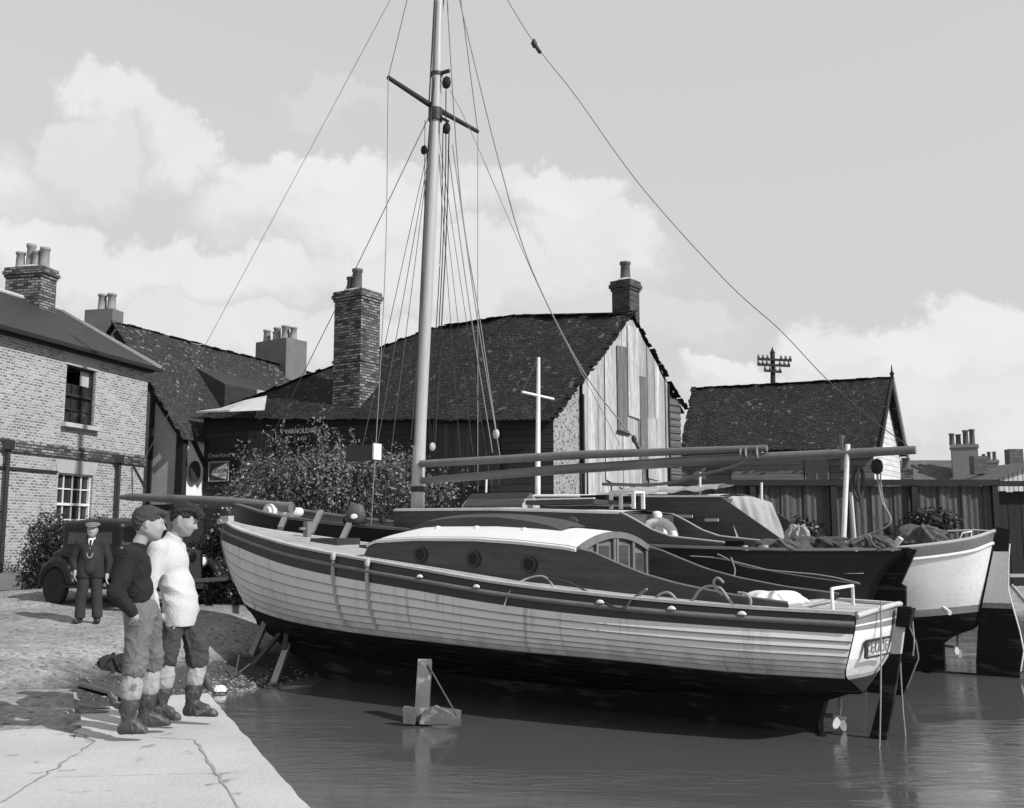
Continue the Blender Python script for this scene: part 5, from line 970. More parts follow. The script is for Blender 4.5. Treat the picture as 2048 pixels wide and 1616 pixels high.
for dx in (.45, .05, -.35):
    for s_ in (1, -1):
        p = Vector((8.3+dx if s_ > 0 else 7.9+dx*.9, s_*1.47, 1.78)); q = Vector((mx(9.2), 0, 9.2)); e_ = p+(q-p).normalized()*.75; g = B.mb(); g.tube([p, e_], .016, 6)
        for c_ in (p, e_): g.lathe([(.03, -.07), (.055, 0), (.03, .07)], 8, Matrix.Translation(c_))
        B.part('deadeye', g, M_['blackwood'])
# halyards beside the mast
line('halyard', [bp(887, 0, -.1), bp(862, 330, .1), bp(848, 300, .12), bp(838, 500, .12), bp(826, 890, .2)][0:1]+[bp(862, 230, .14), bp(850, 420, .14), bp(828, 890, .2)], .018, 'ropedark')
line('halyard', [bp(869, 0, .13), bp(858, 210, .13)], .014, 'ropedark'); line('halyard', [bp(874, 0, .13), bp(862, 210, .13)], .008, 'ropedark')
line('halyard', [bp(892, 180, -.06), bp(889, 420, -.06), bp(866, 885, -.1)], .010, 'ropedark'); line('halyard', [bp(898, 265, -.06), bp(892, 480, -.06), bp(870, 885, -.1)], .012, 'ropedark'); line('halyard', [bp(886, 262, -.06), bp(880, 520, -.06), bp(858, 870, -.1)], .009, 'ropedark')
line('halyard', [bp(900, 180, -.06), bp(945, 270, -.1), bp(1090, 600, -.1), bp(1240, 890, 0)], .007, 'wirelight'); line('halyard', [bp(850, 240, .1), bp(846, 560, .1), bp(822, 880, .3)], .007, 'wire')
line('topping_lift', [bp(905, -60, -.1), bp(950, 130, -.1), bp(1000, 330, -.1), bp(1060, 530, 0), bp(1165, 740, 0), bp(1270, 880, .05), bp(1282, 905, .1)], .012, 'wirelight', 50)
line('topping_lift', [bp(890, -70, 0), bp(920, 380, -.6), bp(960, 640, -1.1), bp(992, 860, -1.25)], .011, 'wirelight', 30); line('topping_lift', [bp(896, 300, -.3), bp(940, 620, -.8), bp(985, 905, -1.0)], .010, 'wirelight'); line('topping_lift', [bp(905, 290, -.3), bp(955, 640, -.9), bp(1000, 912, -1.1)], .010, 'wirelight')
bstay = line('boom_lift', [bp(930, -150, 0), bp(1015, 0, 0), bp(1075, 95, 0), bp(1150, 190, 0), bp(1280, 370, 0), bp(1450, 560, 0), bp(1560, 660, 0), bp(1650, 755, 0), bp(1740, 835, 0), bp(1820, 895, 0)], .0065, 'wire', 60)
g = B.mb(); p = bp(1068, 87, 0); q = bp(1080, 105, 0); g.tube([p, q], .035, 8); g.lathe([(.02, -.08), (.06, 0), (.02, .08)], 8, Matrix.Translation(p)); B.part('shackle', g, M_['iron'], bstay)
g = B.mb(); p = bp(1268, 878, .05); g.tube([p, bp(1280, 902, .08)], .03, 8); g.lathe([(.02, -.06), (.05, 0), (.02, .06)], 8, Matrix.Translation(p)); B.part('shackle', g, M_['iron'])
# side-light board in the port shrouds
p0 = B.pl(752, 905, 1.3); g = B.mb(); g.box((8.5, 1.32, p0.z+.0), (.80, .03, .27)); lb = B.part('light_board', g, M_['band']); g = B.mb(); g.box((8.12, 1.42, p0.z), (.03, .22, .27)); B.part('light_screen', g, M_['white'], lb)
# bow gear
for x in (11.7,): 
    g = B.mb(); z_ = np.interp(x, bx, bz)-.28; g.box((x, .12, z_+.2), (.10, .10, .55)); g.box((x, -.18, z_+.2), (.10, .10, .55)); g.tube([(x+.0, -.5, z_+.28), (x, .45, z_+.28)], [.09, .09], 12); g.lathe([(.15, -.03), (.15, .03)], 14, Matrix.Translation((x, .36, z_+.28)) @ Matrix.Rotation(R(90), 4, 'X')); B.part('windlass', g, M_['whitewood'])
for (a, b_) in (((565, 1040), (560, 1076)), ((638, 1026), (620, 1072)), ((700, 1040), (684, 1080))):
    p = B.pl(*a, 1.55); q = A.pl(*b_, -.7); pw = B.T @ Vector((p.x, 1.5, p.z+.03)); qw = A.T @ Vector((q.x, -.7, float(dl(min(q.x, 10)))+.03)); 
    g = MB(); g.beam(pw, qw, .09, .06); tag(obj('wooden_strut', g, M_['mahogl']), {565: 'short upright timber prop between the two bows, nearest the stem', 638: 'slanted timber prop in the middle of the three on the foredeck', 700: 'slanted timber prop closest to the white yacht cabin'}[a[0]], 'timber prop')
p = B.T @ B.pl(712, 1030, 1.6); g = MB(Matrix.Translation(p)); g.lathe([(.05, -.16), (.13, -.12), (.17, .0), (.13, .14), (.06, .19)], 14, Matrix.Scale(.6, 4, (0, 1, 0))); bag = tag(obj('canvas_bucket', g, M_['mud']), 'grey canvas bucket hanging on the rail of the black yacht', 'bucket')
g = MB(Matrix.Translation(p)); g.lathe([(.001, 0), (.05, .0), (.03, .015)], 12, Matrix.Translation((-.02, -.10, -.03)) @ Matrix.Rotation(R(90), 4, 'X') @ Matrix.Scale(1.3, 4, (1, 0, 0))); obj('patch', g, M_['white'], bag)
# after deck: dark box, white chocks
for px_ in (1760, 1790):
    p = B.pl(px_-8, 1100, -.1+.3*(px_ == 1760)); q = B.pl(px_+12, 1076, -.1+.3*(px_ == 1760)); g = B.mb(); g.beam(tuple(p), tuple(q), .14, .06); B.part('crutch_chock', g, M_['whitewood'])
g = B.mb(); P = B.pl(1448, 1090, .4); g.box((P.x, .35, 1.33), (.75, .5, .24)); B.part('deck_locker', g, M_['black'])
g = B.mb(); g.prism([(.0, -.05, 1.36), (-.16, -.05, 1.34), (.06, -.05, .88), (-.0, -.05, .84), (.02, -.05, .4), (-.10, -.05, .1), (-.12, -.05, -.1), (.05, -.05, -.5), (.3, -.05, -.9), (.7, -.05, -.9), (.6, -.05, .2), (.44, -.05, .86), (.2, -.05, 1.2)], (0, .1, 0)); B.part('rudder', g, M_['black'])
g = B.mb(); g.tube([(-.0, .06, .38), (-.10, .06, .1), (-.12, .06, -.1), (.05, .06, -.5)], .012, 6); B.part('rudder_edge', g, M_['rub'])
# things stowed on the black yacht
p = B.T @ B.pl(1313, 1060, -.4)
def Bt(px, py, yo): return B.T @ B.pl(px, py, yo)
p = Bt(1302, 1050, -.2); g = MB(Matrix.Translation(p) @ Matrix.Rotation(R(-20), 4, 'Z')); g.box((0, 0, -.05), (.46, .3, .22)); bx_ = thing('wooden_box', 'pale wooden box with open top standing on the deck above the lifebuoy', 'box', tuple(p)); obj('side', g, M_['whitewood'], bx_)
g = MB(Matrix.Translation(p) @ Matrix.Rotation(R(-20), 4, 'Z')); g.box((0, 0, .075), (.5, .34, .03)); g.box((.05, -.17, .02), (.2, .02, .06)); obj('lid', g, M_['caprail'], bx_)
g = MB(Matrix.Translation(Bt(1314, 1031, -.2))); g.lathe([(.07, -.06), (.085, .02), (.06, .06), (.02, .07)], 12); tag(obj('white_can', g, M_['white']), 'small white can sitting on top of the pale box', 'can')
p = Bt(1314, 1078, .1); g = MB(Matrix.Translation(p) @ Matrix.Rotation(R(-25), 4, 'Z') @ Matrix.Rotation(R(78), 4, 'X')); n_ = 24; prof = [(.27+.075*math.cos(a), .075*math.sin(a)) for a in np.linspace(0, 2*math.pi, 11)]
g.add([(r_*math.cos(2*math.pi*j/n_), r_*math.sin(2*math.pi*j/n_), z) for r_, z in prof for j in range(n_)], [(i*n_+j, i*n_+(j+1) % n_, (i+1)*n_+(j+1) % n_, (i+1)*n_+j) for i in range(10) for j in range(n_)], True)
tag(obj('lifebuoy', g, M_['white']), 'white ring lifebuoy leaning in the well of the black yacht', 'lifebuoy')
for k, pts in enumerate(([(1290, 1098), (1350, 1125), (1425, 1160)], [(1380, 1112), (1445, 1118), (1560, 1145), (1720, 1168)], [(1462, 1115), (1470, 1140), (1466, 1165), (1478, 1180)], [(1435, 1108), (1500, 1135), (1640, 1150), (1718, 1166)])): line('slack_line', [bp(x, y, 1.25) for x, y in pts], .009 if k != 2 else .014, 'rope' if k != 0 else 'wirelight')
for px_, py_, s_ in ((1375, 1098, .05), (1410, 1097, .07), (1490, 1098, .05), (1530, 1099, .06), (1340, 1094, .05)): g = B.mb(); p = bp(px_, py_, .9); g.lathe([(s_*.6, -s_), (s_, 0), (s_*.7, s_)], 9, Matrix.Translation(p)); B.part('deck_fitting', g, M_['lintel' if px_ % 4 else 'iron'])
# ---------------- the third boat
Cb = Boat('double_ended_yacht', 'smooth white double ended yacht with black bottom, propeller and big rudder at the right', 'yacht', 7.6, 15.5, 32)
cxs = [.16, .5, 1.2, 2.2, 3.5, 6, 8.5, 10.5, 11.5]; cys = [.05, .5, 1.0, 1.32, 1.5, 1.6, 1.4, .8, .04]; czs = [1.586, 1.459, 1.349, 1.265, 1.254, 1.3, 1.45, 1.7, 1.85]
K0 = list(zip(cxs, cys, czs)); K1 = [(x+(.04 if i == 0 else 0), y*.99, z-.19) for i, (x, y, z) in enumerate(K0)]
K2 = [(.33, .035, .85), (.75, .45, .82), (1.3, .85, .78), (2.25, 1.2, .75), (3.5, 1.45, .75), (6, 1.55, .78), (8.3, 1.3, .85), (10.1, .7, .95), (11.2, .04, 1.1)]
K3 = [(.43, .03, .47), (.85, .28, .42), (1.4, .6, .37), (2.3, .98, .333), (3.5, 1.25, .3), (6, 1.4, .3), (8.2, 1.1, .32), (9.8, .5, .38), (10.8, .04, .5)]
K3b = [(x+.01, y*.9, z-.11) for x, y, z in K3]; K4 = [(.52, .03, .1), (1.0, .1, .02), (1.6, .25, -.05), (2.4, .5, -.12), (3.5, .7, -.15), (6, .8, -.2), (8, .6, -.15), (9.4, .3, -.05), (10.3, .04, .1)]
K5 = [(.95, .04, -.02), (1.2, .05, -.4), (1.7, .06, -.5), (2.4, .07, -.6), (3.5, .08, -.6), (6, .09, -.6), (8, .08, -.5), (9.2, .06, -.3), (10.0, .03, -.1)]
KL = [K0, K1, K2, K3, K3b, K4, K5]
g = Cb.mb(); both(g, surf(KL, 60, [0, .5, 1])); Cb.part('bulwark', g, M_['sootrender']); g = Cb.mb(); both(g, surf(KL, 60, np.linspace(1, 3, 14))); Cb.part('topsides', g, M_['hullwc']); g = Cb.mb(); both(g, surf(KL, 60, [3, 3.5, 4])); Cb.part('boot_top', g, M_['boot'])
g = Cb.mb(); both(g, surf(KL, 60, np.linspace(4, 6, 10))); Cb.part('bottom', g, M_['black']); g = Cb.mb(); g.prism([(.98, -.07, -.9), (.98, -.07, -.02), (.5, -.07, .12), (2, -.07, .1), (9, -.07, 0), (8.5, -.07, -.9)], (0, .14, 0)); g.beam((.99, 0, -.62), (.5, 0, -.62), .08, .08); Cb.part('keel', g, M_['black'])
for s_ in (1, -1):
    c_ = along(K0, 60, -.02, .01); c_[:, 1] *= s_; g = Cb.mb(); g.tube(c_, .03, 6); Cb.part('cap_rail', g, M_['lintel']); C = surf(KL, 60, [.97])[:, 0]; C[:, 1] = (C[:, 1]+.01)*s_; g = Cb.mb(); g.tube(C, .028, 6); Cb.part('rubbing_strake', g, M_['whitewood'])
rud = [(.12, 1.66), (-.06, 1.62), (-.03, 1.4), (0, 1.15), (.03, .7), (-.02, .44), (-.09, .11), (-.13, -.19), (-.07, -.5), (-.03, -.9), (.54, -.9), (.53, -.4), (.47, .15), (.36, .6), (.2, 1.25)]
def cutz(poly, z0, z1):
    out = []
    for i in range(len(poly)):
        a, b_ = poly[i], poly[(i+1) % len(poly)]
        if z0 <= a[1] <= z1: out.append(a)
        for zc_ in sorted((z0, z1), key=lambda z: abs(z-a[1])):
            if (a[1]-zc_)*(b_[1]-zc_) < 0: out.append((a[0]+(b_[0]-a[0])*(zc_-a[1])/(b_[1]-a[1]), zc_))
    return out
g = Cb.mb()
for mi, (z0, z1) in enumerate(((-.95, .42), (.421, .50), (.501, 1.28), (1.281, 1.7))): g.m = mi; pg_ = cutz(rud, z0, z1); g.prism([(x, -.045, z) for x, z in pg_], (0, .09, 0))
Cb.part('rudder', g, [M_['black'], M_['boot'], M_['hullwc'], M_['blackgloss']])
g = Cb.mb(); g.tube([(x-.008, .03, z) for x, z in rud[2:9]], .014, 6); Cb.part('rudder_edge', g, M_['whitewood'])
g = Cb.mb(); g.tube([(.2, .0, 1.25), (.36, .0, .6), (.47, .0, .15)], .045, 8); Cb.part('sternpost', g, M_['black'])
propeller(Cb, (.78, 0, -.2), .26, .3)
g = Cb.mb(); p = Cb.pl(1903, 1222, .75); g.tube([(p.x+.12, .72, p.z+.04), (p.x, .9, p.z-.02)], .035, 8); Cb.part('exhaust_pipe', g, M_['white'])
g = Cb.mb(); P = []
for x in np.linspace(.25, 11.2, 40): y_ = max(np.interp(x, cxs, cys)-.05, .02); z_ = np.interp(x, cxs, czs)-.16; P.append([(x, y_*q, z_+.05*(1-q*q)) for q in np.linspace(-1, 1, 9)])
g.grid(np.array(P)); Cb.part('deck', g, M_['deck'])
for s_ in (1, -1):
    g = Cb.mb(); P = []
    for x in np.linspace(3.1, 8.1, 30): z = np.interp(x, [3.1, 3.6, 4.2, 8.1], [1.4, 1.75, 2.17, 2.24]); P.append([(x, s_*1.0, 1.0), (x, s_*1.0, z), (x, s_*.96, z), (x, s_*.96, 1.0)])
    g.grid(np.array(P), smooth=False); Cb.part('cabin_side', g, M_['mahog'])
g = Cb.mb(); P = np.array([[(x, y, np.interp(x, [4.2, 8.1], [2.19, 2.26])+.05*(1-(y/1.04)**2)) for y in np.linspace(-1.04, 1.04, 9)] for x in np.linspace(4.2, 8.1, 14)]); g.grid(P); e = P.copy(); e[..., 2] -= .03; g.grid(e)
for j in (0, -1): g.grid(np.stack([P[:, j], e[:, j]], 1), smooth=False)
Cb.part('cabin_roof', g, M_['whitewood']); g = Cb.mb(); g.box((8.1, 0, 1.7), (.05, 1.98, 1.0)); g.box((4.2, 0, 1.6), (.05, 1.98, 1.1)); Cb.part('cabin_end', g, M_['mahog'])
for (a, b_, yo) in (((1193, 1009), (1262, 1011), 1.06), ((1318, 1030), (1385, 1033), 1.06), ((1410, 1040), (1437, 1040), 1.06)): g = Cb.mb(); g.beam(tuple(Cb.pl(*a, yo)), tuple(Cb.pl(*b_, yo)), .03, .05); Cb.part('grab_rail', g, M_['caprail'])
mp_ = [Cb.pl(1077, 715), Cb.pl(1075, 960)]; g = Cb.mb(); g.tube([mp_[0], mp_[1]-Vector((0, 0, .6))], [.035, .06], 10); Cb.part('mast', g, M_['whitewood']); zc_ = Cb.pl(1077, 791).z; g = Cb.mb(); g.tube([(8.34, .62, zc_), (8.34, -.62, zc_)], [.025, .025], 8); Cb.part('crosstree', g, M_['whitewood'])
g = Cb.mb(); g.tube([(8.34, .62, zc_), mp_[0]], .006, 5); Cb.part('stay', g, M_['wire'])
for (a, b_) in (((1400, 945), (1400, 1045)), ((1523, 965), (1523, 1000)), ((973, 955), (972, 985))): p = Cb.pl(*a, .9); q = Cb.pl(*b_, .9); g = Cb.mb(); g.tube([p, q], .022, 8); Cb.part('stanchion', g, M_['white'])
# tarpaulin tent over the companionway
ridge = [(1437, 991, .75), (1470, 992, .3), (1500, 993, 0), (1528, 1000, -.5), (1545, 1006, -.8)]; foot = [(1474, 1078, 1.05), (1500, 1090, .9), (1530, 1093, .6), (1560, 1092, 0), (1572, 1086, -.7)]
R_ = catmull([tuple(Cb.pl(a, b_, c)) for a, b_, c in ridge], 40); F_ = catmull([tuple(Cb.pl(a, b_, c)) for a, b_, c in foot], 40); P = []
for i in range(40):
    r_ = []
    for j in range(20): v = j/19; p = R_[i]*(1-v)+F_[i]*v; fo = .05*math.sin(i*.95+v*1.5)*math.sin(math.pi*min(1, v*.9+.1)); r_.append((p[0]-fo, p[1]+fo, p[2]+.05*math.sin(math.pi*v)))
    P.append(r_)
g = Cb.mb(); g.grid(np.array(P)); P2 = [[P[0][j], tuple(np.array(P[0][j])*.4+np.array([4.6, -.3, P[0][j][2]])*.6)] for j in range(20)]; g.grid(np.array(P2)); tag(obj('tarpaulin', g, M_['canvas']), 'pale grey canvas tarpaulin draped over the cockpit of the boat behind', 'tarpaulin')
lump('tarpaulin', Cb, tuple(Cb.pl(1600, 1090, .0)), (.2, .2, .32), M_['canvas'], 7, 'crumpled canvas heap just right of the draped tarpaulin', 'tarpaulin', amp=.5)
g = Cb.mb(); P = []
for i in range(40):
    r_ = []
    for j in range(14): u, v = i/39, j/13; x = 4.25+2.3*u; y = 1.03-.9*v; r_.append((x, y, 2.27+.05*(1-y*y)+.05*math.sin(9*u+4*v)*math.sin(math.pi*v)+.07*(1-u)+.02*math.sin(31*u+9*v)))
    P.append(r_)
P = np.array(P); P[:, 0, 2] -= .05; g.grid(P); tag(obj('tarpaulin', g, M_['canvas']), 'strip of rumpled canvas spread along the cabin roof left of the draped tarpaulin', 'tarpaulin')
lump('tarpaulin', Cb, tuple(Cb.pl(1845, 1086, .1)), (.33, .26, .27), M_['canvasd'], 9, 'crumpled dark canvas heap on the stern deck of the right hand white yacht', 'tarpaulin', amp=.5)
g = Cb.mb(); p = Cb.pl(1920, 1078, .4); g.tube([p, Cb.pl(1925, 1066, .4), Cb.pl(1943, 1063, .3), Cb.pl(1942, 1074, .3)], .015, 6); g.tube([Cb.pl(1895, 1062, -.3), Cb.pl(1950, 1060, -.2), Cb.pl(2012, 1064, 0)], .014, 6); Cb.part('tiller', g, M_['whitewood'])
# dinghy at the right edge
D = thing('dinghy', 'small pale dinghy and slip rail half out of frame beyond the rudder at the right', 'dinghy', (9.9, 18.2, -.3), R(250)); TD = MW[D.name]
D0 = [(0, .5, .55), (.8, .7, .5), (1.8, .7, .55), (2.6, .4, .68), (3, .02, .8)]; D1 = [(.1, .42, .2), (.8, .6, .12), (1.8, .6, .12), (2.5, .3, .25), (2.85, .02, .4)]; D2 = [(.15, .04, 0), (.8, .05, -.02), (1.8, .05, -.02), (2.4, .04, .05), (2.7, .02, .15)]
g = MB(TD); both(g, surf([D0, D1, D2], 24, np.linspace(0, 2, 9))); obj('hull', g, M_['hullwc'], D); g = MB(TD); c_ = catmull(D0, 24); g.tube(c_, .03, 6); c2 = c_.copy(); c2[:, 1] *= -1; g.tube(c2, .03, 6); obj('gunwale', g, M_['caprail'], D)
g = MB(TD); g.box((.9, 0, .38), (.25, 1.1, .03)); g.box((1.9, 0, .4), (.25, 1.0, .03)); obj('thwart', g, M_['caprail'], D)
g = MB(); g.beam(at(2018, 1151, 19.5), at(2140, 1151, 19.5), .1, .06); g.beam(at(2020, 1212, 18.8), at(2140, 1214, 18.8), .12, .08); g.beam(at(2022, 1170, 19.2), at(2080, 1240, 18.9), .06, .06); tag(obj('slip_timber', g, M_['lintel']), 'pale slipway timbers crossing beyond the rudder at the right edge', 'timber')
for (px_, py_, yo, sz, sd_, lab) in ((1640, 1098, .3, (.42, .25, .16), 21, 'low dark heap of folded canvas between the crutch poles and the draped tarpaulin'), (1560, 1100, .7, (.3, .2, .14), 22, 'small dark bundle of sacking on the black yacht rail below the tarpaulin'), (1180, 1040, -.4, (.35, .25, .14), 23, 'dark coat bundled on the black yacht cabin top beside its hatch'), (1745, 1096, .3, (.22, .2, .16), 24, 'small dark heap of gear at the foot of the crutch on the black stern')):
    lump('canvas_heap', B, tuple(B.pl(px_, py_, yo)), sz, M_['canvasd'], sd_, lab, 'gear', amp=.55)
# ---------------- props that hold the white yacht up
sp = thing('bow_trestle', 'rough timber trestle propping the bow of the white yacht at the shore', 'trestle', (-4.0, 15.6, -.4))
for a, b_, w_, Y0, Y1, mm in (((533, 1240), (500, 1318), .09, 16.2, 15.7, 'mahogl'), ((560, 1268), (488, 1352), .07, 15.9, 15.1, 'bark'), ((575, 1290), (547, 1368), .09, 15.7, 14.7, 'lintel'), ((574, 1262), (568, 1300), .07, 15.8, 15.5, 'bark')):
    g = MB(); g.beam(at(*a, Y0), at(*b_, Y1), w_, w_*.8); obj('leg', g, M_[mm], sp)
lg = thing('beaching_leg', 'wooden beaching leg with wedge shaped foot standing in the water below the yacht', 'beaching leg', (-1.05, 12.0, -.6))
YL = 11.75
g = MB(); g.beam(at(850, 1322, YL+.4), at(843, 1447, YL+.02), .16, .12); obj('post', g, M_['legm'], lg); g = MB(); g.prism([at(806, 1414, YL-.1), at(806, 1447, YL-.1), at(828, 1449, YL-.1), at(832, 1418, YL-.1)], (0.02, .08, 0)); g.beam(at(862, 1425, YL+.35), at(918, 1432, YL+.5), .1, .14); g.prism([at(846, 1422, YL-.1), at(838, 1448, YL-.1), at(860, 1450, YL-.1), at(912, 1436, YL-.1), at(905, 1430, YL-.1), at(868, 1412, YL-.1)], (.02, .08, 0)); obj('foot', g, M_['legm'], lg)
g = MB(); g.tube([at(856, 1330, YL+.3), at(914, 1432, YL-.05)], .011, 6); obj('brace', g, M_['mud'], lg)
# ------------------------------------------------------------------ smooth solids (people, car): blended distance fields turned into one mesh
def nets(F, org, h):
    s = F < 0; nx, ny, nz_ = F.shape; c = [s[i:nx-1+i, j:ny-1+j, k:nz_-1+k] for i in (0, 1) for j in (0, 1) for k in (0, 1)]
    n = sum(x.astype(np.int8) for x in c); m = (n > 0) & (n < 8); idx = np.full(m.shape, -1, np.int64); ii = np.argwhere(m); idx[m] = np.arange(len(ii))
    acc = np.zeros((len(ii), 3)); cnt = np.zeros(len(ii)); off = [(i, j, k) for i in (0, 1) for j in (0, 1) for k in (0, 1)]
    for a in range(8):
        for ax_ in range(3):
            if off[a][ax_]: continue
            o1 = np.array(off[a]); o2 = o1.copy(); o2[ax_] = 1; p = ii+o1; q = ii+o2
            fa = F[p[:, 0], p[:, 1], p[:, 2]]; fb = F[q[:, 0], q[:, 1], q[:, 2]]; w = (fa < 0) != (fb < 0); t_ = np.where(w, fa/(fa-fb+1e-12), 0)
            acc[w] += (o1+(o2-o1)*t_[:, None])[w]; cnt[w] += 1
    V = (ii+acc/np.maximum(cnt, 1)[:, None])*h+org; Q = []
    for ax_ in range(3):
        u, v = [(1, 2), (2, 0), (0, 1)][ax_]; sl = [slice(None)]*3; sh_ = [slice(None)]*3; sl[ax_] = slice(0, -1); sh_[ax_] = slice(1, None)
        for kx in (u, v): sl[kx] = slice(1, -1); sh_[kx] = slice(1, -1)
        A_s = s[tuple(sl)]; B_s = s[tuple(sh_)]; e = np.argwhere(A_s != B_s); base_ = e.copy()
        for kx in (u, v): base_[:, kx] += 1
        def cell(du, dv): q = base_.copy(); q[:, u] -= du; q[:, v] -= dv; return idx[q[:, 0], q[:, 1], q[:, 2]]
        q = np.stack([cell(1, 1), cell(0, 1), cell(0, 0), cell(1, 0)], 1); fl = B_s[tuple(e.T)]; q[fl] = q[fl][:, ::-1]; Q.append(q)
    return V, np.concatenate(Q)
def solid(prims, lo, hi, h, k=.03, bump=None):
    lo = np.array(lo, float); hi = np.array(hi, float); sh_ = np.ceil((hi-lo)/h).astype(int)+1; F = np.full(sh_, 1.0, np.float32); ax3 = [lo[i]+h*np.arange(sh_[i]) for i in range(3)]
    for pr in prims:
        kind = pr[0]; kk = k
        if kind == 'cut': continue
        if kind == 'c': a, b_, ra, rb = np.array(pr[1], float), np.array(pr[2], float), pr[3], pr[4]; kk = pr[5] if len(pr) > 5 else k; mn = np.minimum(a, b_)-max(ra, rb); mx_ = np.maximum(a, b_)+max(ra, rb)
        else: c, r = np.array(pr[1], float), np.array(pr[2], float); rot = pr[3] if len(pr) > 3 else None; kk = pr[4] if len(pr) > 4 else k; R_b = np.linalg.norm(r) if rot is not None else r; mn = c-R_b; mx_ = c+R_b
        mg = kk+3*h; i0 = np.maximum(((mn-mg-lo)/h).astype(int), 0); i1 = np.minimum(((mx_+mg-lo)/h).astype(int)+2, sh_)
        if (i1 <= i0).any(): continue
        s3 = tuple(slice(i0[i], i1[i]) for i in range(3)); X, Y, Z = np.meshgrid(*[ax3[i][s3[i]] for i in range(3)], indexing='ij')
        if kind == 'c':
            ab = b_-a; t_ = np.clip(((X-a[0])*ab[0]+(Y-a[1])*ab[1]+(Z-a[2])*ab[2])/max(ab@ab, 1e-9), 0, 1); D_ = np.sqrt((X-a[0]-ab[0]*t_)**2+(Y-a[1]-ab[1]*t_)**2+(Z-a[2]-ab[2]*t_)**2)-(ra+(rb-ra)*t_)
        else:
            x, y, z = X-c[0], Y-c[1], Z-c[2]
            if rot is not None:
                m3 = np.array(rot.transposed()); x, y, z = [m3[i, 0]*x+m3[i, 1]*y+m3[i, 2]*z for i in range(3)]
            if kind[0] == 'b' or kind == '-b':
                rd_ = min(r)*.35 if kind != 'bs' else .01; qx, qy, qz = abs(x)-r[0]+rd_, abs(y)-r[1]+rd_, abs(z)-r[2]+rd_; D_ = np.sqrt(np.maximum(qx, 0)**2+np.maximum(qy, 0)**2+np.maximum(qz, 0)**2)+np.minimum(np.maximum(qx, np.maximum(qy, qz)), 0)-rd_
            else:
                q_ = np.sqrt((x/r[0])**2+(y/r[1])**2+(z/r[2])**2); D_ = (q_-1)*min(r)*(.4+.6*1)
        G = F[s3]
        if kind[0] == '-': h_ = np.clip(.5-.5*(G+D_)/kk, 0, 1); F[s3] = G*(1-h_)-D_*h_+kk*h_*(1-h_)
        else: h_ = np.clip(.5+.5*(G-D_)/kk, 0, 1); F[s3] = G*(1-h_)+D_*h_-kk*h_*(1-h_)
    for pr in prims:
        if pr[0] == 'cut':
            c, n_ = np.array(pr[1], float), np.array(pr[2], float); n_ /= np.linalg.norm(n_); X, Y, Z = np.meshgrid(*ax3, indexing='ij'); F = np.maximum(F, ((X-c[0])*n_[0]+(Y-c[1])*n_[1]+(Z-c[2])*n_[2]).astype(np.float32))
    if bump is not None:
        X, Y, Z = np.meshgrid(*ax3, indexing='ij'); F = F+bump(X, Y, Z)
    F[0] = F[-1] = 1; F[:, 0] = F[:, -1] = 1; F[:, :, 0] = F[:, :, -1] = 1
    return nets(F, lo, h)
WARP = [0.0]
def sobj(name, T, m, parent, prims, lo, hi, h, k=.03, bump=None):
    V, Q = solid(prims, lo, hi, h, k, bump)
    V[:, 0] += WARP[0]*np.clip((V[:, 2]-.45)/.95, 0, 1)**1.2; g = MB(T); g.add([tuple(v) for v in V], [tuple(q) for q in Q], True); return obj(name, g, m, parent)
def folds(amp, fx, fz, seed=0, mask=None):
    def f(X, Y, Z):
        v = amp*(np.sin(fz*Z+fx*X*1.3+seed+1.6*np.sin(fx*Y+seed))+.6*np.sin(fz*1.9*Z-fx*2.1*X+2*seed)+.45*np.sin(fz*.6*Z+fx*3*Y+seed*3))
        return v if mask is None else v*mask(X, Y, Z)
    return f
def curls(amp, f_):
    return lambda X, Y, Z: amp*(np.sin(f_*X+2*np.sin(f_*.7*Z))*np.sin(f_*Y+1.5*np.sin(f_*.6*X))+np.sin(f_*Z+2*np.sin(f_*.8*Y)))
RY = lambda d: Matrix.Rotation(R(d), 3, 'Y')
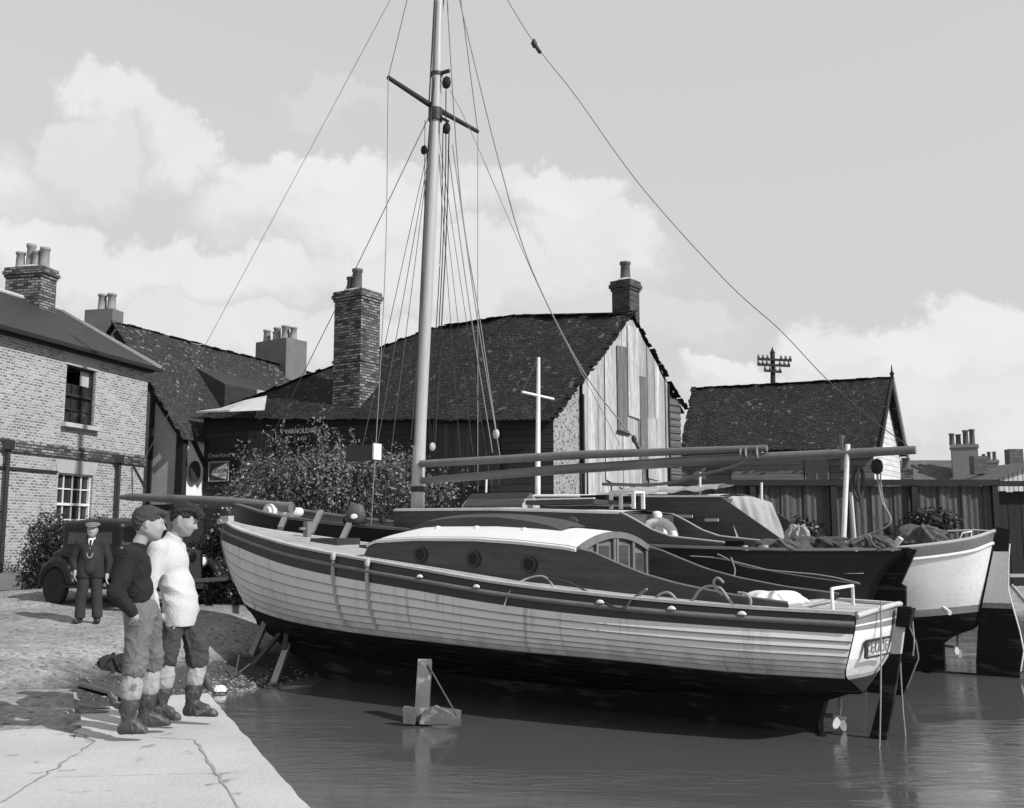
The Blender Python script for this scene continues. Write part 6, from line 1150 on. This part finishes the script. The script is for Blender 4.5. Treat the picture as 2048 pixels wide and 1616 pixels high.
def headprims(c, pitch, s=1.0, mous=False):
    """head facing +x, tilted forward by pitch degrees"""
    Rm = RY(pitch); c = Vector(c)
    P = lambda x, y, z: tuple(c+Rm @ (Vector((x, y, z))*s)); q = lambda *r: tuple(v*s for v in r)
    L = [('e', P(-.012, 0, .012), q(.098, .076, .103), Rm, .02), ('e', P(.03, 0, -.035), q(.068, .062, .085), Rm, .03), ('e', P(.052, 0, -.085), q(.038, .036, .03), Rm, .03), ('c', P(.055, -.03, -.07), P(-.01, -.052, -.05), .02*s, .02*s, .03), ('c', P(.055, .03, -.07), P(-.01, .052, -.05), .02*s, .02*s, .03),
         ('e', P(.045, 0, -.03), q(.056, .058, .07), Rm, .03), ('c', P(.082, -.020, .022), P(.082, .020, .022), .010*s, .010*s, .02), ('-e', P(.104, -.032, .002), q(.016, .016, .011), Rm, .014), ('-e', P(.104, .032, .002), q(.016, .016, .011), Rm, .014), ('e', P(.080, -.031, .001), q(.012, .014, .010), Rm, .004), ('e', P(.080, .031, .001), q(.012, .014, .010), Rm, .004),
         ('c', P(.092, 0, .008), P(.116, 0, -.026), .008*s, .011*s, .012), ('c', P(.100, -.013, -.032), P(.100, .013, -.032), .009*s, .009*s, .008), ('c', P(.090, -.02, -.056), P(.090, .02, -.056), .008*s, .008*s, .008), ('c', P(.088, -.016, -.066), P(.088, .016, -.066), .008*s, .008*s, .008),
         ('e', P(.078, 0, -.092), q(.018, .022, .016), Rm, .015), ('e', P(.066, -.042, -.03), q(.022, .02, .022), Rm, .02), ('e', P(.066, .042, -.03), q(.022, .02, .022), Rm, .02)]
    for y in (-.078, .078): L += [('e', P(-.012, y, -.008), q(.017, .009, .031), Rm, .006), ('e', P(-.008, y, -.028), q(.010, .008, .012), Rm, .006)]
    return L, P, Rm
def facebits(T, par, P, s, m):
    for sg in (-1, 1):
        for nm, pr, mm in (('eyebrow', [('c', P(.094, sg*.014, .024), P(.080, sg*.044, .022), .0028*s, .002*s)], m), ('eye', [('e', P(.088, sg*.030, .001), (.005*s, .009*s, .0035*s))], M_['blackwood'])):
            c = Vector(P(.088, sg*.03, .012)); sobj(nm, T, mm, par, pr, tuple(c-Vector((.05, .05, .04))), tuple(c+Vector((.05, .05, .04))), .002, .002)
def handprims(w, d, side, curl=.6):
    """five fingers from the wrist w along direction d"""
    w = Vector(w); d = Vector(d).normalized(); sdv = d.cross(Vector((0, side, 0)));  sdv = Vector((1, 0, 0)) if sdv.length < .2 else sdv.normalized(); nrm = sdv.cross(d).normalized()
    L = [('c', tuple(w), tuple(w+d*.05), .027, .030, .02), ('c', tuple(w+d*.03-sdv*.018), tuple(w+d*.075-sdv*.022), .017, .016, .015), ('c', tuple(w+d*.03+sdv*.018), tuple(w+d*.075+sdv*.022), .017, .016, .015)]
    for i, (o_, l_) in enumerate(((-.030, .058), (-.010, .074), (.010, .080), (.030, .068))):
        a = w+d*.085+sdv*o_; b_ = a+(d*(1-.3*curl)+nrm*.3*curl*side).normalized()*l_*.55; c_ = b_+(d*(1-.8*curl)+nrm*.8*curl*side).normalized()*l_*.5; L += [('c', tuple(a), tuple(b_), .0095, .009, .003), ('c', tuple(b_), tuple(c_), .009, .0075, .003)]
    a = w+d*.03+sdv*.03; b_ = a+(d*.6+sdv*.7).normalized()*.04; L += [('c', tuple(a), tuple(b_), .013, .011, .008), ('c', tuple(b_), tuple(b_+d*.032), .011, .009, .003)]
    return L
# ---------------- boy in the black jersey
def person(lab, px, py, Y, yaw):
    p = at(px, py, Y); rt = thing('person', lab, 'person', (p.x, p.y, p.z), R(yaw)); return rt, MW[rt.name]
def grow(rt, k): rt.scale = (k, k, k)
WARP[0] = -.035
P_, T_ = person('young man in a black jersey, grey trousers and turned down rubber boots, hand in pocket', 272, 1462, 7.98, 20)
def creases(pts, amp, w=2):
    def f(X, Y, Z):
        v = 0
        for cx_, cz_, n_, r0, ph in pts:
            dx, dz = X-cx_, Z-cz_; rr_ = np.sqrt(dx*dx+dz*dz); an_ = np.arctan2(dz, dx)+.25*np.sin(14*Y+ph)+.8*rr_; v = v+(1-np.abs(np.sin(n_*.33*an_+ph)))**w*np.exp(-((rr_-r0)/(r0*1.3))**2)*np.clip(rr_/.05, 0, 1)
        return -amp*v+amp*.35
    return f
def wrk(X, Y, Z, z0, a): return a*np.sin(Z*95+9*X+3*np.sin(14*Y))*np.exp(-((Z-z0)/.07)**2)
HL, HP, HR_ = headprims((.060, 0, 1.675), 8, 1.17)
bod = [('c', (.0, 0, .95), (-.02, 0, 1.12), .135, .13, .06), ('e', (-.035, 0, 1.30), (.11, .155, .17)), ('c', (-.06, -.15, 1.42), (-.06, .15, 1.42), .06, .06), ('c', (-.035, 0, 1.45), (.025, 0, 1.58), .060, .052, .03)]
arms = [((-.07, -.185, 1.40), (-.175, -.245, 1.12), (-.035, -.215, .93)), ((-.05, .185, 1.40), (-.08, .25, 1.12), (.07, .19, .93))]
for i, (a, b_, c) in enumerate(arms): bod += [('c', a, b_, .052, .04, .02), ('c', b_, c, .04, .028, .015)]+handprims(c, (.35, .75, -.75), -1 if i == 0 else 1) if i == 0 else []
legs = [((.0, -.1, .9), (-.035, -.13, .50), (-.06, -.135, .10), (.06, -.165, .035)), ((.03, .1, .9), (.10, .12, .50), (.065, .13, .10), (.23, .125, .035))]
for a, b_, c, d in legs: bod += [('c', a, b_, .085, .055, .03), ('c', b_, c, .055, .038, .02), ('c', c, d, .036, .026, .02)]
sobj('body', T_, M_['skin'], P_, bod+HL, (-.32, -.36, 0), (.36, .36, 1.86), .0062, .025)
sobj('jersey', T_, M_['blackwool'], P_, [('e', (-.045, 0, 1.31), (.140, .195, .175)), ('c', (-.065, -.15, 1.41), (-.065, .15, 1.41), .075, .075), ('e', (-.02, 0, 1.13), (.132, .175, .14)), ('c', (-.015, -.07, 1.07), (-.015, .07, 1.07), .092, .092), ('c', (-.04, 0, 1.42), (.0, 0, 1.497), .078, .066, .03), ('cut', (0, 0, 1.51), (.45, 0, 1)),
      ('c', (-.07, -.185, 1.40), (-.175, -.25, 1.12), .080, .066, .03), ('c', (-.175, -.25, 1.12), (-.055, -.225, .965), .066, .048, .02), ('c', (-.05, .185, 1.40), (-.08, .25, 1.12), .078, .064, .03), ('c', (-.08, .25, 1.12), (.06, .20, .96), .062, .048, .02)], (-.34, -.38, .88), (.24, .38, 1.56), .0068, .04, lambda X, Y, Z: creases([(-.17, 1.12, 15, .08, .4), (-.06, 1.38, 13, .12, 1.2), (.08, 1.08, 13, .12, 2.2)], .0055)(X, Y, Z)+folds(.0015, 9, 30, 1)(X, Y, Z))
sobj('trousers', T_, M_['trous'], P_, [('e', (.01, 0, .96), (.140, .172, .15)), ('c', (.0, -.085, .90), (-.02, -.12, .58), .122, .088, .03), ('c', (-.02, -.12, .60), (-.035, -.13, .50), .090, .089, .02), ('c', (.06, .085, .90), (.105, .11, .60), .116, .086, .03), ('c', (.105, .11, .60), (.10, .12, .51), .088, .086, .02), ('e', (-.035, -.17, .93), (.09, .045, .1), None, .03), ('cut', (0, 0, 1.07), (0, 0, 1))], (-.25, -.32, .36), (.30, .32, 1.12), .0065, .03, lambda X, Y, Z: creases([(.06, .86, 15, .12, .4), (-.03, .56, 13, .10, 1.2), (.10, .57, 13, .10, 2.2), (.0, .70, 11, .12, .9)], .0075)(X, Y, Z)+folds(.002, 8, 14, 2)(X, Y, Z)+wrk(X, Y, Z, .56, .0015)+.008*np.abs(np.sin(13*X+8*Z+5*Y))*np.clip((Z-.5)*4, 0, 1)-.004*np.abs(np.sin(21*X-14*Z+9*Y)))
def boots(T_, P_, sets, s=1):
    for (kn, an, toe, fl) in sets:
        kn, an, toe = Vector(kn), Vector(an), Vector(toe); mid = an.lerp(kn, .45)
        bt_ = sobj('boot', T_, M_['boot_d'], P_, [('c', tuple(an.lerp(kn, .56)), tuple(an.lerp(kn, .26)), .078, .064, .02), ('c', tuple(an.lerp(kn, .3)), tuple(an+Vector((-.005, 0, -.03))), .070, .052, .03), ('c', tuple(an+Vector((-.035, 0, -.065))), tuple(toe+Vector((-.01, 0, .002))), .043, .036, .02), ('c', tuple(an+Vector((.0, 0, -.02))), tuple((an*.35+toe*.65)+Vector((0, 0, .012))), .048, .034, .02), ('c', tuple(an+Vector((-.045, 0, -.085))), tuple(toe+Vector((.005, 0, -.012))), .034, .034, .004), ('cut', (0, 0, .004), (0, 0, -1))]+([('e', tuple(an+Vector(fl)), (.035, .03, .085), RY(-25), .02)] if fl else []),
            tuple(Vector((min(an.x, toe.x, kn.x)-.22, min(an.y, toe.y)-.14, -.01))), tuple(Vector((max(toe.x, an.x, kn.x)+.14, max(an.y, toe.y)+.14, .42))), .0068, .02, lambda X, Y, Z: creases([(an.x+.01, .12, 15, .06, 1.0), (an.x, .28, 13, .08, .3)], .0065)(X, Y, Z)+.004*np.abs(np.sin(25*X+30*Z+12*Y))*np.exp(-((Z-.13)/.05)**2))
        sobj('boot_top', T_, M_['boot_l'], bt_, [('c', tuple(an.lerp(kn, 1.0)), tuple(an.lerp(kn, .60)), .074, .080, .02), ('c', tuple(an.lerp(kn, .70)), tuple(an.lerp(kn, .52)), .080, .084, .02)], tuple(Vector((min(an.x, kn.x)-.15, min(an.y, kn.y)-.14, .2))), tuple(Vector((max(an.x, kn.x)+.15, max(an.y, kn.y)+.14, .62))), .0075, .02, lambda X, Y, Z: creases([(an.x+.03, .47, 13, .08, 1.0), (an.x, .36, 11, .07, .3)], .006)(X, Y, Z)+wrk(X, Y, Z, .45, .002))
boots(T_, P_, [((-.04, -.13, .50), (-.065, -.135, .12), (.055, -.17, .038), (-.115, 0, .16)), ((.10, .12, .50), (.065, .13, .12), (.235, .12, .038), None)])
def hair(T_, P_, HP, HR_, m, extra, curl=.006, f_=95, s=1.0):
    Lh = [('e', HP(-.018, 0, .034), tuple(v*s for v in (.102, .082, .090)), HR_, .02), ('e', HP(-.052, 0, -.005), tuple(v*s for v in (.058, .070, .066)), HR_, .02)]+extra+[('-e', HP(.085, 0, -.045), tuple(v*s for v in (.085, .12, .085)), HR_, .015), ('-e', HP(-.0, -.085, -.03), tuple(v*s for v in (.03, .03, .045)), HR_, .01), ('-e', HP(-.0, .085, -.03), tuple(v*s for v in (.03, .03, .045)), HR_, .01)]
    c = Vector(HP(0, 0, 0)); sobj('hair', T_, m, P_, Lh, tuple(c-Vector((.2, .15, .15))), tuple(c+Vector((.2, .15, .19))), .0042, .02, curls(curl, f_))
facebits(T_, P_, HP, 1.2, M_['hairl'])
hair(T_, P_, HP, HR_, M_['hairl'], [('e', HP(.02, 0, .082), (.08, .065, .036), HR_, .02), ('e', HP(.085, -.01, .078), (.036, .045, .024), HR_, .02)], .0024, 150, 1.17)
grow(P_, .952)
# ---------------- boy in the white jersey
WARP[0] = -.085
P_, T_ = person('young man in a long white jersey, dark trousers and turned down rubber boots, looking down', 361, 1436, 8.45, -3)
HL, HP, HR_ = headprims((.050, 0, 1.66), 26, 1.12)
bod = [('c', (.0, 0, .90), (-.03, 0, 1.10), .13, .125, .06), ('e', (-.055, 0, 1.29), (.105, .15, .17)), ('c', (-.09, -.15, 1.42), (-.09, .15, 1.42), .06, .06), ('c', (-.06, 0, 1.45), (.010, 0, 1.575), .058, .050, .03)]
arms = [((-.10, -.19, 1.40), (-.165, -.245, 1.10), (-.13, -.215, .87)), ((-.08, .19, 1.40), (-.09, .25, 1.10), (.02, .20, .90))]
for i, (a, b_, c) in enumerate(arms): bod += [('c', a, b_, .052, .04, .02), ('c', b_, c, .04, .028, .015)]+handprims(c, (.35, .8 if i == 0 else -.8, -.7), -1 if i == 0 else 1)
for a, b_, c, d in [((-.03, -.1, .86), (-.09, -.12, .48), (-.13, -.12, .10), (.02, -.13, .035)), ((.03, .08, .86), (.10, .06, .48), (.06, .07, .10), (.25, .05, .035))]: bod += [('c', a, b_, .085, .055, .03), ('c', b_, c, .055, .038, .02), ('c', c, d, .036, .026, .02)]
sobj('body', T_, M_['skin'], P_, bod+HL, (-.32, -.36, 0), (.36, .36, 1.84), .0062, .025)
def rows(X, Y, Z): return .0042*np.sin(Z*52+2.6*np.sin(X*9)+Y*6)*np.exp(-((Z-1.03)/.10)**2)+.002*np.sin(17*Z+11*X+9*Y)+creases([(-.17, 1.10, 13, .09, .4), (.10, 1.02, 9, .12, 2.2)], .005)(X, Y, Z)
sobj('jersey', T_, M_['whitewool'], P_, [('e', (-.065, 0, 1.30), (.140, .195, .18)), ('c', (-.095, -.15, 1.41), (-.095, .15, 1.41), .074, .074), ('e', (-.03, 0, 1.10), (.132, .178, .16)), ('e', (-.004, 0, .93), (.140, .200, .31)), ('c', (-.065, 0, 1.42), (-.035, 0, 1.50), .084, .076, .03), ('cut', (0, 0, 1.515), (.5, 0, 1)), ('cut', (0, 0, .765), (-.1, .0, -1)),
      ('c', (-.10, -.19, 1.40), (-.17, -.25, 1.10), .082, .068, .03), ('c', (-.17, -.25, 1.10), (-.135, -.225, .90), .066, .048, .02), ('c', (-.08, .19, 1.40), (-.09, .25, 1.10), .08, .066, .03), ('c', (-.09, .25, 1.10), (.02, .205, .93), .062, .048, .02)], (-.34, -.38, .70), (.24, .38, 1.58), .0068, .035, rows)
sobj('trousers', T_, M_['trousd'], P_, [('e', (-.01, 0, .90), (.112, .16, .12)), ('c', (-.02, -.08, .86), (-.085, -.11, .58), .098, .084, .03), ('c', (-.085, -.11, .58), (-.095, -.12, .49), .086, .082, .02), ('c', (.02, .07, .86), (.10, .06, .60), .100, .094, .03), ('c', (.10, .06, .60), (.105, .06, .47), .096, .092, .02), ('cut', (0, 0, .89), (0, 0, 1))], (-.27, -.32, .34), (.30, .32, 1.08), .0065, .03, lambda X, Y, Z: creases([(.03, .80, 15, .12, .4), (-.09, .56, 13, .10, 1.2), (.10, .56, 13, .11, 2.2), (.04, .68, 11, .12, .9)], .0075)(X, Y, Z)+folds(.002, 8, 14, 5)(X, Y, Z)+wrk(X, Y, Z, .54, .0015)+.008*np.abs(np.sin(12*X-9*Z+6*Y))*np.clip((Z-.5)*4, 0, 1)-.004*np.abs(np.sin(19*X+13*Z+8*Y)))
boots(T_, P_, [((-.095, -.12, .48), (-.13, -.12, .12), (.02, -.135, .038), None), ((.105, .06, .48), (.07, .065, .12), (.27, .04, .038), (.12, -.0, .17))])
facebits(T_, P_, HP, 1.15, M_['hair'])
hair(T_, P_, HP, HR_, M_['hair'], [('e', HP(.03, 0, .086), (.082, .074, .045), HR_, .02), ('e', HP(.095, -.01, .072), (.042, .055, .036), HR_, .02)], .0035, 120, 1.12)
grow(P_, .978)
WARP[0] = 0.0
# ---------------- older man in a flat cap
pz = float(zg(-6.9, 16.2)); sc_ = 1.0
P_ = thing('person', 'older man in flat cap and dark open suit with watch chain beside the car', 'person', (at(176, 1240, 16.2).x, 16.2, pz), R(-78)); T_ = MW[P_.name]
HL, HP, HR_ = headprims((.02, 0, 1.475), 4, .96)
bod = [('c', (0, 0, .82), (0, 0, 1.0), .095, .10, .06), ('e', (0, 0, 1.16), (.10, .15, .16)), ('c', (0, -.14, 1.26), (0, .14, 1.26), .055, .055), ('c', (0, 0, 1.30), (.01, 0, 1.40), .052, .048, .03)]
armo = [((0, -.19, 1.25), (-.03, -.27, 1.0), (.05, -.22, .82)), ((0, .19, 1.25), (-.01, .26, .98), (.03, .255, .76))]
for i, (a, b_, c) in enumerate(armo): bod += [('c', a, b_, .048, .038, .02), ('c', b_, c, .038, .027, .015)]+handprims(c, (.15, .0, -1), -1 if i == 0 else 1)
for s_ in (-1, 1): bod += [('c', (0, s_*.09, .80), (0, s_*.12, .44), .08, .055, .03), ('c', (0, s_*.12, .44), (-.02, s_*.135, .09), .05, .036, .02), ('c', (-.02, s_*.135, .08), (.12, s_*.16, .03), .034, .026, .02)]
sobj('body', T_, M_['skin'], P_, bod+HL, (-.22, -.38, 0), (.26, .38, 1.64), .0068, .025)
sobj('waistcoat', T_, M_['suitl'], P_, [('e', (.015, 0, 1.10), (.130, .16, .20)), ('c', (.0, 0, 1.02), (.0, 0, .86), .14, .14), ('c', (.0, -.12, 1.25), (0, .12, 1.25), .06, .06), ('-e', (.14, 0, 1.34), (.06, .045, .12), None, .01)], (-.18, -.26, .68), (.2, .26, 1.34), .009, .04)
sobj('jacket', T_, M_['suit'], P_, [('e', (-.01, 0, 1.14), (.135, .195, .20)), ('c', (0, -.15, 1.25), (0, .15, 1.25), .072, .072), ('c', (-.01, -.07, .98), (-.01, -.1, .76), .13, .13), ('c', (-.01, .07, .98), (-.01, .1, .76), .13, .13), ('c', (0, -.19, 1.25), (-.03, -.28, 1.0), .074, .064, .03), ('c', (-.03, -.28, 1.0), (.035, -.235, .86), .062, .05, .02), ('c', (0, .19, 1.25), (-.01, .27, .98), .074, .062, .03), ('c', (-.01, .27, .98), (.025, .26, .80), .06, .048, .02),
      ('-e', (.16, .0, 1.06), (.10, .065, .36), None, .015), ('cut', (0, 0, .70), (0, 0, -1)), ('cut', (0, 0, 1.335), (.3, 0, 1))], (-.2, -.4, .62), (.22, .4, 1.36), .009, .04, lambda X, Y, Z: folds(.003, 9, 15, 3)(X, Y, Z)+.006*np.abs(np.sin(14*Y+9*Z+7*X)))
sobj('trousers', T_, M_['suitl'], P_, [('e', (0, 0, .85), (.125, .165, .12)), ('c', (0, -.085, .80), (.0, -.115, .44), .105, .085, .03), ('c', (.0, -.115, .44), (.0, -.13, .10), .085, .082, .03), ('c', (0, .085, .80), (0, .115, .44), .105, .085, .03), ('c', (.0, .115, .44), (.0, .13, .10), .085, .082, .03), ('cut', (0, 0, .085), (0, 0, -1)), ('cut', (0, 0, .95), (0, 0, 1))], (-.2, -.28, .02), (.2, .28, 1.0), .009, .03, lambda X, Y, Z: folds(.002, 6, 14, 4)(X, Y, Z)+.007*np.abs(np.sin(11*Y+6*Z+9*X)))
for s_ in (-1, 1): sobj('shoe', T_, M_['shoe'], P_, [('c', (-.05, s_*.13, .045), (.12, s_*.165, .04), .045, .042, .02), ('c', (-.01, s_*.13, .05), (-.01, s_*.13, .11), .05, .045, .02)], (-.13, s_*.15-.09, -.02), (.2, s_*.15+.09, .14), .008)
g = MB(T_); g.prism([(.098, -.04, 1.30), (.128, 0, 1.16), (.098, .04, 1.30), (.075, .0, 1.345)], (.01, 0, 0)); g.tube([(.03, -.045, 1.33), (.075, -.03, 1.325), (.09, 0, 1.30), (.075, .03, 1.325), (.03, .045, 1.33)], .014, 8); obj('shirt', g, M_['white'], P_)
g = MB(T_); g.beam((.112, 0, 1.31), (.128, 0, 1.17), .03, .012, up=(1, 0, 0)); obj('tie', g, M_['blackwood'], P_)
g = MB(T_); g.tube(catmull([(.135, -.045, 1.11), (.145, -.03, 1.05), (.148, 0, 1.03), (.145, .03, 1.05), (.135, .045, 1.11)], 14), .007, 6); obj('watch_chain', g, M_['lintel'], P_)
facebits(T_, P_, HP, .96, M_['hair'])
sobj('cap', T_, M_['cap'], P_, [('e', HP(.0, 0, .085), (.125, .118, .036), RY(8), .02), ('e', HP(-.01, 0, .06), (.098, .085, .045), RY(4), .02), ('e', HP(.105, 0, .055), (.045, .075, .009), RY(14), .01)], (-.2, -.2, 1.46), (.26, .2, 1.66), .006, .02)
sobj('hair', T_, M_['hair'], P_, [('e', HP(-.03, 0, .0), (.085, .079, .07), HR_, .02), ('-e', HP(.09, 0, -.03), (.085, .12, .12), HR_, .01)], (-.2, -.15, 1.36), (.1, .15, 1.6), .007, .02, curls(.003, 90))
# ---------------- the saloon car
cd = Vector((.86, -.51, 0)); car_o = Vector((-7.0, 18.55, 0)); cz = float(zg(-7.0, 18.5)); cyaw = math.degrees(math.atan2(cd.y, cd.x))
car = thing('parked_car', 'small black nineteen thirties saloon car parked behind the standing men', 'car', (car_o.x, car_o.y, cz), R(cyaw)); Tc = MW[car.name]
sobj('body', Tc, M_['carp'], car, [('b', (-.35, 0, .72), (1.10, .60, .27)), ('b', (-.45, 0, 1.18), (.82, .56, .34), None, .12), ('e', (-.5, 0, 1.48), (.80, .52, .11), None, .1), ('b', (.95, 0, .78), (.62, .34, .24), None, .15), ('c', (.6, 0, .98), (1.5, 0, .90), .12, .09, .2), ('e', (-1.35, 0, .78), (.35, .55, .38), None, .1)], (-2, -.8, .3), (1.8, .8, 1.75), .028, .08)
for s_ in (-1, 1):
    for x, r_ in ((-1.15, .42), (1.2, .42)):
        pr = [('c', (x+r_*math.cos(a), s_*.66, .36+r_*math.sin(a)), (x+r_*math.cos(b_), s_*.66, .36+r_*math.sin(b_)), .09, .09, .05) for a, b_ in zip(np.linspace(.15, 3.0, 9)[:-1], np.linspace(.15, 3.0, 9)[1:])]
        sobj('wing', Tc, M_['carp'], car, pr, (x-.65, s_*.66-.16, .25), (x+.65, s_*.66+.16, .95), .022, .05)
        g = MB(Tc @ Matrix.Translation((x, s_*.68, .34)) @ Matrix.Rotation(R(90), 4, 'X')); g.lathe([(.2, -.055), (.30, -.06), (.34, -.03), (.34, .03), (.30, .06), (.2, .055)], 24); wh = obj('wheel', g, M_['tyre'], car)
        g = MB(Tc @ Matrix.Translation((x, s_*.68, .34)) @ Matrix.Rotation(R(90), 4, 'X')); g.lathe([(.22, -.045), (.21, -.03), (.09, -.02), (.06, -.06), (.06, .06), (.09, .02), (.21, .03), (.22, .045)], 20); obj('rim', g, M_['iron'], wh)
    g = MB(Tc); g.box((.05, s_*.68, .36), (1.7, .2, .035)); obj('running_board', g, M_['blackwood'], car)
    for x0_, x1_ in ((-1.05, -.5), (-.42, .2)): g = MB(Tc); g.prism([(x0_, s_*.553, 1.12), (x1_, s_*.553, 1.12), (x1_-.03, s_*.535, 1.42), (x0_+.05, s_*.535, 1.42)], (0, s_*.02, 0)); obj('side_window', g, M_['glass'], car)
    hl_ = MB(Tc @ Matrix.Translation((1.42, s_*.40, .82)) @ Matrix.Rotation(R(90), 4, 'Y')); hl_.lathe([(.03, -.16), (.08, -.1), (.105, -.0), (.11, .03)], 16); h_o = obj('headlight', hl_, M_['carp'], car); g = MB(Tc @ Matrix.Translation((1.42, s_*.40, .82)) @ Matrix.Rotation(R(90), 4, 'Y')); g.lathe([(.112, .02), (.115, .04), (.10, .045)], 16); obj('headlight_rim', g, M_['chrome'], h_o)
    g = MB(Tc @ Matrix.Translation((1.42, s_*.40, .82)) @ Matrix.Rotation(R(90), 4, 'Y')); g.lathe([(.1, .03), (.06, .05), (.01, .055)], 16); obj('headlight_glass', g, M_['lamp'], h_o)
g = MB(Tc); g.prism([(.36, -.5, 1.10), (.36, .5, 1.10), (.30, .46, 1.42), (.30, -.46, 1.42)], (.02, 0, 0)); obj('windscreen', g, M_['glass'], car)
g = MB(Tc); g.prism([(1.58, -.22, .50), (1.58, .22, .50), (1.56, .20, 1.0), (1.56, -.20, 1.0)], (.04, 0, 0)); obj('radiator_grille', g, M_['iron'], car)
g = MB(Tc); g.beam((1.78, -.72, .50), (1.78, .72, .50), .03, .07); obj('bumper', g, M_['chrome'], car)
g = MB(Tc); g.box((1.8, -.1, .40), (.02, .42, .09)); obj('number_plate', g, M_['blackwood'], car)
# ---------------- bits lying about on the yard
g = MB(); a, b_ = at(165, 1308, 12.7), at(300, 1310, 12.9); a.z = float(zg(a.x, a.y))+.045; b_.z = float(zg(b_.x, b_.y))+.03; g.beam(a, b_, .2, .03); tag(obj('plank', g, M_['bark']), 'grey weathered plank lying on the gravel behind the black jersey', 'plank')
lb_ = at(232, 1290, 13.8); T0 = Boat.__new__(Boat); T0.T = Matrix.Translation((lb_.x, lb_.y, float(zg(lb_.x, lb_.y))))
lump('tarred_heap', T0, (0, 0, -.03), (.24, .18, .2), M_['blackwood'], 12, 'small black heap of tarred sacking on the gravel beside the plank', 'sacking', amp=.5)
pp = at(441, 1352, 14.0); T0.T = Matrix.Translation((pp.x, pp.y, float(zg(pp.x, pp.y))+.02)); lump('enamel_bowl', T0, (0, 0, 0), (.09, .08, .08), M_['white'], 14, 'small white chipped enamel bowl upturned on the shingle by the water', 'bowl', amp=.15)
g = MB()
for a, b_ in (((478, 1310), (470, 1352)), ((500, 1328), (478, 1345))): g.tube([at(*a, 14.6), at(*b_, 14.4)], .012, 5)
tag(obj('driftwood', g, M_['bark']), 'thin broken sticks standing on the shingle near the trestle', 'driftwood')
